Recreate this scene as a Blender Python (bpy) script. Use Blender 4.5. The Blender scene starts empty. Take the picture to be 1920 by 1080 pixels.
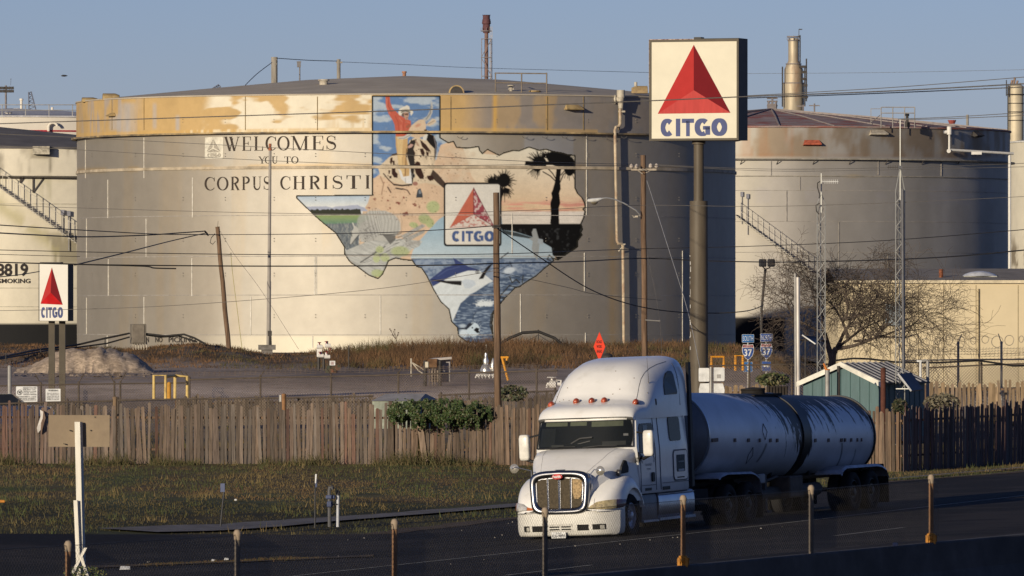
import bpy,bmesh,math,random
import numpy as np
from mathutils import Vector,Matrix
from mathutils.geometry import tessellate_polygon
random.seed(7); rng = np.random.default_rng(7)
R_ = math.radians
SC = bpy.context.scene
COL = SC.collection

# ------------------------------------------------------------------ camera, sky, sun, exposure
FPX = 15000.0            # focal length in photo pixels (1920 wide): a long telephoto lens
HC = 4.85                # camera height
HY = 600.0               # horizon row in the photo
cam_d = bpy.data.cameras.new("camera")
cam = bpy.data.objects.new("camera",cam_d); COL.objects.link(cam)
cam.location = (0,0,HC); cam.rotation_euler = (R_(90),0,0)
cam_d.sensor_width = 36.0; cam_d.lens = FPX/1920*36.0
cam_d.shift_y = (HY-540.0)/1920.0
cam_d.clip_start = 1.0; cam_d.clip_end = 30000
cam_d.dof.use_dof = True; cam_d.dof.focus_distance = 265.0; cam_d.dof.aperture_fstop = 14.0
SC.camera = cam

SUN_AZ,SUN_EL = 32.0,11.0        # degrees left of straight behind the camera; above the horizon
SUN_DIR = Vector((-math.sin(R_(SUN_AZ))*math.cos(R_(SUN_EL)),-math.cos(R_(SUN_AZ))*math.cos(R_(SUN_EL)),math.sin(R_(SUN_EL))))
w = bpy.data.worlds.new("World"); SC.world = w; w.use_nodes = True
nt = w.node_tree
bg = nt.nodes["Background"]
sky = nt.nodes.new("ShaderNodeTexSky"); sky.sky_type = 'NISHITA'; sky.sun_disc = False
sky.sun_elevation = R_(SUN_EL); sky.sun_rotation = R_(180+SUN_AZ)
sky.air_density = 0.9; sky.dust_density = 0.3; sky.ozone_density = 4.6; sky.altitude = 1000
tint = nt.nodes.new("ShaderNodeMixRGB"); tint.blend_type = 'MULTIPLY'; tint.inputs[0].default_value = 1.0; tint.inputs[2].default_value = (1.02,0.785,0.91,1)
nt.links.new(sky.outputs[0],tint.inputs[1]); nt.links.new(tint.outputs[0],bg.inputs[0]); bg.inputs[1].default_value = 0.092
sd = bpy.data.lights.new("sun",'SUN'); sd.energy = 5.0; sd.angle = R_(0.5); sd.color = (1.0,0.87,0.66)
so = bpy.data.objects.new("sun",sd); COL.objects.link(so); so.location = (-60,-60,60)
so.rotation_euler = SUN_DIR.to_track_quat('Z','Y').to_euler()
SC.view_settings.view_transform = 'Standard'; SC.view_settings.look = 'None'
SC.view_settings.exposure = 0.0; SC.view_settings.gamma = 1.0; SC.view_settings.use_curve_mapping = False
SC.cycles.max_bounces = 6; SC.cycles.transparent_max_bounces = 12
SC.cycles.use_denoising = True

# ------------------------------------------------------------------ helpers
def P(px,py,Y):
    "world point seen at photo pixel (px, py) at depth Y"
    return Vector(((px-960.0)/FPX*Y,Y,HC-(py-HY)/FPX*Y))
def PX(px,Y): return (px-960.0)/FPX*Y
def PZ(py,Y): return HC-(py-HY)/FPX*Y

def lin1(c):
    c = c/255.0
    return c/12.92 if c <= 0.04045 else ((c+0.055)/1.055)**2.4
def L(r,g,b,k=1.0): return (lin1(r)*k,lin1(g)*k,lin1(b)*k)

MATS = {}
def mat(name,col,rough=0.7,metal=0.0,var=0.25,scale=3.0,stretch=(1,1,1),bump=0.0,col2=None,thr=0.55,soft=0.12,
        scale2=None,attr=None,spec=0.3,coat=0.0,trans=0.0,ior=1.45,detail=4.0,coords='Object',stretch2=None):
    "procedural material: a base colour broken up by noise, an optional second colour in blotches, optional bump"
    if name in MATS: return MATS[name]
    m = bpy.data.materials.new(name); m.use_nodes = True
    n = m.node_tree.nodes; l = m.node_tree.links
    b = n["Principled BSDF"]
    b.inputs['Roughness'].default_value = rough; b.inputs['Metallic'].default_value = metal
    b.inputs['Specular IOR Level'].default_value = spec; b.inputs['IOR'].default_value = ior
    b.inputs['Coat Weight'].default_value = coat; b.inputs['Coat Roughness'].default_value = 0.12
    b.inputs['Transmission Weight'].default_value = trans
    tc = n.new('ShaderNodeTexCoord')
    mp = n.new('ShaderNodeMapping'); mp.inputs['Scale'].default_value = stretch
    l.new(tc.outputs[coords],mp.inputs[0])
    nz = n.new('ShaderNodeTexNoise'); nz.inputs['Scale'].default_value = scale; nz.inputs['Detail'].default_value = detail
    nz.inputs['Roughness'].default_value = 0.62
    l.new(mp.outputs[0],nz.inputs['Vector'])
    rp = n.new('ShaderNodeValToRGB')
    lo = max(0.0,1.0-var); hi = 1.0+var
    rp.color_ramp.elements[0].position = 0.3; rp.color_ramp.elements[1].position = 0.7
    rp.color_ramp.elements[0].color = (lo,lo,lo,1); rp.color_ramp.elements[1].color = (hi,hi,hi,1)
    l.new(nz.outputs['Fac'],rp.inputs[0])
    mx = n.new('ShaderNodeMixRGB'); mx.blend_type = 'MULTIPLY'; mx.inputs[0].default_value = 1.0
    l.new(rp.outputs[0],mx.inputs[2])
    if attr:
        at = n.new('ShaderNodeAttribute'); at.attribute_name = attr
        l.new(at.outputs['Color'],mx.inputs[1])
    else:
        mx.inputs[1].default_value = (*col,1)
    out = mx.outputs[0]
    if col2 is not None:
        mp2 = n.new('ShaderNodeMapping'); mp2.inputs['Scale'].default_value = stretch2 or stretch; mp2.inputs['Location'].default_value = (3.1,7.7,1.3)
        l.new(tc.outputs[coords],mp2.inputs[0])
        n2 = n.new('ShaderNodeTexNoise'); n2.inputs['Scale'].default_value = scale2 or scale*0.6; n2.inputs['Detail'].default_value = 6.0
        n2.inputs['Roughness'].default_value = 0.65
        l.new(mp2.outputs[0],n2.inputs['Vector'])
        r2 = n.new('ShaderNodeValToRGB')
        r2.color_ramp.elements[0].position = thr-soft; r2.color_ramp.elements[1].position = thr+soft
        l.new(n2.outputs['Fac'],r2.inputs[0])
        m2 = n.new('ShaderNodeMixRGB'); l.new(r2.outputs[0],m2.inputs[0]); l.new(out,m2.inputs[1]); m2.inputs[2].default_value = (*col2,1)
        out = m2.outputs[0]
    l.new(out,b.inputs['Base Color'])
    if bump:
        bp = n.new('ShaderNodeBump'); bp.inputs['Strength'].default_value = bump; bp.inputs['Distance'].default_value = 0.02
        l.new(nz.outputs['Fac'],bp.inputs['Height']); l.new(bp.outputs[0],b.inputs['Normal'])
    MATS[name] = m
    return m

ORG = {}
def tag(o,label=None,cat=None,group=None,kind=None):
    if label: o['label'] = label
    if cat: o['category'] = cat
    if group: o['group'] = group
    if kind: o['kind'] = kind
    return o
def thing(name,loc,label,cat,group=None,rot=(0,0,0)):
    o = bpy.data.objects.new(name,None); COL.objects.link(o)
    o.location = loc; o.rotation_euler = rot; o.empty_display_size = 0.3
    ORG[o.name] = Vector(loc)
    return tag(o,label,cat,group)

class MB:
    def __init__(s): s.v = []; s.f = []; s.m = []; s.c = []
    def add(s,vs,fs,mi=0,col=None):
        o = len(s.v); s.v += [tuple(p) for p in vs]
        for f in fs: s.f.append(tuple(i+o for i in f)); s.m.append(mi)
        if col is not None: s.c += [col]*len(vs)
        return s
    def box(s,c,size,rot=0.0,mi=0,col=None,tilt=0.0):
        x,y,z = size[0]/2,size[1]/2,size[2]/2
        vs = [Vector((a*x,b*y,d*z)) for d in (-1,1) for a,b in ((-1,-1),(1,-1),(1,1),(-1,1))]
        if tilt: vs = [Matrix.Rotation(tilt,3,'Y') @ p for p in vs]
        if rot: vs = [Matrix.Rotation(rot,3,'Z') @ p for p in vs]
        c = Vector(c)
        return s.add([p+c for p in vs],[(0,3,2,1),(4,5,6,7),(0,1,5,4),(1,2,6,5),(2,3,7,6),(3,0,4,7)],mi,col)
    def bx(s,lo,hi,mi=0,col=None):
        c = [(a+b)/2 for a,b in zip(lo,hi)]; return s.box(c,[abs(b-a) for a,b in zip(lo,hi)],0,mi,col)
    def rbox(s,c,size,r=0.03,rot=0.0,mi=0):
        "box with chamfered vertical and horizontal edges"
        x,y,z = size[0]/2,size[1]/2,size[2]/2; r = min(r,x*.9,y*.9,z*.9)
        rings = []
        for zz,ins in ((-z,r),(-z+r,0),(z-r,0),(z,r)):
            a,b = x-ins,y-ins; k = max(r-ins,0)+1e-4
            rings.append([Vector((p,q,zz)) for p,q in ((-a+k,-b),(a-k,-b),(a,-b+k),(a,b-k),(a-k,b),(-a+k,b),(-a,b-k),(-a,-b+k))])
        M = Matrix.Rotation(rot,3,'Z'); c = Vector(c)
        return s.loft([[M @ p+c for p in rg] for rg in rings],closed=True,caps=True,mi=mi)
    def loft(s,rings,closed=True,caps=False,mi=0,col=None):
        n = len(rings[0]); vs = [p for r in rings for p in r]; fs = []
        for i in range(len(rings)-1):
            for j in range(n if closed else n-1):
                a = i*n+j; b = i*n+(j+1) % n
                fs.append((a,b,b+n,a+n))
        if caps:
            fs.append(tuple(range(n-1,-1,-1))); fs.append(tuple((len(rings)-1)*n+j for j in range(n)))
        return s.add(vs,fs,mi,col)
    def cyl(s,p0,p1,r0,r1=None,n=12,mi=0,caps=True,col=None):
        r1 = r0 if r1 is None else r1
        p0 = Vector(p0); p1 = Vector(p1); d = (p1-p0).normalized()
        u = d.orthogonal().normalized(); v = d.cross(u)
        rg = [[p+(u*math.cos(2*math.pi*k/n)+v*math.sin(2*math.pi*k/n))*r for k in range(n)] for p,r in ((p0,r0),(p1,r1))]
        return s.loft(rg,True,caps,mi,col)
    def tube(s,pts,r,n=6,mi=0,caps=True,col=None):
        pts = [Vector(p) for p in pts]; rr = r if isinstance(r,(list,tuple)) else [r]*len(pts)
        rings = []; u = None
        for i,p in enumerate(pts):
            d = (pts[min(i+1,len(pts)-1)]-pts[max(i-1,0)]).normalized()
            u = (d.orthogonal() if u is None else (u-d*u.dot(d)))
            if u.length < 1e-6: u = d.orthogonal()
            u.normalize(); v = d.cross(u)
            rings.append([p+(u*math.cos(2*math.pi*k/n)+v*math.sin(2*math.pi*k/n))*rr[i] for k in range(n)])
        return s.loft(rings,True,caps,mi,col)
    def lathe(s,prof,c=(0,0,0),n=24,mi=0,caps=True,axis='z'):
        "prof: (radius, height)"
        c = Vector(c); rings = []
        for r,z in prof:
            ring = []
            for k in range(n):
                a = 2*math.pi*k/n
                q = (r*math.cos(a),r*math.sin(a),z)
                if axis == 'y': q = (r*math.cos(a),z,-r*math.sin(a))
                if axis == 'x': q = (z,r*math.cos(a),r*math.sin(a))
                ring.append(Vector(q)+c)
            rings.append(ring)
        return s.loft(rings,True,caps,mi)
    def prism(s,poly,fn,d0,d1,mi=0,col=None):
        "2-D polygon given thickness: fn(u, v, d) -> world point"
        n = len(poly); tri = tessellate_polygon([[Vector((a,b,0)) for a,b in poly]])
        vs = [fn(a,b,d0) for a,b in poly]+[fn(a,b,d1) for a,b in poly]
        fs = [tuple(t) for t in tri]+[tuple(i+n for i in reversed(t)) for t in tri]
        fs += [(i,(i+1) % n,(i+1) % n+n,i+n) for i in range(n)]
        return s.add(vs,fs,mi,col)
    def flat(s,poly,fn,mi=0,col=None):
        tri = tessellate_polygon([[Vector((a,b,0)) for a,b in poly]])
        return s.add([fn(a,b) for a,b in poly],[tuple(t) for t in tri],mi,col)
    def build(s,name,mats,parent=None,smooth=False,local=False,angle=40,fix=True):
        me = bpy.data.meshes.new(name)
        vs = s.v
        org = Vector((0,0,0))
        if parent is not None and not local:
            org = ORG[parent.name]; vs = [(a-org.x,b-org.y,c-org.z) for a,b,c in vs]
        me.from_pydata(vs,[],s.f)
        for m in (mats if isinstance(mats,(list,tuple)) else [mats]): me.materials.append(m)
        if any(s.m): me.polygons.foreach_set('material_index',s.m)
        if s.c:
            at = me.color_attributes.new('paint','FLOAT_COLOR','POINT')
            at.data.foreach_set('color',[x for c in s.c for x in (c[0],c[1],c[2],1.0)])
        if fix:
            bm = bmesh.new(); bm.from_mesh(me); bmesh.ops.recalc_face_normals(bm,faces=bm.faces); bm.to_mesh(me); bm.free()
        if smooth:
            me.polygons.foreach_set('use_smooth',[True]*len(me.polygons))
            try: me.set_sharp_from_angle(angle=R_(angle))
            except Exception: pass
        me.update()
        o = bpy.data.objects.new(name,me); COL.objects.link(o)
        if parent is not None:
            o.parent = parent
            ORG[o.name] = org if not local else Vector((0,0,0))
        else:
            ORG[o.name] = Vector((0,0,0))
        return o

def solo(name,mb,m,label,cat,group=None,smooth=False,base=None):
    "a thing that is one mesh, its origin at its base"
    if base is None:
        a = np.array(mb.v); base = Vector((a[:,0].mean(),a[:,1].mean(),a[:,2].min()))
    mb.v = [(x-base[0],y-base[1],z-base[2]) for x,y,z in mb.v]
    o = mb.build(name,m,None,smooth); o.location = base
    return tag(o,label,cat,group)
def structure(name,mb,m,smooth=False,fix=True,kind='structure'):
    o = mb.build(name,m,None,smooth,fix=fix); o['kind'] = kind; return o

# value noise for painted surfaces
def vnoise(x,y,seed=0):
    r = np.random.default_rng(seed).random((256,256))
    xi = np.floor(x).astype(int); yi = np.floor(y).astype(int)
    fx = x-xi; fy = y-yi; fx = fx*fx*(3-2*fx); fy = fy*fy*(3-2*fy)
    g = lambda a,b: r[a & 255,b & 255]
    return (g(xi,yi)*(1-fx)+g(xi+1,yi)*fx)*(1-fy)+(g(xi,yi+1)*(1-fx)+g(xi+1,yi+1)*fx)*fy
def fbm(x,y,seed=0,o=4):
    t = 0; a = 0.5; tot = 0
    for k in range(o):
        t = t+a*vnoise(x*2**k+17*k,y*2**k+31*k,seed+k); tot += a; a *= 0.5
    return t/tot
def sstep(a,b,x):
    t = np.clip((x-a)/(b-a),0,1); return t*t*(3-2*t)

# lettering ---------------------------------------------------------------
def stroke(pts,ws,closed=False):
    "variable-width stroke -> list of quads (2-D)"
    n = len(pts); ws = ws if isinstance(ws,(list,tuple)) else [ws]*n
    Ls = []; Rs = []
    for i in range(n):
        if closed: a = pts[(i-1) % n]; b = pts[(i+1) % n]
        else: a = pts[max(i-1,0)]; b = pts[min(i+1,n-1)]
        dx,dy = b[0]-a[0],b[1]-a[1]; d = math.hypot(dx,dy) or 1
        nx,ny = -dy/d*ws[i]/2,dx/d*ws[i]/2
        Ls.append((pts[i][0]+nx,pts[i][1]+ny)); Rs.append((pts[i][0]-nx,pts[i][1]-ny))
    return [[Ls[i],Ls[(i+1) % n],Rs[(i+1) % n],Rs[i]] for i in range(n if closed else n-1)]
def arc(cx,cy,rx,ry,a0,a1,n=20): return [(cx+rx*math.cos(R_(a0+(a1-a0)*i/n)),cy+ry*math.sin(R_(a0+(a1-a0)*i/n))) for i in range(n+1)]
def serif_glyph(ch):
    "roman capital in a 1 x 1 box (v up): list of 2-D quads"
    T,t,q = .17,.05,.035
    out = []
    S = lambda pts,w,closed=False: out.extend(stroke(pts,w,closed))
    def foot(x,y,w=.32): S([(x-w/2,y+(q/2 if y < .5 else -q/2)),(x+w/2,y+(q/2 if y < .5 else -q/2))],q)
    def stem(x,w=T): S([(x,0),(x,1)],w); foot(x,0,w+.2); foot(x,1,w+.2)
    wv = lambda pts,cx,r: [t+(T-t)*min(1,abs(p[0]-cx)/r)**1.3 for p in pts]
    if ch == 'O':
        p = arc(.5,.5,.42,.48,0,360,40)[:-1]; S(p,wv(p,.5,.42),True)
    elif ch == 'C':
        p = arc(.54,.5,.46,.48,42,318,34); ww = [t+(T*1.1-t)*max(0,(.54-a[0])/.46)**1.1 for a in p]; S(p,ww)
        S([(.9,.97),(.9,.68)],[.03,.07]); S([(.9,.2),(.86,.16)],.05)
    elif ch == 'I': stem(.5,.3)
    elif ch == 'E':
        stem(.25,.2); S([(.2,1-q/2),(.92,1-q/2)],q); S([(.92,1),(.95,.72)],[.08,.02]); S([(.3,.52),(.7,.52)],q); S([(.7,.64),(.7,.4)],.05)
        S([(.2,q/2),(.95,q/2)],q); S([(.94,0),(.99,.3)],[.09,.02])
    elif ch == 'L':
        stem(.3,.2); S([(.2,q/2),(.95,q/2)],q); S([(.93,0),(.98,.32)],[.1,.02])
    elif ch == 'W':
        S([(.08,1),(.36,0)],.13); S([(.36,0),(.55,.9)],.04); S([(.4,1),(.66,0)],.13); S([(.66,0),(.92,1)],.04)
        foot(.08,1,.24); foot(.42,1,.24); foot(.92,1,.2)
    elif ch == 'M':
        S([(.1,0),(.1,1)],.035); S([(.1,1),(.5,0)],.13); S([(.5,0),(.84,1)],.035); S([(.84,0),(.84,1)],.13)
        foot(.1,0,.22); foot(.84,0,.3); foot(.06,1,.2); foot(.88,1,.22)
    elif ch == 'S':
        p = arc(.5,.75,.34,.23,25,270,18)[:-1]+arc(.5,.26,.36,.24,90,-155,18)
        k = len(p); S(p,[t+(T*1.15-t)*max(0,1-abs(i-k/2)/(k*.33)) for i in range(k)])
        S([(.83,.98),(.83,.7)],[.03,.06]); S([(.13,.02),(.13,.3)],[.03,.06])
    elif ch == 'Y':
        S([(.12,1),(.5,.45)],.14); S([(.88,1),(.5,.45)],.05); S([(.5,.5),(.5,0)],.14); foot(.5,0,.4); foot(.12,1,.34); foot(.88,1,.26)
    elif ch == 'U':
        S([(.2,1),(.2,.35)],.17); S(arc(.5,.33,.3,.3,180,360,16),[.17-.12*i/16 for i in range(17)]); S([(.8,.33),(.8,1)],.05); foot(.2,1,.38); foot(.8,1,.3)
    elif ch == 'T':
        S([(.5,0),(.5,1)],.2); foot(.5,0,.44); S([(.05,1-q/2),(.95,1-q/2)],q); S([(.06,1),(.04,.72)],[.09,.02]); S([(.94,1),(.96,.72)],[.09,.02])
    elif ch in 'RP':
        stem(.25,.19); p = arc(.4,.745,.42,.24,90,-90,18); S([(.25,.985),(.4,.985)],t); S([(.25,.505),(.4,.505)],t)
        S(p,[t+(.19-t)*max(0,(a[0]-.4)/.42) for a in p])
        if ch == 'R': S([(.5,.5),(.86,.02)],.17); foot(.88,0,.24)
    elif ch == 'H':
        stem(.2,.17); stem(.8,.17); S([(.2,.52),(.8,.52)],q)
    return out
def sans_glyph(ch,W=.22):
    out = []
    S = lambda pts,w,closed=False: out.extend(stroke(pts,w,closed))
    h = W/2
    def ring_(cx,a0,a1,n,closed=False):
        A = [a0+(a1-a0)*i/n for i in range(n if closed else n+1)]; v = .68
        S([(cx+(.5-h)*math.cos(R_(a)),.5+(.5-h*v)*math.sin(R_(a))) for a in A],[W*abs(math.cos(R_(a)))**1.5+W*v*abs(math.sin(R_(a)))**1.5 for a in A],closed)
    if ch == 'C': ring_(.54,44,316,26)
    elif ch == 'I': S([(.5,0),(.5,1)],1.0)
    elif ch == 'T': S([(.5,0),(.5,1-W*.5)],W*1.2); S([(0,1-h),(1,1-h)],W*.95)
    elif ch == 'G':
        ring_(.5,46,300,26); S([(.54,.47),(1,.47)],W*.6); S([(1-h*.9,.5),(1-h*.9,.07)],W*.9)
    elif ch == 'O': ring_(.5,0,360,32,True)
    return out
def logo_word(x0,x1,y0,y1):
    "the five-letter company word fitted in a box: list of (quads) in box coordinates, v up"
    adv = [(.0,.2),(.235,.30),(.325,.505),(.515,.745),(.765,1.0)]
    out = []
    for ch,(a,b) in zip("CITGO",adv):
        for qd in sans_glyph(ch,.34 if ch in 'CGO' else .25):
            out.append([(x0+(a+(b-a)*u)*(x1-x0),y0+v*(y1-y0)) for u,v in qd])
    return out
TXT = {}
def font_polys(body,bold=0.0):
    "outline text as 2-D triangles/quads normalised to height 1 (built-in font)"
    k = (body,bold)
    if k in TXT: return TXT[k]
    cu = bpy.data.curves.new('t','FONT'); cu.body = body; cu.offset = bold; cu.resolution_u = 3
    o = bpy.data.objects.new('t',cu); COL.objects.link(o)
    dg = bpy.context.evaluated_depsgraph_get(); me = bpy.data.meshes.new_from_object(o.evaluated_get(dg))
    vs = [(v.co.x,v.co.y) for v in me.vertices]; fs = [[vs[i] for i in p.vertices] for p in me.polygons]
    x0 = min(v[0] for v in vs); x1 = max(v[0] for v in vs); y0 = min(v[1] for v in vs); y1 = max(v[1] for v in vs)
    bpy.data.objects.remove(o); bpy.data.curves.remove(cu); bpy.data.meshes.remove(me)
    r = [[((a-x0)/(x1-x0),(b-y0)/(y1-y0)) for a,b in f] for f in fs]
    TXT[k] = r; return r
def put_text(mb,body,x0,x1,y0,y1,fn,bold=0.0,mi=0):
    for f in font_polys(body,bold):
        mb.add([fn(x0+a*(x1-x0),y0+b*(y1-y0)) for a,b in f],[tuple(range(len(f)))],mi)
# ------------------------------------------------------------------ terrain
UX,UY = math.sin(R_(22)),math.cos(R_(22))     # the way the road runs (away to the right)
NX,NY = math.cos(R_(22)),-math.sin(R_(22))    # across it, towards the camera
TX,TY = 1.056,176.0                           # front of the truck on the road
CREST = np.array([(-300,640),(-50,650),(0,650),(60,650),(150,654),(250,657),(300,652),(340,648),(380,647),(420,652),(460,659),(500,666),(540,668),
                  (580,667),(640,663),(700,660),(760,658),(900,656),(1000,652),(1100,652),(1300,652),(1380,654),(1420,668),(1500,690),(1600,700),(2200,705)],float)
def hz(X,Y):
    X = np.asarray(X,float); Y = np.asarray(Y,float)
    c = (X-TX)*NX+(Y-TY)*NY
    wr = sstep(-15,-5.5,c)
    Xc = np.clip(X,-26,30)
    zr = 0.038*(Xc-TX)+0.0014*(np.clip(Y,60,300)-TY)
    zg = np.interp(Y,[0,176,246,256,285,305,335,370,3000],[-.6,.0,.42,.6,1.35,1.75,2.2,2.5,2.5])
    near = zr*wr+zg*(1-wr)
    z = np.where(Y < 252,near,zg)
    px = 960+X/np.maximum(Y,1)*FPX
    cr = np.interp(px,CREST[:,0],CREST[:,1]); zc = HC-(cr-HY)/37.5
    up = sstep(374,399,Y); dn = sstep(401,426,Y)
    zb = 2.5+(zc-2.5)*up
    zb = np.where(Y > 400,zc+(3.0-zc)*dn,zb)
    z = np.where(Y > 370,zb,z)
    rt = sstep(1440,1570,px)*sstep(250,285,Y)*(Y < 900)
    z = z+(np.minimum(z,1.2)-z)*rt
    bumpy = (fbm(X*.9+50,Y*.5+20,5,3)-.5)*sstep(255,300,Y)*(1-sstep(430,460,Y))*(.06+.29*sstep(368,385,Y))
    return z+bumpy
def H(X,Y): return float(hz(np.array([X]),np.array([Y]))[0])

def grid_mesh(xs,ys,off=0.0,colfn=None,mb=None):
    mb = mb or MB(); X,Y = np.meshgrid(xs,ys); Z = hz(X,Y)+off
    n = len(xs); vs = list(zip(X.ravel(),Y.ravel(),Z.ravel()))
    fs = [(j*n+i,j*n+i+1,(j+1)*n+i+1,(j+1)*n+i) for j in range(len(ys)-1) for i in range(n-1)]
    mb.add(vs,fs)
    if colfn is not None: mb.c += [tuple(c) for c in colfn(X.ravel(),Y.ravel())]
    return mb
def mixc(a,b,t): t = np.asarray(t,float)[:,None]; return np.atleast_2d(a)*(1-t)+np.atleast_2d(b)*t
def ground_col(X,Y):
    n1 = fbm(X*.35,Y*.12,1); n2 = fbm(X*1.3+9,Y*.5,2); n3 = fbm(X*.25+40,Y*.1+3,3)
    c = mixc((.115,.088,.042),(.080,.084,.037),sstep(.45,.62,n1))           # dry and green turf
    c = mixc(c,(.080,.052,.030),sstep(.55,.72,n2)*.8); px = 960+X/np.maximum(Y,1)*FPX; py = HY+(HC-hz(X,Y))*FPX/np.maximum(Y,1); c = mixc(c,(.032,.031,.016),sstep(936,950,py+5*np.sin(px*.02))*(.5+.4*sstep(.4,.6,n2)))  # shadow over the near turf painted in below a wavy edge
    px = 960+X/np.maximum(Y,1)*FPX; py = HY+(HC-hz(X,Y))*FPX/np.maximum(Y,1)
    c = mixc(c,(.30,.24,.195),sstep(250,290,Y))                                # yard gravel
    road = np.exp(-((Y-318-6*np.sin(X*.3))/11)**2)
    c = mixc(c,(.62,.50,.40),road*.95)
    c = mixc(c,(.12,.10,.08),sstep(.55,.7,n3)*sstep(255,280,Y)*.5)
    g = sstep(380,388,Y)*(.6+.4*sstep(.4,.6,n2))
    c = mixc(c,(.085,.060,.035),g)
    gr = sstep(330,350,Y)*sstep(520,600,px)*(1-sstep(700,1000,px))
    c = mixc(c,(.17,.14,.125),gr*(1-sstep(388,395,Y))*.8)
    c = mixc(c,(.13,.115,.095),sstep(430,460,Y))
    return c
M_ground = mat('ground_soil',(1,1,1),.95,var=.35,scale=1.6,attr='paint',bump=.6,spec=.1)
g = MB()
xs = np.concatenate([[-6000,-2500,-900,-400,-200,-120,-80],np.arange(-60,60.1,.8),[80,120,200,400,900,2500,6000]])
ys = np.concatenate([[-300,-100,0,60,90],np.arange(110,460,1.2),[480,520,600,800,1200,2500,5000,9000]])
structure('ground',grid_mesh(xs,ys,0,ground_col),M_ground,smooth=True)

# road: strips with their own surface, laid just above the ground
EDGE = ([-90,-12,-.3,2.6,5.4,6.6,16,43,48,60,130],[-42,-22,-13.5,-11.7,-9.9,-7.0,-7.7,-7.2,-5.6,-5.2,-5.2])
def edge(s): return np.interp(s,*EDGE)+.55*(fbm(np.asarray(s)*.35,np.asarray(s)*0,77)-.5)
def strip(c0,c1,s0,s1,off,ds=1.0,nc=2,wob=0.0):
    ss = np.arange(s0,s1+.01,ds); t = np.linspace(0,1,nc)
    a = (c0(ss) if callable(c0) else np.full(len(ss),c0))+wob*(fbm(ss*.7,ss*0+3,9)-.5); b = c1(ss) if callable(c1) else np.full(len(ss),c1)
    C = a[:,None]+(b-a)[:,None]*t; S = ss[:,None]+C*0
    X = TX+S*UX+C*NX; Y = TY+S*UY+C*NY; Z = hz(X,Y)+off
    mb = MB(); mb.add(list(zip(X.ravel(),Y.ravel(),Z.ravel())),[(i*nc+j,(i+1)*nc+j,(i+1)*nc+j+1,i*nc+j+1) for i in range(len(ss)-1) for j in range(nc-1)])
    return mb
M_asph = mat('asphalt',(.015,.0135,.014),.92,var=.5,scale=9,bump=.5,col2=(.030,.026,.025),thr=.54,soft=.05,scale2=.22,spec=.10)
structure('road',strip(edge,16,-75,120,.030,.8,34),M_asph,smooth=True)
M_line = mat('road_paint',(.26,.25,.22),.8,var=.4,scale=9,col2=(.05,.045,.045),thr=.56)
structure('road_shoulder',strip(lambda s: np.full(len(s),.1)+.25*fbm(s*.3,s*0,5),lambda s: np.interp(s,[-18,-8,6,25],[1.7,2.1,2.45,2.35]),-60,110,.033,1.0,4),mat('shoulder_asphalt',(.028,.0245,.0235),.92,var=.45,scale=5,bump=.4,col2=(.017,.015,.015),thr=.55,scale2=.5,spec=.1),smooth=True)
structure('road_edge_line',strip(lambda s: np.interp(s,[-18,-8,6,25],[1.83,2.2,2.55,2.45]),lambda s: np.interp(s,[-18,-8,6,25],[1.96,2.33,2.68,2.58]),-60,110,.036,1.0),M_line)
lm = MB()
for s0 in (-21.5,-2.8):
    q = strip(7.35,7.47,s0,s0+4.6,.036,.5); lm.add(q.v,q.f)
structure('road_lane_line',lm,M_line)
M_conc = mat('weathered_concrete',(.17,.155,.145),.9,var=.3,scale=2.5,bump=.3,col2=(.085,.075,.065),thr=.56)
M_conc2 = mat('dusty_path',(.13,.12,.12),.9,var=.35,scale=2,bump=.3,col2=(.10,.085,.065),thr=.58)
structure('path',strip(lambda s: np.interp(s,[-2,3,6,9,13,25,60],[-14.0,-13.3,-12.9,-12.0,-11.9,-11.5,-10]),lambda s: np.interp(s,[-2,3,6,9,13,25,60],[-13.4,-11.9,-10.9,-10.7,-10.9,-10.7,-9.4]),4,42,.045,.6,3,wob=.5),M_conc2)
def px_strip(pts,wd,off,name,m,steps=40):
    "a path following points given as (photo column, depth)"
    xs_ = np.interp(np.linspace(0,1,steps),np.linspace(0,1,len(pts)),[PX(a,b) for a,b in pts]); ys_ = np.interp(np.linspace(0,1,steps),np.linspace(0,1,len(pts)),[b for a,b in pts])
    wv = wd*(.55+.9*fbm(xs_*1.1,xs_*0,88))
    X = np.stack([xs_,xs_],1); Y = np.stack([ys_-wv/2,ys_+wv/2],1); Z = hz(X,Y)+off
    mb = MB(); mb.add(list(zip(X.ravel(),Y.ravel(),Z.ravel())),[(2*i,2*i+2,2*i+3,2*i+1) for i in range(steps-1)])
    return structure(name,mb,m)
px_strip([(1560,218),(1650,221),(1800,226),(1960,231)],1.1,.07,'kerb_strip',M_conc)
structure('dirt_verge',strip(lambda s: edge(s)-.55,lambda s: edge(s)+.25,6.2,70,.040,.5,3,wob=.7),mat('dry_dirt',(.060,.038,.020),.95,var=.5,scale=3,bump=.5))
px_strip([(120,168.1),(300,168.2),(480,168.4),(700,168.7)],1.3,.046,'road_median',mat('dry_dirt_median',(.030,.018,.011),.95,var=.6,scale=4,bump=.5),90)

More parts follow.
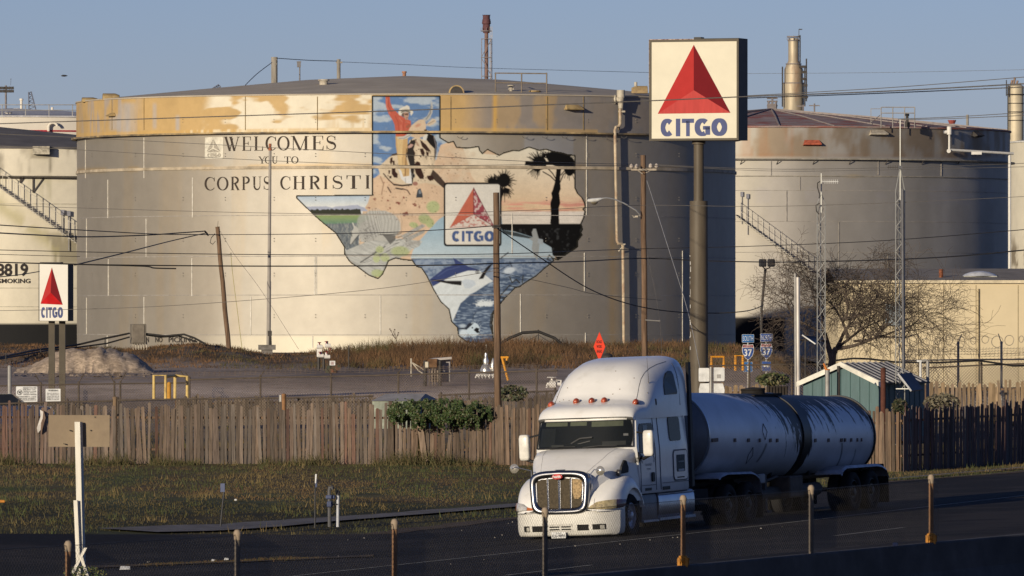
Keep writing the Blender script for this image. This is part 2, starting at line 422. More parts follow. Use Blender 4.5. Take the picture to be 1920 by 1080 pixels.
# gravel mound
mm = MB(); n = 60
gx = np.linspace(PX(20,362),PX(290,362),n); gy = np.linspace(352,378,40)
GX,GY = np.meshgrid(gx,gy)
gp = 960+GX/GY*FPX
prof = np.interp(gp,[20,60,95,130,170,215,250,275,290],[.0,.30,.72,.90,.98,.92,.75,.35,0])
hh = prof*np.clip(1-((GY-366)/3.2)**2,0,1)**.8
hh = hh*(.85+.5*fbm(GX*1.6,GY*.8,21))+(fbm(GX*5,GY*3,22)-.5)*.20*(prof > .05)
GZ = np.where(hh > .02,hz(GX,GY)+hh,hz(GX,GY)-.1)
mm.add(list(zip(GX.ravel(),GY.ravel(),GZ.ravel())),[(j*n+i,j*n+i+1,(j+1)*n+i+1,(j+1)*n+i) for j in range(39) for i in range(n-1)])
structure('gravel_mound',mm,mat('pale_gravel',(.42,.325,.235),.95,var=.5,scale=6,bump=.9,col2=(.20,.15,.11),thr=.6,scale2=.9),smooth=True)

# grass: blades nobody could count -------------------------------------------------
def blades(n,sampler,hfn,wfn,colfn,lean=.35,base=None):
    mb = MB(); X,Y = sampler(n); Z = hz(X,Y) if base is None else base(X,Y)
    h = hfn(X,Y); ww = wfn(X,Y); C = colfn(X,Y)
    a = rng.uniform(0,2*np.pi,len(X)); lx = rng.normal(0,lean,len(X))*h; ly = rng.normal(0,lean*.6,len(X))*h
    v0 = np.stack([X-np.cos(a)*ww,Y-np.sin(a)*ww*.4,Z-.02],1); v1 = np.stack([X+np.cos(a)*ww,Y+np.sin(a)*ww*.4,Z-.02],1)
    v2 = np.stack([X+lx,Y+ly,Z+h],1)
    V = np.stack([v0,v1,v2],1).reshape(-1,3)
    mb.v = [tuple(p) for p in V]; mb.f = [(3*i,3*i+1,3*i+2) for i in range(len(X))]; mb.m = [0]*len(X)
    mb.c = [tuple(c) for c in np.repeat(C,3,axis=0)]
    return mb
M_blade = mat('grass_blade',(1,1,1),.8,var=.15,scale=8,attr='paint',spec=.15)
def samp_view(y0,y1,pad=40,px0=0,px1=1920,bias=1.0):
    def f(n):
        Y = y0+(y1-y0)*rng.random(n)**bias; p = rng.uniform(px0-pad,px1+pad,n); return (p-960)/FPX*Y,Y
    return f
def verge(n):
    X,Y = samp_view(168,246)(n); c = (X-TX)*NX+(Y-TY)*NY
    s_ = (X-TX)*UX+(Y-TY)*UY
    onp = (c > -12.6) & (c < -10.6) & (s_ > 1) & (s_ < 30)
    k = (c < edge(s_)-.25) & (fbm(X*.8,Y*.4,71) > .30) & (~onp | (rng.random(len(X)) < .25)); return X[k],Y[k]
def verge_col(X,Y):
    n1 = fbm(X*.30,Y*.085,11); n2 = fbm(X*1.1,Y*.3,12); r = rng.random(len(X))
    c = mixc((.105,.079,.035),(.052,.057,.022),sstep(.44,.58,n1))
    c = mixc(c,(.12,.072,.034),sstep(.52,.66,n2)*.7)
    px = 960+X/Y*FPX; py = HY+(HC-hz(X,Y))*FPX/Y
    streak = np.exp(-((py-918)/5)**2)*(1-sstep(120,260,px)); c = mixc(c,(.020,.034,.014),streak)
    low = sstep(934,950,py+5*np.sin(px*.02)); c = mixc(c,(.040,.036,.017),low*(.55+.3*sstep(.4,.6,n2)))  # the same near shadow put into the blade colour
    return c*(.8+.4*r)[:,None]
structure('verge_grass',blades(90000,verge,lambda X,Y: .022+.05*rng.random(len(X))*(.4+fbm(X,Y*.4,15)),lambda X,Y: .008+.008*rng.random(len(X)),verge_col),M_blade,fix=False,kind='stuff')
def clump(n):
    X,Y = verge(n); k = fbm(X*1.4+7,Y*.55+3,73,3) > .60; return X[k],Y[k]
structure('verge_weed_clumps',blades(26000,clump,lambda X,Y: .06+.16*rng.random(len(X)),lambda X,Y: .010+.010*rng.random(len(X)),lambda X,Y: mixc((.12,.088,.04),(.05,.06,.024),sstep(.4,.6,fbm(X*.5,Y*.2,74)))*(.7+.6*rng.random(len(X)))[:,None]),M_blade,fix=False,kind='stuff')
def berm(n):
    X,Y = samp_view(378,406,60,0,1420)(n); px = 960+X/Y*FPX
    d = np.interp(px,[-60,60,240,300,500,540,600,700,1040,1400],[.9,.9,.9,.9,.6,.25,.7,1,1,.9])
    k = rng.random(len(X)) < d; return X[k],Y[k]
def berm_h(X,Y):
    px = 960+X/Y*FPX
    top = np.interp(px,[-60,280,500,560,620,700,1000,1040,1100,1400],[.18,.22,.2,.25,.55,.85,.8,.55,.5,.45])
    return top*(.35+.75*fbm(X*1.2,Y*.3,33))*(.5+rng.random(len(X))*.7)
def berm_col(X,Y):
    n1 = fbm(X*.9,Y*.4,41); px = 960+X/Y*FPX
    c = mixc((.125,.070,.036),(.062,.038,.022),sstep(.42,.6,n1))
    gsp = sstep(.55,.68,fbm(X*.6+8,Y*.3,43))*sstep(0,250,px)*.7
    c = mixc(c,(.05,.055,.022),gsp)
    return c*(.6+.8*rng.random(len(X)))[:,None]
structure('dry_berm_grass',blades(34000,berm,berm_h,lambda X,Y: .014+.012*rng.random(len(X)),berm_col,lean=.45),M_blade,fix=False,kind='stuff')
def weedpos(n):
    X,Y = samp_view(244.2,245.6,30,0,1700)(n); k = rng.random(len(X)) < sstep(.42,.62,fbm(X*.8,Y*0+2,51)); return X[k],Y[k]
structure('fence_weeds',blades(9000,weedpos,lambda X,Y: .12+.38*rng.random(len(X))**1.6*fbm(X*.9,Y*0,52)*1.6,lambda X,Y: .010+.010*rng.random(len(X)),
          lambda X,Y: mixc((.10,.075,.038),(.05,.055,.022),rng.random(len(X)))*(.6+.7*rng.random(len(X)))[:,None],lean=.5),M_blade,fix=False,kind='stuff')
def gappos(n):
    p_ = rng.uniform(779,796,n); Y = np.full(n,245.75); return (p_-960)/FPX*Y,Y
structure('gap_weeds',blades(700,gappos,lambda X,Y: .3+1.0*rng.random(len(X)),lambda X,Y: .010+.008*rng.random(len(X)),lambda X,Y: mixc((.12,.08,.04),(.07,.06,.028),rng.random(len(X)))*(.5+.7*rng.random(len(X)))[:,None],lean=.12),M_blade,fix=False,kind='stuff')
def medpos(n):
    p_ = rng.uniform(120,700,n); Y = np.interp(p_,[120,700],[168.1,168.7])+rng.normal(0,.3,n); return (p_-960)/FPX*Y,Y
structure('median_weeds',blades(5000,medpos,lambda X,Y: .02+.09*rng.random(len(X))*fbm(X*.8,Y*0,19)*1.6,lambda X,Y: .008+.008*rng.random(len(X)),
          lambda X,Y: mixc((.10,.055,.025),(.05,.05,.02),rng.random(len(X)))),M_blade,fix=False,kind='stuff')
def yardw(n):
    X,Y = samp_view(258,300,40)(n); k = fbm(X*.5,Y*.2,61) > .54; return X[k],Y[k]
structure('yard_weeds',blades(14000,yardw,lambda X,Y: .08+.3*rng.random(len(X)),lambda X,Y: .012+.012*rng.random(len(X)),
          lambda X,Y: mixc((.11,.075,.036),(.05,.055,.022),rng.random(len(X))**1.5)),M_blade,fix=False,kind='stuff')

# loose chips and grit swept on to the road
def chips(n):
    mb = MB(); r_ = np.random.default_rng(12)
    for k in range(n):
        s_ = r_.uniform(-30,40); c_ = r_.choice([r_.uniform(-6.5,2),r_.normal(2.9,.5),r_.normal(-6,.6)]); x = TX+s_*UX+c_*NX; y = TY+s_*UY+c_*NY; q = r_.uniform(.008,.022); z = H(x,y)+.04
        mb.add([(x-q,y,z),(x+q,y-q*.4,z),(x+q*.3,y+q,z),(x,y,z+q*1.2)],[(0,1,3),(1,2,3),(2,0,3),(0,2,1)])
    return mb
structure('road_grit',chips(70),mat('grit_pale',(.22,.20,.18),.9,var=.5,scale=3),fix=False,kind='stuff')
# ------------------------------------------------------------------ the painted storage tank
TC = (PX(762,473),473.0); TR = 19.45
def cyl_pt(px,py,C=TC,R=TR,off=0.0):
    "photo pixel -> point on the near side of an upright cylinder"
    R = R+off
    dx,dy = (px-960)/FPX,1.0
    a = dx*dx+1; b = -2*(dx*C[0]+dy*C[1]); c = C[0]**2+C[1]**2-R*R
    t = (-b-math.sqrt(max(b*b-4*a*c,0)))/(2*a)
    return Vector((dx*t,t,HC-(py-HY)/FPX*t))
def shell(C,R,z0,z1,ncol,nrow,colfn=None,mb=None,dr0=0.0,dr1=0.0):
    mb = mb or MB()
    ph = np.concatenate([np.linspace(-100,100,ncol),np.linspace(110,250,15)])*np.pi/180
    zz = np.linspace(z0,z1,nrow); A,Z = np.meshgrid(ph,zz)
    RR = R+dr0+(dr1-dr0)*(Z-z0)/max(z1-z0,1e-6)
    X = C[0]+RR*np.sin(A); Y = C[1]-RR*np.cos(A)
    n = len(ph)
    mb.add(list(zip(X.ravel(),Y.ravel(),Z.ravel())),[(j*n+i,j*n+(i+1) % n,(j+1)*n+(i+1) % n,(j+1)*n+i) for j in range(nrow-1) for i in range(n)])
    if colfn is not None:
        x,y,z,a = X.ravel(),Y.ravel(),Z.ravel(),A.ravel()
        px = 960+x/y*FPX; py = HY-(z-HC)*FPX/y
        mb.c += [tuple(c) for c in colfn(px,py,a,z)]
    return mb
def ring(mb,C,R,z,h,d,n=180,mi=0):
    prof = [(R,z-h/2),(R+d,z-h/2),(R+d,z+h/2),(R,z+h/2)]
    return mb.lathe(prof,(C[0],C[1],0),n,mi,caps=False)

ALU = np.array((.33,.295,.245))
def shell_col(px,py,a,z):
    s = a*TR
    n1 = fbm(s*.45,z*.10,81); n2 = fbm(s*.9+9,z*.08,82); n3 = fbm(s*.15,z*.3+3,83)
    c = np.repeat(ALU[None,:],len(px),0)
    c = mixc(c,np.array((.40,.37,.32))[None,:].repeat(len(px),0),sstep(390,450,px+60*(n3-.5))*(1-sstep(880,960,px+60*(n3-.5))))  # brighter sunlit middle of the shell painted into the base colour
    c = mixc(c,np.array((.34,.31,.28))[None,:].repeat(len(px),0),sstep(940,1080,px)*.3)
    c = c*(.92+.16*n1)[:,None]
    och = np.array((.46,.30,.10))[None,:].repeat(len(px),0)
    c = mixc(c,och,sstep(.60,.74,n2)*.11)
    rust = np.exp(-((py-(311-2*np.abs((px-762)/617)**2*-4.5))/4.5)**2)*sstep(.42,.58,fbm(s*.5,z*0,84))
    c = mixc(c,och,rust*.55)
    c = mixc(c,och,np.exp(-((px-1148)/7)**2)*.35*sstep(380,460,py)*(.5+n1))
    # repainted grey patch above the coast outline, right
    pat = sstep(980,984,px)*(1-sstep(1074,1077,px))*sstep(252,256,py)*(1-sstep(292,298,py))
    c = mixc(c,np.array((.36,.36,.37))[None,:].repeat(len(px),0),pat*(.5+.5*n2))
    cream = np.array((.50,.46,.37))[None,:].repeat(len(px),0)
    c = mixc(c,cream,sstep(628,631,py)*sstep(330,480,px)*(1-sstep(700,900,px))*.7)
    return c
def band_col(px,py,a,z):
    s = a*TR
    n1 = fbm(s*.55,z*.55,91); n2 = fbm(s*2.2,z*.22,92); n3 = fbm(s*.35+4,z*.9,93); n4 = fbm(s*5,z*.3,94)
    k = len(px); C = lambda *q: np.array(q)[None,:].repeat(k,0)
    c = C(.41,.28,.125)*(.85+.3*n1)[:,None]
    # grey vertical smears at the left
    sm = sstep(.50,.60,n2)*((px > 148)*(px < 270))*(1-sstep(.0,.9,np.abs((px-205)/75)**2))
    c = mixc(c,C(.30,.27,.26),sm*.75)
    for cx,w_,y0,y1 in ((216,11,216,243),(240,14,194,250),(290,4,195,240),(333,4,218,245)):
        c = mixc(c,C(.34,.32,.31),np.exp(-((px-cx)/w_)**4)*sstep(y0-6,y0+4,py)*(1-sstep(y1-4,y1+6,py))*(.45+.6*n2))
    # white painted stretch between x 385 and 700
    wz = sstep(378,402,px+20*(n3-.5))*(1-sstep(694,700,px))
    hole = sstep(.60,.67,n3+.10*np.exp(-((px-520)/20)**2)+.16*np.exp(-((px-655)/38)**2)*(py < 215)+.06*np.exp(-((px-440)/25)**2))
    drip = sstep(.47,.6,n4)*sstep(205,235,py)*.5
    wt = wz*(1-hole)*(1-drip*sstep(590,640,px))
    c = mixc(c,C(.58,.53,.42),wt)
    # right part: grey with ochre streaks
    rz = sstep(850,930,px)
    c = mixc(c,C(.22,.20,.19)*(.8+.4*n1)[:,None],rz*(.45+.55*sstep(.36,.48,fbm(s*.7+2,z*.3,96)))*.95)
    c = mixc(c,C(.20,.19,.19),sstep(1040,1120,px)*.7)
    c = mixc(c,C(.50,.30,.07),np.exp(-((px-928)/4)**2)*.8*(.4+n2)+np.exp(-((px-1026)/2.5)**2)*.6*(.4+n2))
    # seam strip at the foot of the band
    foot = sstep(238,241,py-10*np.abs((px-762)/617)**2)
    c = mixc(c,C(.46,.30,.10),foot*.55*(px < 1120))
    c = mixc(c,C(.60,.54,.40),foot*sstep(.5,.6,n4)*(px > 340)*(px < 700)*.7)
    return c
M_shell = mat('aluminium_tank_paint',(1,1,1),.64,metal=.62,var=.05,scale=1.2,attr='paint',spec=.4)
M_band = mat('ochre_band_paint',(1,1,1),.62,metal=.0,var=.06,scale=2.0,attr='paint',spec=.3)
tank = thing('storage_tank',(TC[0],TC[1],2.8),'huge round storage tank painted with a map shaped mural and welcome lettering','storage tank','oil storage tanks')
Z1,Z2,ZT = PZ(247,453.6),PZ(313,453.6),PZ(177,453.6)
shell(TC,TR,2.2,Z1,460,130,shell_col).build('shell',M_shell,tank,smooth=True,fix=False)
shell(TC,TR+.04,Z1,ZT,700,56,band_col).build('upper_band',M_band,tank,smooth=True,fix=False)
M_roofg = mat('tank_roof_grey',(.40,.35,.28),.85,var=.12,scale=.5,col2=(.34,.295,.235),thr=.55,bump=.1)
r = MB(); r.lathe([(TR+.1,ZT-.02),(TR+.1,ZT+.05),(TR*.66,ZT+.72),(TR*.33,ZT+1.32),(.5,PZ(143,473)),(0.02,PZ(142.5,473))],(TC[0],TC[1],0),96,caps=False)
roof_o = r.build('roof',M_roofg,tank,smooth=True)
wg = MB(); ring(wg,TC,TR+.04,Z1-.02,.09,.30,240); wg.build('wind_girder',mat('girder_paint',(.33,.24,.12),.7,var=.5,scale=1.2,col2=(.09,.08,.07),thr=.52),tank)
wg = MB(); ring(wg,TC,TR,Z2,.16,.07,240); wg.build('stiffener_ring',mat('girder_paint2',(.36,.30,.22),.7,var=.4,scale=1.2),tank)
# weld seams: rows of plates and their upright joints
SEAM_Y = [403,480,553,628]
sm = MB()
for y0 in SEAM_Y:
    zz = PZ(y0,453.6); ring(sm,TC,TR,zz,.035,.016,240)
sm.build('weld_seam_rows',mat('seam_grey',(.27,.25,.23),.7),tank)
M_seamw = mat('seam_white',(.55,.52,.46),.7)
sm = MB()
def upright(px,y0,y1,mb=sm,wd=.05,R=TR,off=.018):
    z0 = cyl_pt(px,y1)[2]; z1 = cyl_pt(px,y0)[2]
    p = cyl_pt(px,y0,off=off); a = math.atan2(p.x-TC[0],TC[1]-p.y)
    mb.box((p.x,p.y,(z0+z1)/2),(wd,.03,z1-z0),a)
for a,y0,y1 in ((270,258,334),(160,258,334),(202,337,409),(361,333,408),(162,410,484),(274,410,482),(203,486,555),(360,484,555),(590,481,553),(162,558,626),(270,557,607),
                  (201,629,656),(593,480,552),(713,554,627),(586,630,652),(848,629,650),(976,551,625),(1096,474,546),(1098,624,646),(1280,470,640),(960,400,476),(1100,250,403),(470,556,628)):
    upright(a,y0,y1)
sm.build('weld_seam_uprights',M_seamw,tank)
bs = MB()
for px in (460,595,845,1094,1160,1026,270,210): upright(px,181,244,bs,.04,off=.055)
bs.build('band_joints',mat('joint_dark',(.22,.16,.08),.8),tank)
# small bolts and brackets that dot every plate row
dt = MB()
for yy in (224,288,370,447,512,590):
    for px in range(170,1360,85):
        for k in (0,5):
            p = cyl_pt(px+4*math.sin(px),yy+k,off=.06); dt.box(p,(.035,.04,.04))
dt.build('bolt_rows',mat('bolt_grey',(.20,.18,.15),.7),tank)
for px in list(range(985,1180,37))+[863]:
    hk = MB(); p = cyl_pt(px,251,off=.32); hk.tube([p+Vector((.16*math.cos(t),0,-.13-.11*math.sin(t))) for t in np.linspace(0,math.pi,7)],.018,4); hk.build('hanger_hook',mat('hook_dark',(.06,.055,.05),.7),tank)

# roof furniture, all bolted to the tank ----------------------------------------
M_yel = mat('ochre_steel',(.36,.26,.12),.7,var=.3,scale=2,col2=(.16,.11,.07),thr=.6)
M_dark = mat('dark_steel',(.045,.04,.037),.7,var=.3,scale=4)
M_pale = mat('pale_steel',(.40,.36,.29),.6,var=.25,scale=4,col2=(.14,.10,.07),thr=.62)
def hood(px0,px1,py0,py1,turn=0.0):
    "half-round roof vent hood with an open mouth"
    Y = cyl_pt((px0+px1)/2,185)[1]+1.2; c = P((px0+px1)/2,py1,Y); w_ = (px1-px0)/FPX*Y; h = (py1-py0)/FPX*Y
    m = MB(); M = Matrix.Rotation(turn,3,'Z')
    rings = []
    for x in (-w_/2,-w_/2+.04,w_/2-.25,w_/2):
        k = 1.0 if x < w_/2-.1 else .75
        rings.append([M @ Vector((x,.5*k*math.cos(t),h*k*math.sin(t)))+c for t in np.linspace(0,math.pi,12)])
    m.loft(rings,closed=True,caps=True)
    m.add([M @ Vector((-w_/2-.015,.42*math.cos(t),h*.86*math.sin(t)+.02))+c for t in np.linspace(0,math.pi,12)],[tuple(range(12))],1)
    m.build('roof_vent_hood',[M_yel,M_dark],tank,smooth=True)
hood(154,183,182.5,191.5,0); hood(193,224,175,188,0)
def front_hood(px,py0,py1):
    Y = cyl_pt(px,180)[1]+.9; c = P(px,py1,Y); h = (py1-py0)/FPX*Y; m = MB()
    rings = [[Vector((h*.98*math.cos(t),y,h*math.sin(t)))+c for t in np.linspace(0,math.pi,12)] for y in (-.55,.5)]
    m.loft(rings,True,True); m.add([Vector((h*.8*math.cos(t),-.56,h*.85*math.sin(t)))+c for t in np.linspace(0,math.pi,12)],[tuple(range(12))],1)
    m.build('roof_vent_hood',[M_yel,M_dark],tank,smooth=True)
front_hood(856,160,175); hood(1184,1214,161,175,math.pi)
m = MB(); c = P(1192,162,458); m.cyl(c,c+Vector((0,0,.25)),.09); m.build('hood_stub',M_pale,tank)
for px,py,Y,rr,hh_ in ((607,156,462,.33,.22),(758,142.5,473,.14,.28)):
    c = P(px,py,Y); m = MB(); m.lathe([(rr*.75,-.1),(rr*.75,hh_*.6),(rr,hh_*.62),(rr,hh_),(0.01,hh_)],c,16); m.build('roof_nozzle',mat('nozzle_rust',(.30,.15,.09),.8,var=.4,scale=6) if rr < .2 else M_pale,tank,smooth=True)
# hand rail round the gauging hatch
m = MB()
for yy in (137,155): m.tube([P(928,yy,456),P(1026,yy+1,456)],.035,6)
for px in (929,978,1025): m.tube([P(px,137,456),P(px,175,456)],.04,6)
for px in (929,1025):
    m.tube([P(px,137,456),P(px-1,137.5,458)],.035,6); m.tube([P(px,137,458),P(px,174,458)],.035,6)
m.build('roof_handrail',mat('rail_steel',(.17,.14,.11),.7),tank)
m = MB(); c = P(958,172,457); m.cyl(c,c+Vector((0,0,.3)),.1); m.cyl(c+Vector((0,0,.3)),c+Vector((0,0,.38)),.2); m.cyl(c+Vector((-.16,0,.15)),c+Vector((.16,0,.15)),.05); m.build('gauge_hatch',M_pale,tank)
m = MB(); c = P(1003,172,457); m.lathe([(.35,0),(.35,.05),(.3,.07),(0.01,.07)],c,14); m.build('gauge_hatch',M_yel,tank)
# overflow hoods on the band
for px,py in ((1073,203),(211,216)):
    p = cyl_pt(px,py,off=.06); a = math.atan2(p.x-TC[0],TC[1]-p.y); m = MB(); M = Matrix.Rotation(a,3,'Z')
    pts = [Vector(q) for q in ((-.45,0,.22),(.45,0,.22),(.62,-.45,-.05),(-.62,-.45,-.05),(-.62,-.42,-.10),(.62,-.42,-.10),(-.62,0,-.10),(.62,0,-.10))]
    m.add([M @ (q*(.9 if px > 900 else .62))+p for q in pts],[(0,1,2,3),(3,2,5,4),(0,3,4,6),(1,7,5,2),(4,5,7,6)]); m.build('overflow_hood',M_yel,tank)
# foam pipe on the right flank
m = MB(); off = .32
pp = [cyl_pt(1163,200,off=off),cyl_pt(1163,232,off=off),cyl_pt(1160,237,off=off),cyl_pt(1155,238,off=off),cyl_pt(1153,244,off=off),cyl_pt(1157,452,off=off),cyl_pt(1159,456,off=off),cyl_pt(1166,457,off=off),cyl_pt(1168,462,off=off),cyl_pt(1170,655,off=off)]
m.tube(pp,.085,8); m.build('foam_pipe',mat('foam_pipe_paint',(.42,.34,.24),.6,var=.3,scale=2,col2=(.20,.10,.06),thr=.6),tank,smooth=True)
m = MB(); c = cyl_pt(1164,200,off=off)
m.cyl(c+Vector((0,0,-.1)),c+Vector((0,0,.5)),.14,.2); m.cyl(c+Vector((0,0,.5)),c+Vector((0,0,.95)),.24); m.cyl(c+Vector((0,0,.45)),c+Vector((-.35,.1,.42)),.16); m.cyl(c+Vector((-.3,.1,.42)),c+Vector((-.36,.1,.42)),.28)
m.cyl(c+Vector((-.14,0,-.28)),c+Vector((.25,0,-.28)),.06)
m.build('foam_chamber',M_pale,tank,smooth=True)
br = MB(); p = cyl_pt(1158,458,off=.1); br.tube([p,p+Vector((.45,-.15,0))],.04,4); br.tube([p+Vector((.4,-.1,0)),p+Vector((.05,0,-.4))],.04,4); br.build('pipe_bracket',M_pale,tank)

# welcome lettering -----------------------------------------------------------------
M_let = mat('dark_lettering',(.040,.030,.024),.8,var=.2,scale=6)
def put_serif(lt,ch,x0,x1,y0,y1):
    for qd in serif_glyph(ch):
        n_ = 3; q = []
        lt.add([cyl_pt(x0+u*(x1-x0),y1+(y0-y1)*v,off=.022) for u,v in qd],[(0,1,2,3)])
def word(items,ya,yb,drift):
    x00 = items[0][1]; lt = MB(); last = None
    for ch,a,b in items:
        if last and a-last > 9: lt.build('lettering',M_let,tank); lt = MB()
        d = drift*(a-x00)/200.0; put_serif(lt,ch,a,b,ya+d,yb+d); last = b
    lt.build('lettering',M_let,tank)
word([('W',420.5,449),('E',453,470.5),('L',474.5,493),('C',498,518.6),('O',520,542.6),('M',546.5,578.6),('E',584,606.4),('S',610,631.5)],256.4,283,-2.2)
word([('Y',484.5,498),('O',496.6,507.4),('U',509.5,521),('T',533,544.6),('O',546,559.3)],293.4,306.6,-.5)
word([('C',383.6,403.6),('O',406.7,428),('R',431.5,449),('P',452.5,469.5),('U',473,490.8),('S',493,508),('C',525.6,545.4),('H',548.5,573),('R',578.4,600.4),('I',604,617),('S',621.5,643.8),('T',649,676.6),('I',681.8,696.2)],332,357,-2.3)
M_stencil = mat('stencil_black',(.035,.03,.028),.85,var=.35,scale=9)
for tx,a,b in (("N",274,279),("NO",291,304.5),("PICKING",316,367)): sl = MB(); put_text(sl,tx,a,b,-642,-632,lambda u,v: cyl_pt(u,-v,off=.03),.02); sl.build('stencil_lettering',M_stencil,tank)
# faded company badge left of the lettering
def cpoly(pts): return [(a,-b) for a,b in pts]
cf = lambda o: (lambda u,v: cyl_pt(u,-v,off=o))
bd = MB(); bd.flat(cpoly([(384.5,257.5),(416.5,256.5),(418.5,258.5),(418.5,296.5),(417,297.8),(385.5,297.5),(383.8,296)]),cf(.016),0)
for k,(tri) in enumerate(([(399,261),(387.5,284),(398,277)],[(399.8,261),(413.5,284.5),(400.5,277)],[(387.5,285.3),(413,285.3),(399.5,278.5)])):
    bd.flat(cpoly(tri),cf(.024),1)
for qd in logo_word(388.5,414,-294.5,-287.5): bd.add([cyl_pt(u,-v,off=.024) for u,v in qd],[(0,1,2,3)],1)
bd.build('faded_badge',[mat('badge_cream',(.55,.52,.44),.7),mat('badge_grey',(.30,.275,.23),.75,var=.4,scale=14)],tank)
# ------------------------------------------------------------------ the mural: paint worked out patch by patch, then laid on the shell
MX0,MX1,MY0,MY1,SS = 552,1102,176,648,2
class Paint:
    def __init__(s):
        s.w = (MX1-MX0)*SS; s.h = (MY1-MY0)*SS
        s.img = np.zeros((s.h,s.w,3)); s.X,s.Y = np.meshgrid(MX0+(np.arange(s.w)+.5)/SS,MY0+(np.arange(s.h)+.5)/SS)
    def mask(s,pts):
        p = np.array(pts,float); x0 = max(int((p[:,0].min()-MX0)*SS)-2,0); x1 = min(int((p[:,0].max()-MX0)*SS)+3,s.w)
        y0 = max(int((p[:,1].min()-MY0)*SS)-2,0); y1 = min(int((p[:,1].max()-MY0)*SS)+3,s.h)
        X = s.X[y0:y1,x0:x1]; Y = s.Y[y0:y1,x0:x1]; ins = np.zeros(X.shape,bool); n = len(p)
        for i in range(n):
            xa,ya = p[i]; xb,yb = p[(i+1) % n]
            if ya == yb: continue
            ins ^= ((ya > Y) != (yb > Y)) & (X < (xb-xa)*(Y-ya)/(yb-ya)+xa)
        return (slice(y0,y1),slice(x0,x1)),ins.astype(float)
    def blend(s,sl,m,c):
        d = s.img[sl]; c = np.asarray(c,float); s.img[sl] = d*(1-m[...,None])+c*m[...,None]
    def poly(s,pts,c,a=1.0): sl,m = s.mask(pts); s.blend(sl,m*a,c)
    def polyfn(s,pts,fn): sl,m = s.mask(pts); s.blend(sl,m,fn(s.X[sl],s.Y[sl]))
    def ell(s,cx,cy,rx,ry,c,a=1.0,rot=0.0,soft=0.0):
        r = max(rx,ry)+2; x0 = max(int((cx-r-MX0)*SS),0); x1 = min(int((cx+r-MX0)*SS)+1,s.w); y0 = max(int((cy-r-MY0)*SS),0); y1 = min(int((cy+r-MY0)*SS)+1,s.h)
        sl = (slice(y0,y1),slice(x0,x1)); X = s.X[sl]-cx; Y = s.Y[sl]-cy; ca,sa = math.cos(rot),math.sin(rot)
        q = np.sqrt(((X*ca+Y*sa)/rx)**2+((-X*sa+Y*ca)/ry)**2)
        m = np.clip((1-q)/max(soft,.5/min(rx,ry)/SS),0,1); s.blend(sl,m*a,c)
    def line(s,pts,wd,c,a=1.0):
        for i in range(len(pts)-1):
            (xa,ya),(xb,yb) = pts[i],pts[i+1]; w_ = wd if not isinstance(wd,(list,tuple)) else (wd[i]+wd[i+1])/2
            x0 = max(int((min(xa,xb)-w_-MX0)*SS),0); x1 = min(int((max(xa,xb)+w_-MX0)*SS)+2,s.w); y0 = max(int((min(ya,yb)-w_-MY0)*SS),0); y1 = min(int((max(ya,yb)+w_-MY0)*SS)+2,s.h)
            if x1 <= x0 or y1 <= y0: continue
            sl = (slice(y0,y1),slice(x0,x1)); X = s.X[sl]; Y = s.Y[sl]; dx,dy = xb-xa,yb-ya; L2 = dx*dx+dy*dy or 1e-9
            t = np.clip(((X-xa)*dx+(Y-ya)*dy)/L2,0,1); d = np.hypot(X-xa-t*dx,Y-ya-t*dy)
            s.blend(sl,np.clip((w_/2-d)*SS+.5,0,1)*a,c)
# pigment from what the photo shows in sunlight there, divided by the light that falls on that bearing
def pig(r,g,b,k=1.0):
    c = np.array((lin1(r)/1.45,lin1(g)/1.32,lin1(b)/1.18))*k
    return c*.78+c.mean()*.22
SAND = pig(222,186,150)
Aq = lambda x,y: (690+x/5.14,170+y/5.14)
Bq = lambda x,y: (550+x/6.0,360+y/6.0)
Cq = lambda x,y: (780+x/5.144,440+y/5.144)
Dq = lambda x,y: (820+x/4.91,240+y/4.91)
T_OUT = [(698,180),(825,180),(825,258),(840.4,267.5),(850.5,265),(856,276),(873,277.7),(882,277),(897.4,274.6),(899.4,281.8),(904.5,287.9),(913.7,279.7),(921.8,283.8),(936,291.3),(944,286.8),(962.6,281.8),(972.7,282.8),
         (992,275.6),(1011.4,281.8),(1023.7,279.7),(1036,283.8),(1054,286.8),(1064.4,290),(1078,291.3),(1078,352),(1082.7,362),(1091,370),(1096,380.5),(1097.4,388.7),(1093,392),(1097,396),(1094,409),(1089,419.6),(1092,430),(1089,436),(1091,441),(1082.7,452),(1083,463),
         (1066,474),(1047,487),(1036,484),(1038,489),(1021,503),(1005.5,516.8),(982,531.4),(975,537),(966.6,539),(957,549),(947,558.6),(940,567),(925,584),(922,605),(923,620),(925,641),(905,643.5),(887,643),(873,640),(860,629.5),(858,615),(847,603),(842,580),
         (826.7,566),(813,543),(799.4,515.8),(790,502),(780,499),(773,488),(756.7,486.7),(741.7,483.7),(728,489),(723,501.7),(716.7,515),(709,522.5),(691.7,516),(670,500),(656.7,491.7),(646.7,476.7),(645.8,463),(630,437.5),(623,431.7),(605,417.5),(588,402.5),(575,390),(556.7,371.7),(556,367.5),(698,366)]
p = Paint(); pr = np.random.default_rng(3)
p.poly(T_OUT,SAND)
p.polyfn(T_OUT,lambda X,Y: SAND*(.86+.3*fbm(X*.06,Y*.06,201))[...,None]*np.array((1,.985,.96)))
# blue panhandle sky
def bluesky(X,Y):
    n = fbm(X*.04,Y*.09,202); q = sstep(.52,.72,n+.12*np.abs((X-765)/60)**2*.5)[...,None]
    return pig(96,134,178)*(1-q)+pig(178,188,196)*q
p.polyfn([(698,180),(825,180),(825,258),(840,267),(826,272),(818,300),(790,300),(738,292),(722,312),(714,325),(702,334),(698,334)],bluesky)
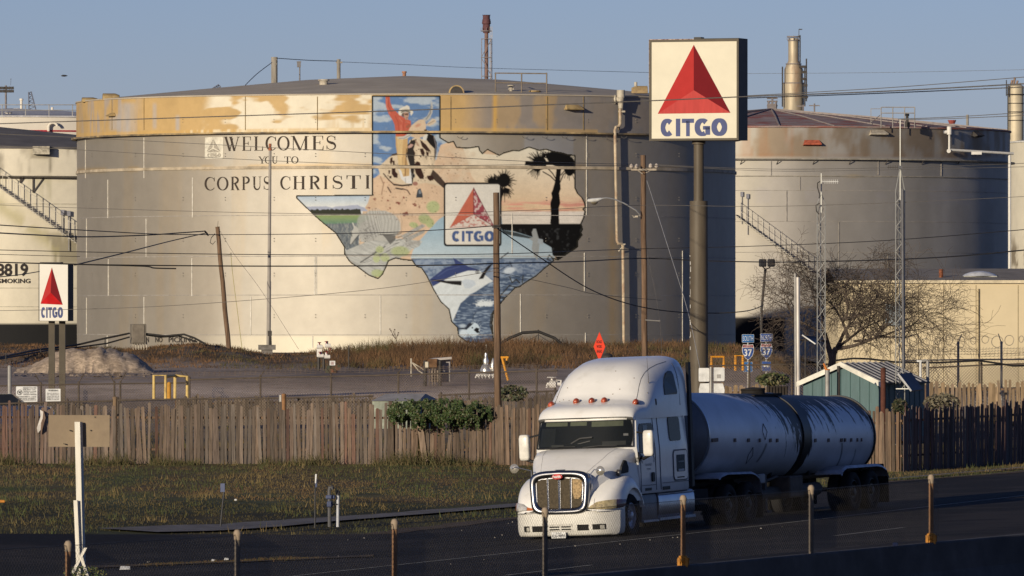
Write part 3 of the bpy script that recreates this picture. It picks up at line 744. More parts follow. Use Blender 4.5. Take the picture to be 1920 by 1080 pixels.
# dust cloud on the right of the bull
for k in range(60):
    p.ell(pr.uniform(822,880),pr.uniform(272,345),pr.uniform(5,13),pr.uniform(4,9),pig(222,194,160)*pr.uniform(.9,1.08),.35,soft=.7)
# evening sky and sea on the right
def eve(X,Y):
    t = np.clip((Y-280)/110,0,1)[...,None]; base = pig(238,222,192)*(1-t)+pig(236,196,148)*t
    base = base*(.97+.06*fbm(X*.05,Y*.2,203))[...,None]*(1+.35*sstep(940,1090,X))[...,None]
    pk = (np.exp(-((Y-(386-.02*(X-960)))/9)**2)*sstep(.4,.62,fbm(X*.03,Y*.3,204)))[...,None]
    base = base*(1-pk*.8)+pig(232,138,118)*pk*.8*1.2
    sea = sstep(395.5,397,Y)[...,None]; sc = pig(232,214,192)*(.85+.3*fbm(X*.08,Y*1.1,205))[...,None]*(1+.35*sstep(940,1090,X))[...,None]
    base = base*(1-sea)+sc*sea
    red = (np.exp(-((Y-(395.5-.03*(X-1040)))/2.2)**2)*sstep(.35,.6,fbm(X*.05,Y*.8,206))*sstep(930,1070,X))[...,None]
    return base*(1-red*.75)+pig(205,70,80)*red*.75*1.2
p.polyfn([(868,277),(897,274),(904,288),(936,291),(992,275),(1036,284),(1078,291),(1078,352),(1091,370),(1097,388),(1098,396),(1089,420),(938,420),(938,346),(896,346),(884,330),(876,300)],eve)
for k in range(40): p.ell(pr.uniform(862,892),pr.uniform(280,345),pr.uniform(5,11),pr.uniform(4,8),pig(226,200,166),.4,soft=.8)
# left field
p.polyfn([(556,367.5),(694,366),(690,380),(680,397),(676,420),(672,470),(650,478),(600,430)],lambda X,Y: (lambda t: (pig(176,192,206)*(1-t)+pig(218,216,208)*t))(np.clip((Y-366)/20,0,1)[...,None]))
ridge = [(575,394)]+[(575+i*6,389.5-3.5*vnoise(np.array([i*.5]),np.array([1.0]),4)[0]-(2 if 8 < i < 17 else 0)) for i in range(19)]+[(690,396),(575,396)]
p.poly(ridge,pig(172,174,190))
trees = [(582,403)]+[(582+i*2.4,394.5-3.2*vnoise(np.array([i*.8]),np.array([3.0]),5)[0]-1.2*pr.random()) for i in range(40)]+[(678,403.4)]
p.poly(trees,pig(66,66,52))
p.polyfn([(582,402.8),(678,403),(674,424),(612,424),(600,414)],lambda X,Y: (lambda t: pig(150,164,96)*(1-t)+pig(112,146,116)*t)(np.clip((Y-404)/15,0,1)[...,None])*(.93+.14*fbm(X*.1,Y*.6,207))[...,None])
p.polyfn([(606,420),(674,418),(672,470),(652,474),(646,463),(630,437)],lambda X,Y: (pig(112,118,122)*(.75+.5*fbm(X*.5,Y*.1,208))[...,None]))
for k in range(260):
    x = pr.uniform(612,676); y = pr.uniform(424,468); p.line([(x,y),(x+pr.normal(0,2.5),y-pr.uniform(3,9))],.5,pig(176,174,160) if y < 440 or pr.random() < .5 else pig(72,78,88),.8)
# pale sky and sea of the bay
p.polyfn([(842,396),(834,404),(822,412),(800,436),(786,452),(774,470),(770,484),(835,486),(1040,488),(1040,462),(1000,444),(942,428),(940,396)],lambda X,Y: (lambda t: pig(160,186,198)*(1-t)+pig(196,208,210)*t)(np.clip((Y-430)/55,0,1)[...,None])*(.97+.06*fbm(X*.06,Y*.2,209))[...,None])
SEA = [(772,485),(1037,484),(1040,490),(1021,503),(1005,517),(982,531),(966,540),(947,559),(925,585),(922,606),(926,645),(873,642),(858,630),(857,615),(846,603),(841,580),(826,566),(812,543),(798,515),(780,499)]
p.polyfn(SEA,lambda X,Y: (lambda q: pig(150,164,182)*(1-q)+pig(106,126,154)*q)(sstep(.38,.62,fbm(X*.12,Y*.3,210))[...,None]))
p.line([(772,485.5),(1036,484.5)],2.2,pig(104,118,134),.9)
for k in range(90): x = pr.uniform(785,1020); y = pr.uniform(488,512); p.line([(x,y),(x+pr.uniform(-1,2),y+pr.uniform(3,9))],.8,pig(182,190,202) if pr.random() < .5 else pig(92,104,134),.5)
# white wash, then deep water with foam
p.polyfn([Cq(*q) for q in ((150,500),(300,440),(640,430),(745,440),(640,520),(520,575),(440,660),(390,760),(345,850),(300,700),(220,640))],lambda X,Y: pig(224,226,222)*(.85+.22*fbm((X+Y)*.14,(X-Y)*.03,211))[...,None])
p.polyfn([Cq(*q) for q in ((745,440),(650,500),(560,560),(430,660),(370,800),(350,850),(390,930),(410,980),(480,1032),(560,1045),(745,1045))]+[(925,641),(922,606),(926,584),(948,558),(980,530),(1000,518),(990,512),(940,520)],
         lambda X,Y: (lambda q: pig(78,98,126)*(1-q)+pig(160,176,192)*q)(sstep(.5,.72,fbm(X*.10,Y*.7,212))[...,None]))
for k in range(120):
    a = pr.uniform(-math.pi,0); r = pr.uniform(2,16); x,y = Cq(660,672); p.line([(x+pr.uniform(-16,16),y+pr.uniform(-1,4)),(x+r*math.cos(a)*1.4,y+r*math.sin(a)*.7)],.9,pig(232,234,230),.75)
for k in range(70):
    x,y = Cq(pr.uniform(420,720),pr.uniform(690,1000)); p.line([(x,y),(x+pr.uniform(5,16),y+pr.uniform(-.6,.6))],.7,pig(158,176,196),.55)
# leaping marlin
p.poly([Cq(*q) for q in ((160,500),(260,440),(400,380),(520,340),(610,345),(700,415),(745,450),(640,490),(500,525),(430,500),(300,470))],pig(228,228,222))
p.poly([Cq(*q) for q in ((132,432),(200,380),(280,320),(350,296),(378,280),(357,222),(420,258),(500,305),(560,325),(612,348),(500,348),(400,378),(330,405),(270,440),(165,498))],pig(58,74,128))
p.line([Cq(210,400),Cq(300,340),Cq(420,310)],1.2,pig(92,110,160),.7)
p.poly([Cq(*q) for q in ((130,430),(300,445),(440,446),(438,490),(350,480),(220,455))],pig(46,42,42))
p.poly([Cq(*q) for q in ((745,272),(690,305),(640,370),(604,430),(650,424),(680,360),(720,310))],pig(46,42,42))
p.line([Cq(560,328),Cq(610,345),Cq(680,322)],1.0,pig(50,56,80)); p.poly([Cq(*q) for q in ((440,446),(480,430),(560,440),(580,480),(520,520),(470,515))],pig(206,212,216))
x,y = Cq(592,360); p.ell(x,y,4.0,3.2,pig(40,40,46)); p.ell(x,y,2.9,2.2,pig(222,222,216)); p.ell(x,y,1.5,1.5,pig(30,30,34))
p.line([Cq(812,232),Cq(890,172)],2.0,pig(60,62,70)); p.line([Cq(905,262),Cq(930,325)],2.0,pig(70,78,92))
p.ell(*Cq(900,345),14,7,pig(214,220,224),rot=-.25,soft=.4); p.line([Cq(812,340),Cq(900,290)],1.5,pig(74,84,104)); p.line([Cq(870,415),Cq(910,398)],1.2,pig(84,92,110))
p.line([Cq(1095,305),Cq(1118,285)],1,pig(200,206,212))
# tuna with an open mouth
p.ell(*Cq(460,950),12,10,pig(214,224,228),soft=.5); p.ell(*Cq(450,880),9,5,pig(200,212,220),.8,soft=.6)
p.ell(*Cq(552,915),12.5,13.5,pig(208,222,228),rot=-.3); p.poly([Cq(*q) for q in ((400,905),(480,892),(510,850),(560,852),(530,880),(490,915),(440,912))],pig(52,58,72))
p.poly([Cq(*q) for q in ((556,920),(580,895),(612,905),(604,925),(618,945),(590,950))],pig(36,36,40)); p.ell(*Cq(544,898),1.6,1.7,pig(30,32,38))
p.line([Cq(545,835),Cq(555,780),Cq(578,748)],1.3,pig(56,66,84)); p.line([Cq(606,858),Cq(630,832)],1.1,pig(60,70,88))
for k in range(60): a = pr.uniform(0,6.28); x,y = Cq(552+pr.uniform(55,100)*math.cos(a),920+pr.uniform(55,100)*math.sin(a)); p.line([(x,y),(x+2*math.cos(a),y+2*math.sin(a))],.7,pig(210,222,228),.6)
# dark shore and the bird
p.polyfn([(940,420),(1089,419.6),(1092,430),(1089,436),(1091,441),(1082,452),(1083,463),(1066,474),(1047,487),(1036,478),(1034,464),(1003,446),(965,434),(941,431)],lambda X,Y: (lambda q: pig(26,25,24)*(1-q)+pig(70,70,68)*q)(sstep(.58,.8,fbm(X*.2,Y*.15,213)*(Y > 428)+.0)[...,None]))
p.poly([(941,431),(968,436),(1004,447),(1022,456),(1010,450),(960,442),(943,438)],pig(44,46,44),.9)
p.poly([(997,436),(1000,429),(1005,429),(1008,440),(1012,452),(1010,476),(1007,488),(1001,478),(997,466),(999,452),(991,447),(999,445)],pig(172,172,166)); p.poly([(1009,447),(1018,449),(1018,459),(1008,456)],pig(178,184,186))
p.line([(1036,487),(1028,494),(1024,500)],2.2,pig(150,160,172))
# palms
def frond(cx,cy,a0,a1,r0,r1,n,wd=1.1):
    for k in range(n):
        a = R_(a0+(a1-a0)*k/(n-1)+pr.normal(0,2)); r = pr.uniform(r0,r1); p.line([(cx,cy),(cx+r*math.cos(a)*.6,cy+r*math.sin(a)*.6),(cx+r*math.cos(a),cy+r*math.sin(a)+r*.05)],[wd*2.2,wd*1.5,.4],pig(22,20,19))
blk = pig(24,22,21)
frond(1013,307,95,300,20,30,44); p.ell(1012,306,13,13,blk); frond(1026,296,190,320,10,18,20); p.ell(1042,295,17,12,blk); p.ell(1050,300,20,13,blk)
frond(1066,312,-70,110,12,26,34); p.ell(1068,312,11,18,blk); frond(1062,295,-120,-10,8,18,14)
p.poly([(985,303),(1076,302),(1078,308),(984,310)],blk)
for q in ([(1018,322),(1032,330),(1042,340)],[(1022,310),(1036,325),(1044,338)],[(1066,318),(1056,328),(1050,342)],[(1062,316),(1052,328)]): p.line(q,2.0,blk)
p.poly([Dq(*q) for q in ((1100,350),(1142,350),(1130,480),(1136,560),(1122,600),(1132,690),(1118,740),(1122,882),(1038,882),(1046,800),(1040,690),(1056,640),(1048,600),(1062,570),(1084,490))],blk)
frond(944,340,150,400,14,26,46); p.ell(945,338,11,13,blk); frond(926,342,180,300,10,20,18); p.ell(930,343,12,6,blk); p.line([(943,345),(939,380),(939,420)],3.0,blk); frond(946,352,20,120,14,26,16)
# prickly pear pads
CAC = pig(184,190,128)
for x,y,rx,ry,rt in ((812,388,14,13,0),(796,410,13,11,.4),(806,418,9,10,0),(776,422,10,6,.3),(712,468,10,9,0),(750,470,21,12,.05),(722,482,11,10,0),(704,484,9,11,0),(740,484,10,6,0),(707,512,13,8,.1),(716,503,7,8,0)):
    p.ell(x,y,rx,ry,CAC*pr.uniform(.82,1.1),.95,rt,soft=.25)
    for k in range(int(rx*1.1)):
        a = pr.uniform(0,6.28); q = math.sqrt(pr.random())*.85; p.ell(x+rx*q*math.cos(a),y+ry*q*math.sin(a),.8,.6,pig(98,96,60))
# driftwood log
p.polyfn([(648,470),(690,452),(720,446),(756,448),(792,452),(786,462),(772,468),(700,520),(690,515),(668,498),(655,488),(647,476)],lambda X,Y: pig(188,184,174)*(.62+.7*fbm((X*.5+Y)*.06,(Y-X*.45)*.5,214))[...,None])
for q in ([(752,442),(792,420),(798,424),(758,448)],[(756,448),(796,430),(796,436),(764,454)],[(760,456),(788,450),(787,455),(760,464)]): p.polyfn(q,lambda X,Y: pig(176,170,160)*(.7+.5*fbm((X+Y)*.1,(Y-X)*.4,215))[...,None])
for k in range(45):
    t = pr.random(); x = 655+80*t+pr.uniform(-4,30); y = 500-38*t+pr.uniform(-16,14); ln = pr.uniform(6,24); p.line([(x,y),(x+ln,y-ln*.55)],pr.uniform(.5,1.2),pig(96,92,88) if pr.random() < .55 else pig(214,210,198),.55)
p.line([(676,492),(704,474),(722,462)],2.4,pig(66,62,60),.8)
for x,y,rx,ry in ((712,468,9,8),(750,471,20,11),(706,484,8,10),(722,483,10,9),(707,512,13,8)): p.ell(x,y,rx,ry,CAC*pr.uniform(.9,1.1),.85,soft=.3)
for k in range(34): x,y = ((750,471),(712,468),(722,483),(707,512))[k % 4]; p.ell(x+pr.uniform(-11,11),y+pr.uniform(-8,7),.8,.7,pig(92,92,58))
# armadillo
AR = pig(186,180,168)
p.ell(716,424,36,29,AR,soft=.06); p.poly([Bq(*q) for q in ((720,420),(760,560),(830,570),(950,500),(1000,460),(1160,480),(1210,420),(1190,330),(1040,210),(860,210),(760,280))],AR)
p.ell(682,418,14,19,pig(168,168,154),.9,soft=.2); p.ell(692,432,20,21,pig(176,170,160),.9,soft=.1)
for k in range(17):
    t = k/16.; p.line([(684+30*t+6*math.sin(t*3)+j*1.1*(1-.3*t)+ (j*j)*.10,399+j*7.2-9*math.sin(t*3.1)) for j in range(8)],.9,pig(120,114,106) if k % 2 else pig(214,208,196),.5)
for k in range(12):
    t = k/11.; p.line([(714+3.4*k,396+.2*k*k*.4),(719+3.2*k,414),(716+3.3*k,438-.2*k)],.8,pig(140,134,124) if k % 2 else pig(210,204,192),.55)
for k in range(150): x = 690+pr.normal(0,8); y = 436+pr.normal(0,9); p.ell(x,y,.7,.7,pig(88,84,80),.8)
p.poly([Bq(*q) for q in ((690,380),(720,400),(740,470),(690,530),(650,590),(636,580),(655,480),(640,440),(668,430))],pig(190,184,172)); p.line([Bq(668,350),Bq(690,400)],2.2,pig(206,198,184)); p.line([Bq(740,480),Bq(690,540),Bq(655,585)],1.4,pig(84,80,78)); p.line([Bq(650,440),Bq(660,500)],1.2,pig(80,78,76))
p.poly([Bq(*q) for q in ((1000,480),(1150,485),(1150,540),(1090,590),(1040,520))],pig(92,88,84),.8); p.line([Bq(970,478),Bq(1080,480),Bq(1180,470)],1.6,pig(74,70,68))
for k in range(7): x,y = Bq(1185+6*k*(k < 4)-4*k,470+18*k); p.line([(x-2,y+1),(x+5,y-1.5)],1.3,pig(206,200,188) if k % 2 else pig(110,104,98))
# hoof prints and clods on the sand
for k in range(150):
    x = pr.uniform(700,838); y = pr.uniform(338,412)
    if k > 105: x = pr.uniform(824,880); y = pr.uniform(285,345)
    if y > 345+ (838-x)*.55+20 and x > 780: continue
    if x < 695+(y-366)*-.5: continue
    p.ell(x,y,pr.uniform(.6,1.9),pr.uniform(.5,1.2),pig(150,84,62) if pr.random() < .6 else pig(120,92,72),.75,pr.uniform(-.8,.8))
for x,y,r_ in ((760,402,7),(748,380,4.5),(777,384,4.2),(702,374,3),(692,390,3),(727,376,3),(731,390,2.6),(786,388,2.6),(757,370,3.4)):
    for k in range(6): p.ell(x+pr.normal(0,r_*.4),y+pr.normal(0,r_*.35),r_*.42,r_*.34,pig(146,76,58),.9)
# bull ----------------------------------------------------------------------------
HIDE = pig(222,196,160); BRN = pig(70,42,34); DK = pig(38,32,32)
p.poly([Aq(*q) for q in ((95,740),(140,700),(205,640),(270,600),(300,640),(380,560),(400,480),(470,440),(520,470),(600,410),(640,440),(665,520),(650,650),(634,760),(700,840),(745,890),(720,930),(640,905),(560,890),(480,900),(420,910),(300,900),(240,880),(180,850),(120,820))],HIDE)
p.polyfn([Aq(*q) for q in ((470,520),(560,440),(640,470),(655,600),(634,760),(560,890),(470,890),(430,780),(450,620))],lambda X,Y: HIDE*(.84+.34*fbm(X*.15,Y*.1,216))[...,None])
p.poly([Aq(*q) for q in ((570,410),(630,430),(664,500),(660,600),(640,680),(640,560),(600,520),(560,470))],DK); p.line([Aq(636,450),Aq(655,530),Aq(650,620)],1.6,pig(150,140,140),.7)
p.poly([Aq(*q) for q in ((625,760),(680,810),(748,892),(728,940),(660,880),(600,820))],pig(86,66,54))
for q in (((205,640),(240,610),(290,596),(285,620),(230,628)),((215,650),(236,640),(238,680),(222,715),(212,690)),((236,680),(256,674),(258,710),(244,722)),((130,725),(160,722),(158,748),(136,746)),((230,740),(262,735),(266,780),(286,800),(284,840),(250,836),(228,800)),((196,768),(214,766),(210,800),(198,804)),((204,824),(228,820),(226,846),(206,846)),
          ((440,720),(470,680),(500,690),(516,760),(540,820),(536,852),(500,850),(462,800)),((498,560),(530,556),(548,600),(538,636),(512,610)),((560,580),(586,600),(582,634),(562,620)),((492,620),(516,626),(510,650)),((566,820),(620,816),(640,850),(600,872),(574,850)),((500,470),(560,520),(610,590),(560,580),(520,540)),((440,570),(456,600),(448,640),(436,610)),((360,730),(384,726),(380,752),(364,756))):
    p.poly([Aq(*t) for t in q],BRN)
for k in range(40): x,y = Aq(pr.uniform(440,640),pr.uniform(480,880)); p.ell(x,y,pr.uniform(.5,1.8),pr.uniform(.5,1.5),BRN,.8)
for k in range(20): x,y = Aq(pr.uniform(140,300),pr.uniform(660,860)); p.ell(x,y,pr.uniform(.5,1.3),pr.uniform(.5,1.2),BRN,.8)
p.poly([Aq(*q) for q in ((365,540),(420,480),(470,465),(440,560),(450,700),(440,820),(430,900),(416,880),(410,740),(380,640))],pig(58,50,46))
p.ell(*Aq(438,820),3.2,4.6,pig(120,116,112)); p.ell(*Aq(438,820),2,3.2,DK); p.ell(*Aq(456,896),5,4,pig(176,120,100))
p.line([Aq(150,800),Aq(200,860),Aq(255,910)],2.2,pig(96,74,60)); p.line([Aq(250,905),Aq(330,915),Aq(420,905)],3.0,pig(60,48,44))
p.line([Aq(120,830),Aq(150,900),Aq(130,1000)],2.0,pig(176,140,108)); p.line([Aq(330,945),Aq(380,960),Aq(405,1000)],2.2,pig(120,92,74)); p.line([Aq(190,930),Aq(220,980)],2.6,pig(120,92,74)); p.line([Aq(270,940),Aq(330,950)],2.6,pig(60,50,46))
# bull's head
p.poly([Aq(*q) for q in ((400,350),(450,310),(490,280),(545,275),(560,330),(556,370),(590,395),(540,440),(480,460),(410,440),(392,390))],pig(220,188,152)); p.ell(*Aq(480,335),8,4,pig(206,132,98),.7,-.4,soft=.6)
p.poly([Aq(*q) for q in ((480,400),(520,396),(512,415),(490,414))],pig(60,46,40)); p.poly([Aq(*q) for q in ((540,376),(566,372),(570,396),(544,398))],DK); p.poly([Aq(*q) for q in ((556,418),(578,420),(560,480),(530,478),(528,450))],pig(222,216,204))
p.poly([Aq(*q) for q in ((380,540),(410,512),(440,520),(420,545),(390,556))],pig(206,160,142)); p.line([Aq(420,470),Aq(400,520)],1.5,DK)
p.poly([Aq(*q) for q in ((450,470),(480,500),(500,540),(470,530))],pig(186,150,120))
p.poly([Aq(*q) for q in ((530,270),(570,245),(596,190),(606,130),(612,100),(626,150),(622,210),(596,270),(556,298))],pig(188,182,172)); p.line([Aq(606,150),Aq(600,220),Aq(560,275)],1.6,pig(110,106,104),.8)
p.poly([Aq(*q) for q in ((556,330),(590,300),(620,268),(650,275),(658,300),(630,325),(590,340))],pig(216,192,162)); p.line([Aq(580,320),Aq(640,290)],1.1,pig(150,120,96))
# rider
SK = pig(198,150,122)
p.poly([Aq(*q) for q in ((265,440),(385,440),(380,560),(370,650),(400,760),(395,830),(330,830),(300,760),(285,640),(268,530))],pig(212,168,104)); p.polyfn([Aq(*q) for q in ((280,450),(340,450),(330,600),(350,800),(318,800),(290,700),(285,560))],lambda X,Y: pig(226,188,124)*(.85+.3*fbm(X*.5,Y*.06,217))[...,None])
p.line([Aq(372,560),Aq(366,680),Aq(358,820)],1.4,pig(120,84,52)); p.line([Aq(330,640),Aq(330,740)],.8,pig(160,116,70))
p.poly([Aq(*q) for q in ((290,745),(320,770),(340,830),(400,820),(404,740),(416,800),(424,895),(370,892),(320,850))],pig(224,216,206)); p.line([Aq(360,840),Aq(362,890)],.9,pig(150,140,134))
SH = pig(208,92,62)
p.poly([Aq(*q) for q in ((168,58),(210,58),(214,110),(236,165),(300,230),(350,262),(412,290),(416,330),(392,380),(388,410),(350,438),(268,440),(256,330),(240,290),(196,220),(172,150))],SH)
for q in ([(200,70),(196,150),(230,210)],[(260,240),(290,300),(300,400)],[(350,280),(340,340),(352,420)],[(390,320),(380,360)]): p.line([Aq(*t) for t in q],1.0,pig(168,62,42),.8)
for q in ([(182,80),(180,150),(212,220)],[(300,260),(330,300)],[(320,330),(318,420)],[(372,300),(400,310)]): p.line([Aq(*t) for t in q],1.1,pig(232,136,104),.7)
p.poly([Aq(*q) for q in ((362,340),(412,318),(414,350),(372,362))],pig(178,96,66))
p.poly([Aq(*q) for q in ((322,210),(390,205),(396,230),(382,284),(362,280),(344,250),(324,240))],SK); p.poly([Aq(*q) for q in ((350,222),(392,216),(384,238),(356,236))],pig(92,66,54),.85); p.line([Aq(368,262),Aq(384,260)],.9,pig(120,70,60)); p.poly([Aq(*q) for q in ((322,206),(346,210),(348,256),(326,246))],pig(80,62,54),.8)
p.poly([Aq(*q) for q in ((290,215),(302,176),(340,156),(356,150),(376,140),(398,152),(404,186),(432,196),(436,212),(414,244),(406,214),(360,206),(330,216),(320,240),(300,236))],pig(226,214,192)); p.line([Aq(322,206),Aq(360,194),Aq(404,206)],2.6,pig(112,98,82)); p.line([Aq(330,186),Aq(370,180),Aq(402,186)],1.4,pig(170,156,136))
# near horn sweeping across the rider
p.poly([Aq(*q) for q in ((275,450),(300,446),(350,440),(392,408),(424,404),(420,430),(380,460),(330,470),(296,464))],pig(206,200,188)); p.line([Aq(300,460),Aq(350,458),Aq(410,426)],1.2,pig(120,114,108),.8)
# cow bell lying on the sand
p.poly([Aq(*q) for q in ((478,955),(505,940),(524,990),(528,1030),(468,1032),(464,1018))],pig(70,76,84)); p.poly([Aq(*q) for q in ((488,960),(508,958),(516,992),(490,996))],pig(132,138,144)); p.line([Aq(466,1028),Aq(526,1026)],1.2,pig(40,42,46))
# company sign painted over the bay
def rrect(x0,y0,x1,y1,r_,n_=6): return [(cx+r_*math.cos(R_(a)),cy+r_*math.sin(R_(a))) for cx,cy,s0 in ((x1-r_,y0+r_,-90),(x1-r_,y1-r_,0),(x0+r_,y1-r_,90),(x0+r_,y0+r_,180)) for a in np.linspace(s0,s0+90,n_)]
p.poly(rrect(832.2,342.2,940.3,461.8,5),pig(34,30,30)); p.poly(rrect(835.2,345.6,937.2,458.6,4),pig(232,220,202))
ap,ctr,bl_,br_ = (888,352),(888,401.5),(843.5,426.5),(926,424)
p.poly([ap,ctr,bl_],pig(214,104,70)); p.polyfn([ap,(925,423),ctr],lambda X,Y: (lambda q: pig(176,68,82)*(1-q)+pig(222,190,178)*q)(sstep(.5,.6,fbm(X*.35,Y*.22,218))[...,None]))
p.polyfn([bl_,ctr,br_],lambda X,Y: (lambda q: pig(228,208,190)*(1-q)+pig(206,112,96)*q)(sstep(.56,.7,fbm(X*.25,Y*.3,219))[...,None]))
for q in ([ap,ctr],[ap,(926,424)],[ctr,(926,424)]): p.line(q,1.2,pig(120,34,46))
p.line([ctr,bl_],1.0,pig(196,86,70)); p.line([bl_,br_],.9,pig(200,110,96)); p.line([(889,401),(914,401)],.8,pig(130,40,54))
for qd in logo_word(847,927,-453,-433): p.polyfn([(a,-b) for a,b in qd],lambda X,Y: pig(72,98,148)*(.85+.35*fbm(X*.3,Y*.3,220))[...,None])
# heavy outline
OUTC = pig(66,60,46)
p.line([(698.6,366),(698.6,180.6),(824.6,180.6),(824.6,258)],2.4,pig(52,50,44)); p.line(T_OUT[2:],2.6,OUTC); p.line([(556,367.3),(700,365.4)],2.2,OUTC)
for q in ([(1036,484),(1030,478),(1026,486),(1034,490)],[(1020,502),(1024,506),(1040,492)],[(975,531),(968,524),(960,530),(956,520)],[(966,539),(955,535),(947,545),(940,552),(937,560),(948,557)],[(981,517),(979,530)],[(925,584),(921,590),(919,610),(923,625)],[(937,568),(928,577)]): p.line(q,1.9,OUTC)
IM = p.img.reshape(MY1-MY0,SS,MX1-MX0,SS,3).mean((1,3))
_,tm = p.mask(T_OUT)
full = np.zeros((p.h,p.w)); sl_,tm = p.mask(T_OUT); full[sl_] = tm
sq,m2 = p.mask(rrect(832.5,342.5,940,461.5,5)); full[sq] = np.maximum(full[sq],m2)
MK = full.reshape(MY1-MY0,SS,MX1-MX0,SS).mean((1,3)) > .35
# widen by a pixel so the outline is whole
MK2 = MK.copy(); MK2[1:] |= MK[:-1]; MK2[:-1] |= MK[1:]; MK2[:,1:] |= MK[:,:-1]; MK2[:,:-1] |= MK[:,1:]
full_c = IM.copy(); bad = IM.sum(2) < 1e-4; full_c[bad] = OUTC
full_c = np.clip(full_c,0,1)**1.10*1.02; full_c *= (.93+.14*np.random.default_rng(5).random(full_c.shape[:2]))[...,None]
mur = MB(); idx = -np.ones(MK2.shape,int); ys_,xs_ = np.nonzero(MK2)
# corner vertices per pixel cell, shared on a lattice
lat = {}
def lv(i,j):
    k = (i,j)
    if k not in lat:
        lat[k] = len(mur.v); y = MY0+i; x = MX0+j
        on_band = y < 246
        mur.v.append(tuple(cyl_pt(x,y,off=.055 if on_band else .012)))
        i0 = slice(max(i-1,0),i+1); j0 = slice(max(j-1,0),j+1); mk = MK2[i0,j0]
        c = full_c[i0,j0][mk] if mk.any() else OUTC[None]
        mur.c.append(tuple(c.mean(0)))
    return lat[k]
for i,j in zip(ys_,xs_): mur.f.append((lv(i,j),lv(i+1,j),lv(i+1,j+1),lv(i,j+1))); mur.m.append(0)
mur.build('mural',mat('mural_paint',(1,1,1),.8,var=.05,scale=2.5,attr='paint',spec=.15),tank,smooth=True,fix=False)
# ------------------------------------------------------------------ the other tanks
def plain_tank(name,px,D,Rpx,ytop,z0,label,colfn,m_shell_,m_roof_,apex_y,band_y=None,rim=None):
    C = (PX(px,D),D); R = Rpx/FPX*D; Yn = D-R; zt = PZ(ytop,Yn)
    t = thing(name,(C[0],C[1],z0),label,'storage tank','oil storage tanks')
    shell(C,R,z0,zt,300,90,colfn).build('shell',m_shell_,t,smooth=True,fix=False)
    r_ = MB(); r_.lathe([(R+.1,zt-.05),(R+.1,zt+.06),(R*.5,(zt+PZ(apex_y,D))/2+.1),(0.02,PZ(apex_y,D))],(C[0],C[1],0),80,caps=False); r_.build('roof',m_roof_,t,smooth=True)
    return t,C,R,Yn,zt
# white tank at the left, with a stair winding up it
def white_col(px,py,a,z):
    s = a*14.; n1 = fbm(s*.5,z*.2,301); n2 = fbm(s*2.4,z*.35,302); n3 = fbm(s*1.2,z*.9,303)
    c = np.repeat(np.array([(.62,.57,.46)]),len(px),0)*(.9+.2*n1)[:,None]
    grime = sstep(.44,.60,n2)*sstep(275,279,py)*(1-sstep(318,330,py))*(1-.9*(px > 57)*(px < 94)*(py > 295))
    c = mixc(c,(.20,.175,.13),grime*.75*(.4+.9*n3))
    c = mixc(c,(.20,.175,.11),sstep(.45,.58,n2)*(px > 88)*(px < 150)*sstep(430,445,py-0*(px))*(1-sstep(490,500,py))*.75)
    stair = (py-(352+(px-0)*.72)); c = mixc(c,(.40,.36,.20),np.exp(-((stair-34)/18)**2)*sstep(.4,.6,n3)*(px < 110)*.7)
    c = mixc(c,(.30,.28,.16),sstep(.55,.7,n2)*.35*(py > 330)*(py < 380))
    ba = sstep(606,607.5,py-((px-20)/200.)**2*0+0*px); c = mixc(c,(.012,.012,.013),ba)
    return c
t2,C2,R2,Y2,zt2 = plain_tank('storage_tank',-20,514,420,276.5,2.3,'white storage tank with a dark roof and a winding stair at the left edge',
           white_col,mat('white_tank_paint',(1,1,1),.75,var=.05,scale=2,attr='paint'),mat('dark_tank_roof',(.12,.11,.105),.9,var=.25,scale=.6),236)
m = MB(); ring(m,C2,R2,PZ(331,Y2),.10,.38,160); m.build('wind_girder',mat('girder_dark',(.10,.09,.075),.8),t2)
m = MB()
for px,wd in ((38,7),(62,20)):
    q = cyl_pt(px,333,C2,R2,.05); e = cyl_pt(px+wd,333,C2,R2,.05); d_ = cyl_pt(px,333+wd*1.4,C2,R2,.05)
    m.tube([q,d_],.06,4); m.tube([e,d_],.05,4)
m.build('girder_bracket',mat('bracket_dark',(.07,.06,.055),.8),t2)
m = MB(); rl = MB()
for k in range(34):
    px = -40+k*5.6; py = 352-40*.72+k*5.6*.72-1
    p0 = cyl_pt(px,py,C2,R2,.03); p1 = cyl_pt(px,py,C2,R2,.8)
    a = math.atan2(p0.x-C2[0],C2[1]-p0.y); m.box((p0+p1)/2,(.24,.6,.02),a)
    q = cyl_pt(px,py,C2,R2,.78)
    if k % 2 == 0: rl.tube([q,q+Vector((0,0,1.0))],.022,4)
    if k: rl.tube([prev+Vector((0,0,1.0)),q+Vector((0,0,1.0))],.025,4); rl.tube([prev+Vector((0,0,-.05)),q+Vector((0,0,-.05))],.03,4)
    prev = q
M_stairm = mat('stair_steel',(.46,.43,.37),.7,var=.2,scale=3)
m.build('stair_treads',M_stairm,t2); rl.build('stair_handrail',M_stairm,t2)
m = MB(); q = cyl_pt(78,282,C2,R2,.02)
m.box(q+Vector((0,-.22,0)),(1.05,.5,.5)); m.build('overflow_hood',mat('hood_grime',(.32,.29,.23),.8,var=.5,scale=5),t2)
m = MB()
for px,y0,y1 in ((117,398,440),(129,400,470)):
    m.tube([cyl_pt(px,y0,C2,R2,.1),cyl_pt(px,y1,C2,R2,.1)],.03,4); m.box(cyl_pt(px,y0,C2,R2,.12),(.22,.08,.32))
m.build('conduits',mat('conduit_blue',(.20,.20,.23),.7),t2)
m = MB(); lf = lambda u,v: cyl_pt(u,-v,C2,R2,.03)
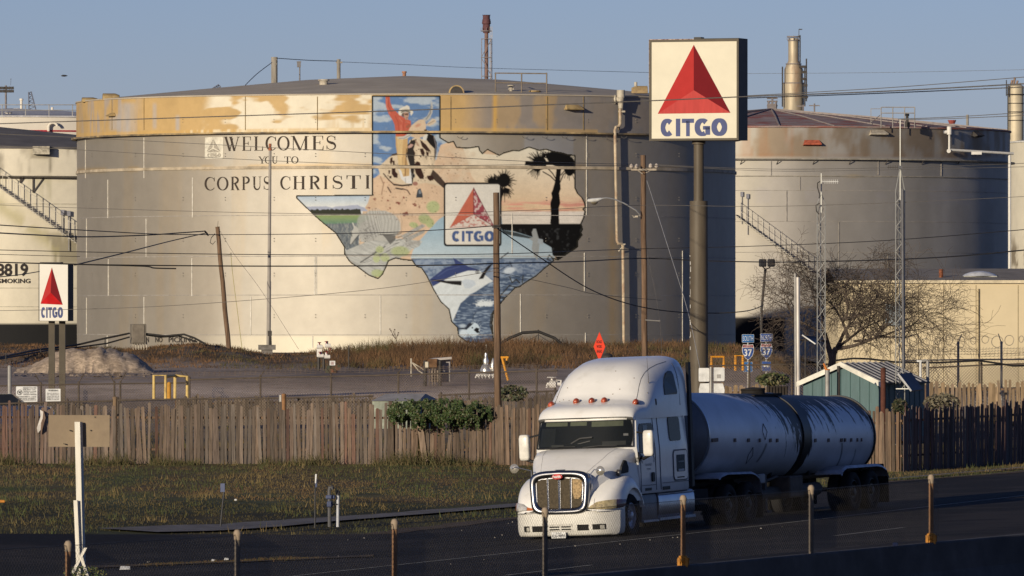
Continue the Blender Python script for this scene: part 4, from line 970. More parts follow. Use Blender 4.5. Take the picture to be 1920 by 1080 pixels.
put_text(m,"8819",-7,52.5,-518,-494,lf,.03); m.build('stencil_lettering',M_stencil,t2); m = MB(); put_text(m,"NO SMOKING",-29,57,-531,-522.5,lf,.025); m.build('stencil_lettering',M_stencil,t2)
m = MB()
for yy in (382,540,575): ring(m,C2,R2,PZ(yy,Y2),.04,.02,160)
m.build('weld_seam_rows',mat('seam_cream',(.40,.37,.30),.8),t2)

# white tank with a railing further back, left
Wm = mat('white_tank_paint_far',(.60,.55,.47),.8,var=.06,scale=.5)
t3,C3,R3,Y3,zt3 = plain_tank('storage_tank',20,640,350,218,2.3,'low pale tank with a railed rim standing behind the dark roofed tank',None,Wm,mat('pale_roof',(.42,.41,.42),.7),203)
m = MB()
for px in range(-40,150,44): m.tube([cyl_pt(px,219,C3,R3),cyl_pt(px,197,C3,R3)],.04,5)
for y_ in (196.5,206.5): m.tube([cyl_pt(px,y_,C3,R3) for px in range(-60,160,10)],.035,5)
m.build('rim_railing',mat('rail_grey',(.30,.29,.28),.6),t3)
m = MB(); ring(m,C3,R3,PZ(245,Y3),.12,.05,120); m.build('red_stripe',mat('red_stripe',(.30,.02,.035),.7),t3)
m = MB(); q = cyl_pt(91,241,C3,R3,.25); m.tube([q+Vector((0,0,-.2)),q+Vector((0,0,.1))]+[q+Vector((.35+.35*math.cos(a),0,.1+.35*math.sin(a))) for a in np.linspace(math.pi,.2,10)],.1,8); m.build('gooseneck_vent',Wm,t3,smooth=True)
m = MB(); c = P(40,206,640); m.cyl(c,c+Vector((0,0,.85)),.10,.10); m.cyl(c+Vector((0,0,.75)),c+Vector((0,0,.9)),.15); c = P(98,207,640); m.cyl(c,c+Vector((0,0,.25)),.1); c = P(31,206,640); m.cyl(c,c+Vector((0,0,.12)),.25); c = P(16,213,640-R3+1); m.cyl(c,c+Vector((0,0,.12)),.3); m.build('roof_fittings',Wm,t3)

# grey tank on the right
def grey_col(px,py,a,z):
    s = a*13.; n1 = fbm(s*.6,z*.10,311); n2 = fbm(s*1.5,z*.5,312); n3 = fbm(s*3,z*.25,313)
    c = np.repeat(np.array([(.36,.335,.305)]),len(px),0)*(.75+.5*n1)[:,None]
    c = mixc(c,(.36,.335,.28),(1-sstep(1390,1460,px))*.6)
    top = 1-sstep(294,297,py); c = mixc(c,(.25,.19,.13)*np.ones((len(px),1)),top*sstep(.35,.6,n2)*.85); c = mixc(c,(.30,.14,.06)*np.ones((len(px),1)),top*sstep(.58,.7,n3)*(1-sstep(1480,1600,px))*.3+top*np.exp(-((py-292)/4)**2)*.3*n1*1.2)
    c = mixc(c,(.40,.30,.16),np.exp(-((px-1600)/14)**2-((py-330)/3)**2)*.7)
    blk = sstep(.62,.66,vnoise(s*1.1,z*.6,315))*((py > 350)*(py < 382))*.35; c = mixc(c,(.34,.32,.32),blk)
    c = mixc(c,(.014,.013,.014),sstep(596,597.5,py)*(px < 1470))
    return c
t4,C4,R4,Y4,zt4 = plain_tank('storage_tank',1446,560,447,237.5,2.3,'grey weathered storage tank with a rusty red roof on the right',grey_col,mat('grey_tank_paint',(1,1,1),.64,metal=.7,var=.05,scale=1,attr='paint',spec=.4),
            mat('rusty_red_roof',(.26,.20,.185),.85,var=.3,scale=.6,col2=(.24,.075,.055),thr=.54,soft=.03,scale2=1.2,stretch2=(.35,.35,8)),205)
m = MB()
for k in range(28):
    a = 2*math.pi*k/28; e = Vector((C4[0]+(R4+.05)*math.sin(a),C4[1]-(R4+.05)*math.cos(a),zt4+.09)); mid = Vector((C4[0]+R4*.5*math.sin(a),C4[1]-R4*.5*math.cos(a),(zt4+PZ(205,560))/2+.15))
    m.tube([e,mid,Vector((C4[0],C4[1],PZ(205,560)+.04))],.05,4)
m.build('roof_ribs',mat('rib_grey',(.22,.19,.18),.8),t4)
m = MB(); ring(m,C4,R4,PZ(298,Y4),.09,.35,160); ring(m,C4,R4,PZ(330,Y4),.06,.06,160); m.build('wind_girder',mat('girder_grey',(.22,.20,.17),.75,var=.3,scale=2),t4)
m = MB()
for px in range(1392,1860,68): m.tube([cyl_pt(px,300,C4,R4,.33),cyl_pt(px-4,308,C4,R4,.03)],.03,4)
m.build('girder_bracket',mat('bracket_dark',(.07,.06,.055),.8),t4)
m = MB()
for px,y0,y1 in ((1446,302,330),(1647,302,328),(1475,358,415),(1573,416,520),(1665,474,525),(1765,300,330),(1500,330,357)): upright(px,y0,y1,m,.05,R4,.02) if False else m.box(((cyl_pt(px,y0,C4,R4,.02)+cyl_pt(px,y1,C4,R4,.02))/2),(.05,.05,(y1-y0)/FPX*Y4),math.atan2(cyl_pt(px,y0,C4,R4).x-C4[0],C4[1]-cyl_pt(px,y0,C4,R4).y))
for yy in (357,415,473): ring(m,C4,R4,PZ(yy,Y4),.035,.015,160)
m.build('weld_seams',mat('seam_grey2',(.24,.22,.20),.7),t4)
def hood4(px,py,wd,m_):
    q = cyl_pt(px,py,C4,R4,.02); a = math.atan2(q.x-C4[0],C4[1]-q.y); M = Matrix.Rotation(a,3,'Z'); mb = MB(); hw = wd/FPX*Y4/2
    mb.add([M @ Vector(v)+q for v in ((-hw*.8,0,.2),(hw*.8,0,.2),(hw,-.4,-.05),(-hw,-.4,-.05),(-hw,0,-.2),(hw,0,-.2),(-hw,-.4,-.12),(hw,-.4,-.12))],[(0,1,2,3),(3,2,7,6),(0,3,6,4),(1,5,7,2),(4,6,7,5)]); mb.build('overflow_hood',m_,t4)
hood4(1522,268,34,mat('hood_red_rust',(.36,.09,.05),.8,var=.4,scale=6)); hood4(1645,249,36,M_pale); hood4(1830,252,26,M_dark)
m = MB()
for yy in (201,212): m.tube([P(1652,yy,Y4+.6),P(1716,yy,Y4+.6)],.035,5)
for px in (1652,1674,1696,1715): m.tube([P(px,201,Y4+.6),P(px,240,Y4+.6)],.035,5)
m.tube([P(1633,204,Y4+3),P(1633,232,Y4+3)],.03,4); m.tube([P(1633,204,Y4+3),P(1652,204,Y4+.6)],.03,4); m.tube([P(1632,230,Y4+3),P(1650,216,Y4+.6)],.03,4)
m.build('roof_handrail',mat('rail_pale',(.26,.24,.22),.6),t4)
m = MB(); c = P(1701,238,Y4+1.2); m.cyl(c,c+Vector((0,0,.3)),.2); m.cyl(c+Vector((0,0,.3)),c+Vector((0,0,.75)),.1); m.cyl(c+Vector((0,0,.75)),c+Vector((0,0,.9)),.14); m.build('gauge_hatch',M_dark,t4)
m = MB(); c = P(1785,232,Y4+6); m.cyl(c,c+Vector((0,0,.25)),.2,.3); m.build('roof_nozzle',mat('red_vent',(.25,.06,.05),.7),t4)
m = MB(); M_wh = mat('white_pipe',(.58,.56,.52),.5,var=.1,scale=5)
c = cyl_pt(1780,240,C4,R4,.5); m.cyl(c+Vector((0,0,-.45)),c+Vector((0,0,.1)),.17); m.cyl(c+Vector((0,0,-.25)),c+Vector((-.4,0,-.3)),.12); m.tube([c+Vector((0,0,-.4)),cyl_pt(1780,281,C4,R4,.5)],.07,8); m.tube([cyl_pt(1780,281,C4,R4,.5),P(1900,288,Y4+7)],.09,8); m.cyl(cyl_pt(1779,283,C4,R4,.6),cyl_pt(1779,283,C4,R4,.3),.14)
m.box(P(1831,287,Y4+2),(.7,.12,.2)); m.tube([P(1893,288,Y4+7),P(1893,512,Y4+7)],.10,8); m.build('foam_pipe',M_wh,t4,smooth=True)
# stair on the right tank
m = MB()
for k in range(30):
    px = 1378+k*5.2; py = 404+k*5.2*.74-1
    if px > 1520: break
    p0 = cyl_pt(px,py,C4,R4,.03); p1 = cyl_pt(px,py,C4,R4,.8); a = math.atan2(p0.x-C4[0],C4[1]-p0.y); m.box((p0+p1)/2,(.24,.75,.03),a)
    q = cyl_pt(px,py,C4,R4,.78); m.tube([q,q+Vector((0,0,1.0))],.018,4) if k % 2 == 0 else None
    if k: m.tube([prev+Vector((0,0,1)),q+Vector((0,0,1))],.022,4); m.tube([prev+Vector((0,0,.5)),q+Vector((0,0,.5))],.016,4); m.tube([prev,q],.025,4)
    prev = q
m.build('stair',M_stairm,t4)
m = MB()
for px,y0,y1 in ((1391,362,420),(1402,366,440)): m.tube([cyl_pt(px,y0,C4,R4,.1),cyl_pt(px,y1,C4,R4,.1)],.025,4); m.box(cyl_pt(px,y0+2,C4,R4,.12),(.2,.08,.32))
m.build('conduits',mat('conduit_blue',(.20,.20,.23),.7),t4)
# pale tank at the right edge
def far_col(px,py,a,z):
    s = a*12; n = fbm(s*1.2,z*.7,321); c = np.repeat(np.array([(.50,.46,.37)]),len(px),0)
    return mixc(c,(.16,.13,.09),sstep(.42,.6,n)*sstep(430,470,py)*.9)
plain_tank('storage_tank',2150,640,262,262,2.3,'pale cream storage tank cut off by the right edge of the photo',far_col,mat('cream_tank',(1,1,1),.8,var=.06,scale=.8,attr='paint'),mat('pale_roof2',(.5,.49,.46),.7),240)

# ------------------------------------------------------------------ refinery towers far behind
M_rust = mat('rusty_lattice',(.17,.105,.09),.8,var=.35,scale=.6)
M_steelb = mat('lattice_steel',(.17,.15,.15),.7)
M_silver = mat('silver_cladding',(.34,.29,.21),.55,metal=.25,var=.35,scale=.3,stretch=(2,2,.5),col2=(.24,.11,.05),thr=.62)
def place(px,Y,y): return P(px,y,Y)
Y = 1100; b0 = Vector((PX(912,Y),Y,2.5)); z = lambda y: PZ(y,Y)
t = thing('flare_stack',b0,'rusty flare stack in a lattice frame rising behind the big tank roof','flare stack')
m = MB(); m.cyl(b0,(b0.x,Y,z(40)),.27,.27,12); m.build('flare_pipe',M_rust,t,smooth=True)
m = MB(); m.lathe([(.42,z(62)),(.55,z(58)),(.5,z(46)),(.62,z(44)),(.55,z(36)),(.48,z(36)),(.5,z(29)),(.62,z(28)),(.4,z(28))],(b0.x,Y,0),12); m.build('burner_tip',mat('burner_rust',(.10,.045,.05),.8),t,smooth=True)
m = MB(); hw = .72
for a,b in ((-1,-1),(1,-1),(1,1),(-1,1)): m.tube([(b0.x+a*hw,Y+b*hw,2.5),(b0.x+a*hw*.9,Y+b*hw,z(73))],.07,4)
for k in range(16):
    za = 2.5+(z(73)-2.5)*k/16; zb = 2.5+(z(73)-2.5)*(k+1)/16; s_ = 1 if k % 2 else -1
    for b in (-1,1): m.tube([(b0.x-hw*s_,Y+b*hw,za),(b0.x+hw*s_,Y+b*hw,zb)],.045,4); m.tube([(b0.x-hw,Y+b*hw,zb),(b0.x+hw,Y+b*hw,zb)],.045,4)
m.build('lattice_frame',M_steelb,t)
m = MB(); m.lathe([(.5,z(59)),(.78,z(59)),(.78,z(57.5)),(.5,z(57.5))],(b0.x,Y,0),10)
for k in range(8): a = k*.785; m.tube([(b0.x+.75*math.cos(a),Y+.75*math.sin(a),z(57.5)),(b0.x+.75*math.cos(a),Y+.75*math.sin(a),z(52))],.04,4)
m.build('platform',M_steelb,t)
m = MB()
for dx in (.55,.85): m.tube([(b0.x+dx,Y-.5,2.5),(b0.x+dx*.9,Y-.5,z(50))],.05,4)
for k in range(30): zz = 10+k*(z(52)-10)/30; m.tube([(b0.x+.55,Y-.5,zz),(b0.x+.85,Y-.5,zz)],.04,4)
m.build('ladder',mat('ladder_pale',(.38,.33,.28),.6),t)
Y = 1000; b0 = Vector((PX(1488,Y),Y,2.5)); z = lambda y: PZ(y,Y); k_ = Y/FPX
t = thing('refinery_column',b0,'silver refinery column with a narrow neck rising behind the red roofed tank','process column','refinery columns on the skyline')
m = MB(); m.lathe([(20*k_,2.5),(20*k_,z(132)),(16.5*k_,z(131)),(16.5*k_,z(126)),(12*k_,z(114)),(10*k_,z(112)),(10*k_,z(72)),(0.02,z(72))],b0*1,28) if False else m.lathe([(19.5*k_,2.5),(19.5*k_,z(157)),(17.5*k_,z(155)),(17.5*k_,z(130)),(10*k_,z(114)),(10*k_,z(72)),(0.02,z(71))],(b0.x,Y,0),28); m.build('column_shell',M_silver,t,smooth=True)
m = MB()
for yy,r_ in ((156,20),(120,15),(76,11.5),(69,12.5)): m.lathe([(r_*k_*.8,z(yy+1)),(r_*k_,z(yy+1)),(r_*k_,z(yy-1)),(r_*k_*.8,z(yy-1))],(b0.x,Y,0),16)
for k in range(8): a = k*.785; m.tube([(b0.x+12*k_*math.cos(a),Y+12*k_*math.sin(a),z(75)),(b0.x+12*k_*math.cos(a),Y+12*k_*math.sin(a),z(67))],.05,4)
m.build('platform',M_steelb,t)
m = MB()
for x_,y0,y1 in ((1509,123,200),(1512,110,190),(1500,66,118),(1467,125,200)): m.tube([P(x_,y0,Y-1),P(x_,y1,Y-1)],.09,5)
for x_,y_,w_ in ((1505,125,14),(1508,135,10),(1508,148,9),(1510,160,8),(1509,182,12)): m.box(P(x_,y_,Y-1),(w_*k_,.5,.3))
m.build('ladders_and_pipes',M_dark,t)
m = MB(); m.tube([P(1498,68,Y),P(1498,55,Y)],.05,4); m.box(P(1501,55,Y),(.45,.06,.12)); m.build('wind_sock',M_dark,t)
Y = 1000; b0 = Vector((PX(1905,Y),Y,2.5)); z = lambda y: PZ(y,Y)
t = thing('refinery_column',b0,'silver ringed refinery column at the right edge above the tanks','process column','refinery columns on the skyline')
m = MB(); m.lathe([(14.5*k_,2.5),(14.5*k_,z(162)),(9*k_,z(158)),(.02,z(157))],(b0.x,Y,0),24); m.build('column_shell',mat('silver_cladding2',(.46,.40,.29),.6,metal=.2,var=.25,scale=.3),t,smooth=True)
m = MB()
for yy in (178,194,210,226): m.lathe([(13*k_,z(yy+.8)),(15*k_,z(yy+.8)),(15*k_,z(yy-.8)),(13*k_,z(yy-.8))],(b0.x,Y,0),20)
m.lathe([(13*k_,z(178)),(18*k_,z(178)),(18*k_,z(176.5)),(13*k_,z(176.5))],(b0.x,Y,0),16)
m.tube([P(1890,160,Y-1),P(1890,260,Y-1)],.09,5); m.tube([P(1887,150,Y-1),P(1887,180,Y-1)],.07,5); m.build('platform',M_dark,t)
m = MB()
for px,yy in ((1898,150),(1903,145),(1908,151),(1914,156)): m.tube([P(px,yy,Y),P(px-3,162,Y)],.14,5)
m.build('top_piping',mat('rust_pipe',(.22,.15,.11),.8),t)
# small process unit and crossarm poles beside the column
Y = 900
m = MB()
for px,y0 in ((1441,190),(1448,182),(1455,190)): m.tube([P(px,y0,Y),P(px,240,Y)],.12,5)
for yy in (184,190,198): m.tube([P(1438,yy,Y),P(1458,yy,Y)],.1,5)
m.box(P(1447,200,Y),(1.0,.5,.7)); solo('pipe_rack',m,M_steelb,'small tangle of pipes beside the left foot of the silver column','pipe rack')
def hpole(name,px,y0,Y,wd,label,cat,m_,arms=(),grp=None,yb=None):
    b = Vector((PX(px,Y),Y,H(PX(px,Y),Y) if yb is None else PZ(yb,Y))); mb = MB(); w_ = wd/FPX*Y
    mb.cyl(b,(b.x,Y,PZ(y0,Y)),w_/2*1.1,w_/2,10)
    for ya,xl,xr,tk in arms: mb.box(P(px+(xl+xr)/2,ya,Y),((xr-xl)/FPX*Y,w_*.7,tk/FPX*Y))
    return solo(name,mb,m_,label,cat,grp,smooth=False,base=b)
M_wood = mat('pole_wood',(.15,.095,.06),.9,var=.45,scale=5,stretch=(6,6,.25),bump=.6,col2=(.055,.034,.024),thr=.58)
M_greyp = mat('grey_pole',(.25,.225,.19),.8,var=.3,scale=2,stretch=(3,3,.3))
hpole('utility_pole',514.5,107,620,12,'thick grey pole rising behind the left half of the big tank roof','utility pole',M_greyp,((110,-5,5,6),(120,-6,5,3)),'poles behind the tank roof')
hpole('utility_pole',635,111,640,7,'slim grey pole behind the tank roof with a wire running on to its right','utility pole',M_greyp,((117,-5,7,3),),'poles behind the tank roof')
m = MB(); c = P(562,116,620); b = Vector((c.x,620,3)); m.cyl(b,c,.06,.05,8); m.box(P(560.5,121,620),(.28,.3,.42)); m.box(P(560.5,116,620),(.34,.36,.08)); solo('lamp_post',m,mat('lamp_steel',(.15,.14,.14),.5),'short lamp on a thin post between two grey poles behind the roof','lamp post',base=b)
hpole('utility_pole',1527,194,850,3,'tiny crossarm pole just right of the silver column on the skyline','utility pole',M_steelb,((198,-10,10,2),),'small poles on the skyline'); hpole('utility_pole',1506,196,860,2.5,'tiny crossarm pole touching the foot of the silver column','utility pole',M_steelb,((199,-12,4,2),),'small poles on the skyline')
hpole('utility_pole',1814,215,760,5,'short grey post behind the right end of the red roof','utility pole',M_greyp)
# floodlight mast and crane tips at the left
Y = 800; b = Vector((PX(11,Y),Y,2.5)); t = thing('floodlight_mast',b,'stadium style floodlight mast at the far left skyline','floodlight mast')
m = MB(); m.cyl(b,P(11,160,Y),.12,.1,8); m.build('mast_pole',M_steelb,t)
for k in range(10):
    m = MB(); m.box(P(1+(k % 5)*5.6,165+(k//5)*6,Y),(.27,.3,.27)); m.build('floodlight',M_dark,t)
m = MB(); m.tube([P(20,160,Y),P(20.5,148,Y)],.02,4); m.box(P(20.5,148.5,Y),(.06,.06,.12)); m.build('aerial',M_dark,t)
def crane(px0,y0,px1,y1,Y,label):
    a = P(px0,y0,Y); b_ = P(px1,y1,Y); mb = MB(); foot = Vector((a.x,Y,2.5))
    d = (b_-a); n_ = Vector((-d.z,0,d.x)).normalized()*.55
    for s_ in (-1,1):
        for q in (-.3,.3): mb.tube([a+n_*s_+Vector((0,q,0)),b_+n_*s_*.3+Vector((0,q,0))],.09,4)
    for k in range(12): mb.tube([a+d*k/12+n_*(1 if k % 2 else -1)*(1-.7*k/12),a+d*(k+1)/12-n_*(1 if k % 2 else -1)*(1-.7*(k+1)/12)],.06,4)
    mb.tube([foot,a],.5,6); solo('crane_boom',mb,mat('crane_blue',(.10,.11,.15),.6),label,'crane','crane booms on the skyline',base=foot)
crane(62,215,56,172,1100,'near upright crane boom at the left skyline above the pale tank'); crane(396,176,412,160,1100,'slanting crane boom tip peeping over the left slope of the big roof')
# bird in the sky
m = MB(); c = P(120,142,500); m.lathe([(.005,-.2),(.055,-.1),(.06,.05),(.03,.18),(.002,.24)],c,8,axis='x'); m.add([c+Vector(q) for q in ((-.05,0,.02),(.1,0,.02),(.02,.3,.05),(-.08,.32,.05))],[(0,1,2,3)]); m.add([c+Vector(q) for q in ((-.05,0,.02),(.1,0,.02),(.02,-.3,.05),(-.08,-.32,.05))],[(0,1,2,3)])
solo('bird',m,mat('bird_dark',(.05,.05,.055),.8),'small dark bird flying over the left of the tanks','bird',base=c)

# ------------------------------------------------------------------ beige building on the right
Yb = 430; xl,xr = PX(1571,Yb),PX(2080,Yb); zt = PZ(531,Yb); z0 = .9
t = thing('beige_building',(xl,Yb,z0),'long beige flat walled building behind the bare tree and barbed wire','building')
M_beige = mat('beige_panel',(.53,.445,.295),.75,var=.06,scale=.4)
m = MB(); m.bx((xl,Yb,z0),(xr,Yb+18,zt)); m.build('wall',M_beige,t)
m = MB()
for px in (1632,1669,1722,1769,1830,1909): m.bx((PX(px,Yb)-.018,Yb-.012,z0),(PX(px,Yb)+.018,Yb+.02,zt-.1))
m.bx((PX(1835,Yb)-.05,Yb-.10,z0),(PX(1835,Yb)+.02,Yb-.012,zt-.3)); m.build('panel_joint',mat('joint_beige',(.24,.19,.11),.8),t)
m = MB(); m.bx((xl-.2,Yb-.18,zt),(xr,Yb+.4,zt+.16)); m.build('parapet_trim',mat('trim_beige',(.50,.43,.30),.7),t)
m = MB(); m.add([(xl-.15,Yb+.4,zt+.14),(xr,Yb+.4,zt+.14),(xr,Yb+10,zt+.85),(xl-.15,Yb+10,zt+.85),(xl-.15,Yb+18,zt+.1),(xr,Yb+18,zt+.1)],[(0,1,2,3),(3,2,5,4)]); m.build('roof',mat('flat_roof_grey',(.19,.17,.15),.9,var=.25,scale=.8),t)
m = MB(); c = P(1764.5,526,Yb+3); m.cyl(c,c+Vector((0,0,.62)),.12,.12,10); m.cyl(c+Vector((0,0,.02)),c+Vector((0,0,.12)),.16); m.build('rusty_flue',mat('flue_rust',(.17,.06,.03),.9,var=.6,scale=5),t)
m = MB(); c = P(1837,524,Yb+4)
m.loft([[Vector((c.x+a*x,c.y+b*x*.8,c.z+z_)) for a,b in ((-1,-1),(1,-1),(1,1),(-1,1))] for x,z_ in ((.92,-.1),(.85,.12),(.9,.13),(.9,.19))],True,True)
m.build('skylight_curb',mat('curb_pale',(.30,.30,.27),.6),t)
m = MB(); m.lathe([(.95,.19),(.8,.30),(.5,.40),(.2,.45),(.01,.46)],c,20); m.build('skylight_dome',mat('dome_white',(.45,.46,.48),.35),t,smooth=True)
m = MB(); m.bx((PX(1660,Yb),Yb-.1,PZ(610,Yb)),(PX(1690,Yb),Yb-.02,PZ(570,Yb))); m.build('wall_window',mat('pane_pale',(.32,.37,.40),.3),t)
# ------------------------------------------------------------------ company signs on posts
M_face = mat('sign_face_cream',(.56,.52,.41),.55,var=.04,scale=1.5)
M_facew = mat('sign_face_white',(.56,.54,.49),.55,var=.03,scale=1.5)
M_r1 = mat('emblem_red',(.36,.030,.028),.7,spec=.08,var=.06,scale=3); M_r2 = mat('emblem_dark_red',(.13,.008,.012),.7,spec=.08,var=.05,scale=3); M_r3 = mat('emblem_light_red',(.40,.055,.05),.7,spec=.08,var=.1,scale=3,stretch=(4,4,.4))
M_r3b = mat('emblem_pure_red',(.36,.008,.010),.7,spec=.08); M_blue = mat('letter_blue',(.035,.05,.15),.55,var=.12,scale=4)
M_brown = mat('sign_brown_steel',(.075,.062,.044),.6,var=.15,scale=2); M_cabd = mat('sign_cabinet_dark',(.040,.038,.034),.6,var=.15,scale=2)
def logo_sign(t,px0,px1,py0,py1,Y,depth,rot,tri,word_box,face_m,frame_m,cab_m,reds,frame_w=3.0,thickness_px=None):
    "lit cabinet sign: cabinet > frame, face; emblem and lettering on the face. Built flat then turned about its left edge"
    x0 = PX(px0,Y); z0,z1 = PZ(py1,Y),PZ(py0,Y); W_ = (PX(px1,Y)-x0)/math.cos(rot); k = FPX/Y
    Mx = Matrix.Rotation(rot,3,'Z'); o = Vector((x0,Y,0))
    def f(u,v,d): return Mx @ Vector((u,d,0))+o+Vector((0,0,v))
    U = lambda px: (px-px0)/k/math.cos(rot)
    V = lambda py: PZ(py,Y)
    m = MB(); m.prism([(0,z0),(W_,z0),(W_,z1),(0,z1)],f,0,depth); m.build('cabinet',cab_m,t)
    fr = frame_w/k; m = MB()
    for a in ((0,z0,W_,z0+fr),(0,z1-fr,W_,z1),(0,z0+fr,fr,z1-fr),(W_-fr,z0+fr,W_,z1-fr)):
        m.prism([(a[0],a[1]),(a[2],a[1]),(a[2],a[3]),(a[0],a[3])],f,-.05,-.001)
    m.build('frame',frame_m,t)
    m = MB(); m.prism([(fr,z0+fr),(W_-fr,z0+fr),(W_-fr,z1-fr),(fr,z1-fr)],f,-.018,-.002); m.build('face',face_m,t)
    ap,c,l_,r_ = [(U(a),V(b)) for a,b in tri]
    m = MB()
    for i,q in enumerate(((ap,l_,c),(ap,c,r_),(l_,r_,c))): m.prism(list(q),f,-.026,-.019,i)
    m.build('emblem',reds,t)
    m = MB()
    for qd in logo_word(U(word_box[0]),U(word_box[1]),V(word_box[3]),V(word_box[2])): m.prism(qd,f,-.027,-.019)
    m.build('lettering',M_blue,t)
    return f,W_,z0,z1
Yg = 280; bz = H(PX(1312,Yg),Yg)
t = thing('company_sign',(PX(1312,Yg),Yg+.5,bz),'tall square sign with red triangle emblem on a thick brown pole above the tanker truck','pole sign','company signs with a red triangle')
f,W_,z0,z1 = logo_sign(t,1218,1384,75,264,Yg,.95,R_(-20),[(1300.5,85),(1300.5,170),(1233.5,213.5),(1368.5,213)],(1238,1362.5,223,256),M_face,M_brown,M_cabd,[M_r1,M_r2,M_r3],4.0)
m = MB(); # bare, rust-flecked upper left trim and the capped top right
m.prism([(0,z1),(W_*.5,z1),(W_*.5,z1+.02),(0,z1+.02)],f,-.045,.05); m.prism([(-.012,z0+1.7),(-.001,z0+1.7),(-.001,z1),(-.012,z1)],f,-.045,.05)
m.build('rusted_trim',mat('flaked_trim',(.50,.40,.33),.8,var=.3,scale=8,col2=(.13,.03,.02),thr=.5,scale2=14),t)
m = MB(); m.prism([(W_*.5,z1),(W_,z1),(W_,z1+.03),(W_*.5,z1+.03)],f,-.055,.95); m.prism([(W_*.5,z1+.031),(W_*.58,z1+.031),(W_*.58,z1+.08),(W_*.5,z1+.08)],f,-.04,.3); m.build('top_cap',M_cabd,t)
pc = f(W_*.5,0,.5); M_pole = mat('brown_sign_pole',(.085,.068,.048),.55,var=.2,scale=1.5,stretch=(2,2,.4))
m = MB(); m.cyl((pc.x,pc.y,bz-.3),(pc.x,pc.y,PZ(377,Yg)),17.3/FPX*Yg,None,28); m.build('lower_pole',M_pole,t,smooth=True)
m = MB(); m.cyl((pc.x,pc.y,PZ(377,Yg)),(pc.x,pc.y,z0-.001),9.6/FPX*Yg,None,24); m.cyl((pc.x,pc.y,z0-.12),(pc.x,pc.y,z0-.002),.24,None,20); m.build('upper_pole',M_pole,t,smooth=True)
m = MB()
for k in range(14):
    y = 480+k*13+4*math.sin(k*3); m.box((pc.x-17.2/FPX*Yg+.01+.01*(k % 3),pc.y-.08-.03*(k % 4),PZ(y,Yg)),(.02,.05,.05+.07*(k % 3)))
m.build('paint_flakes',mat('flake_white',(.5,.49,.47),.8),t)
Yl = 300; bz = H(PX(105,Yl),Yl)
t = thing('company_sign',(PX(105,Yl),Yl,bz),'small narrow sign with red triangle emblem on two dark square posts by the left fence','pole sign','company signs with a red triangle')
f,W_,z0,z1 = logo_sign(t,73.5,130,494,602,Yl,.42,R_(-22),[(98.3,501.5),(96,548.5),(76.5,569.5),(119,571.5)],(77.5,119.5,576,596),M_facew,M_cabd,M_cabd,[M_r1,M_r2,M_r3b],.6)
m = MB(); m.prism([(.0,z1),(W_*.7,z1),(W_*.7,z1+.05),(0,z1+.05)],f,.05,.3); m.build('top_cap',M_cabd,t)
for px in (96.3,116):
    m = MB(); x_ = PX(px,Yl); m.bx((x_-.115,Yl+.15,bz-.2),(x_+.115,Yl+.38,z0-.001)); m.build('post',M_brown,t)

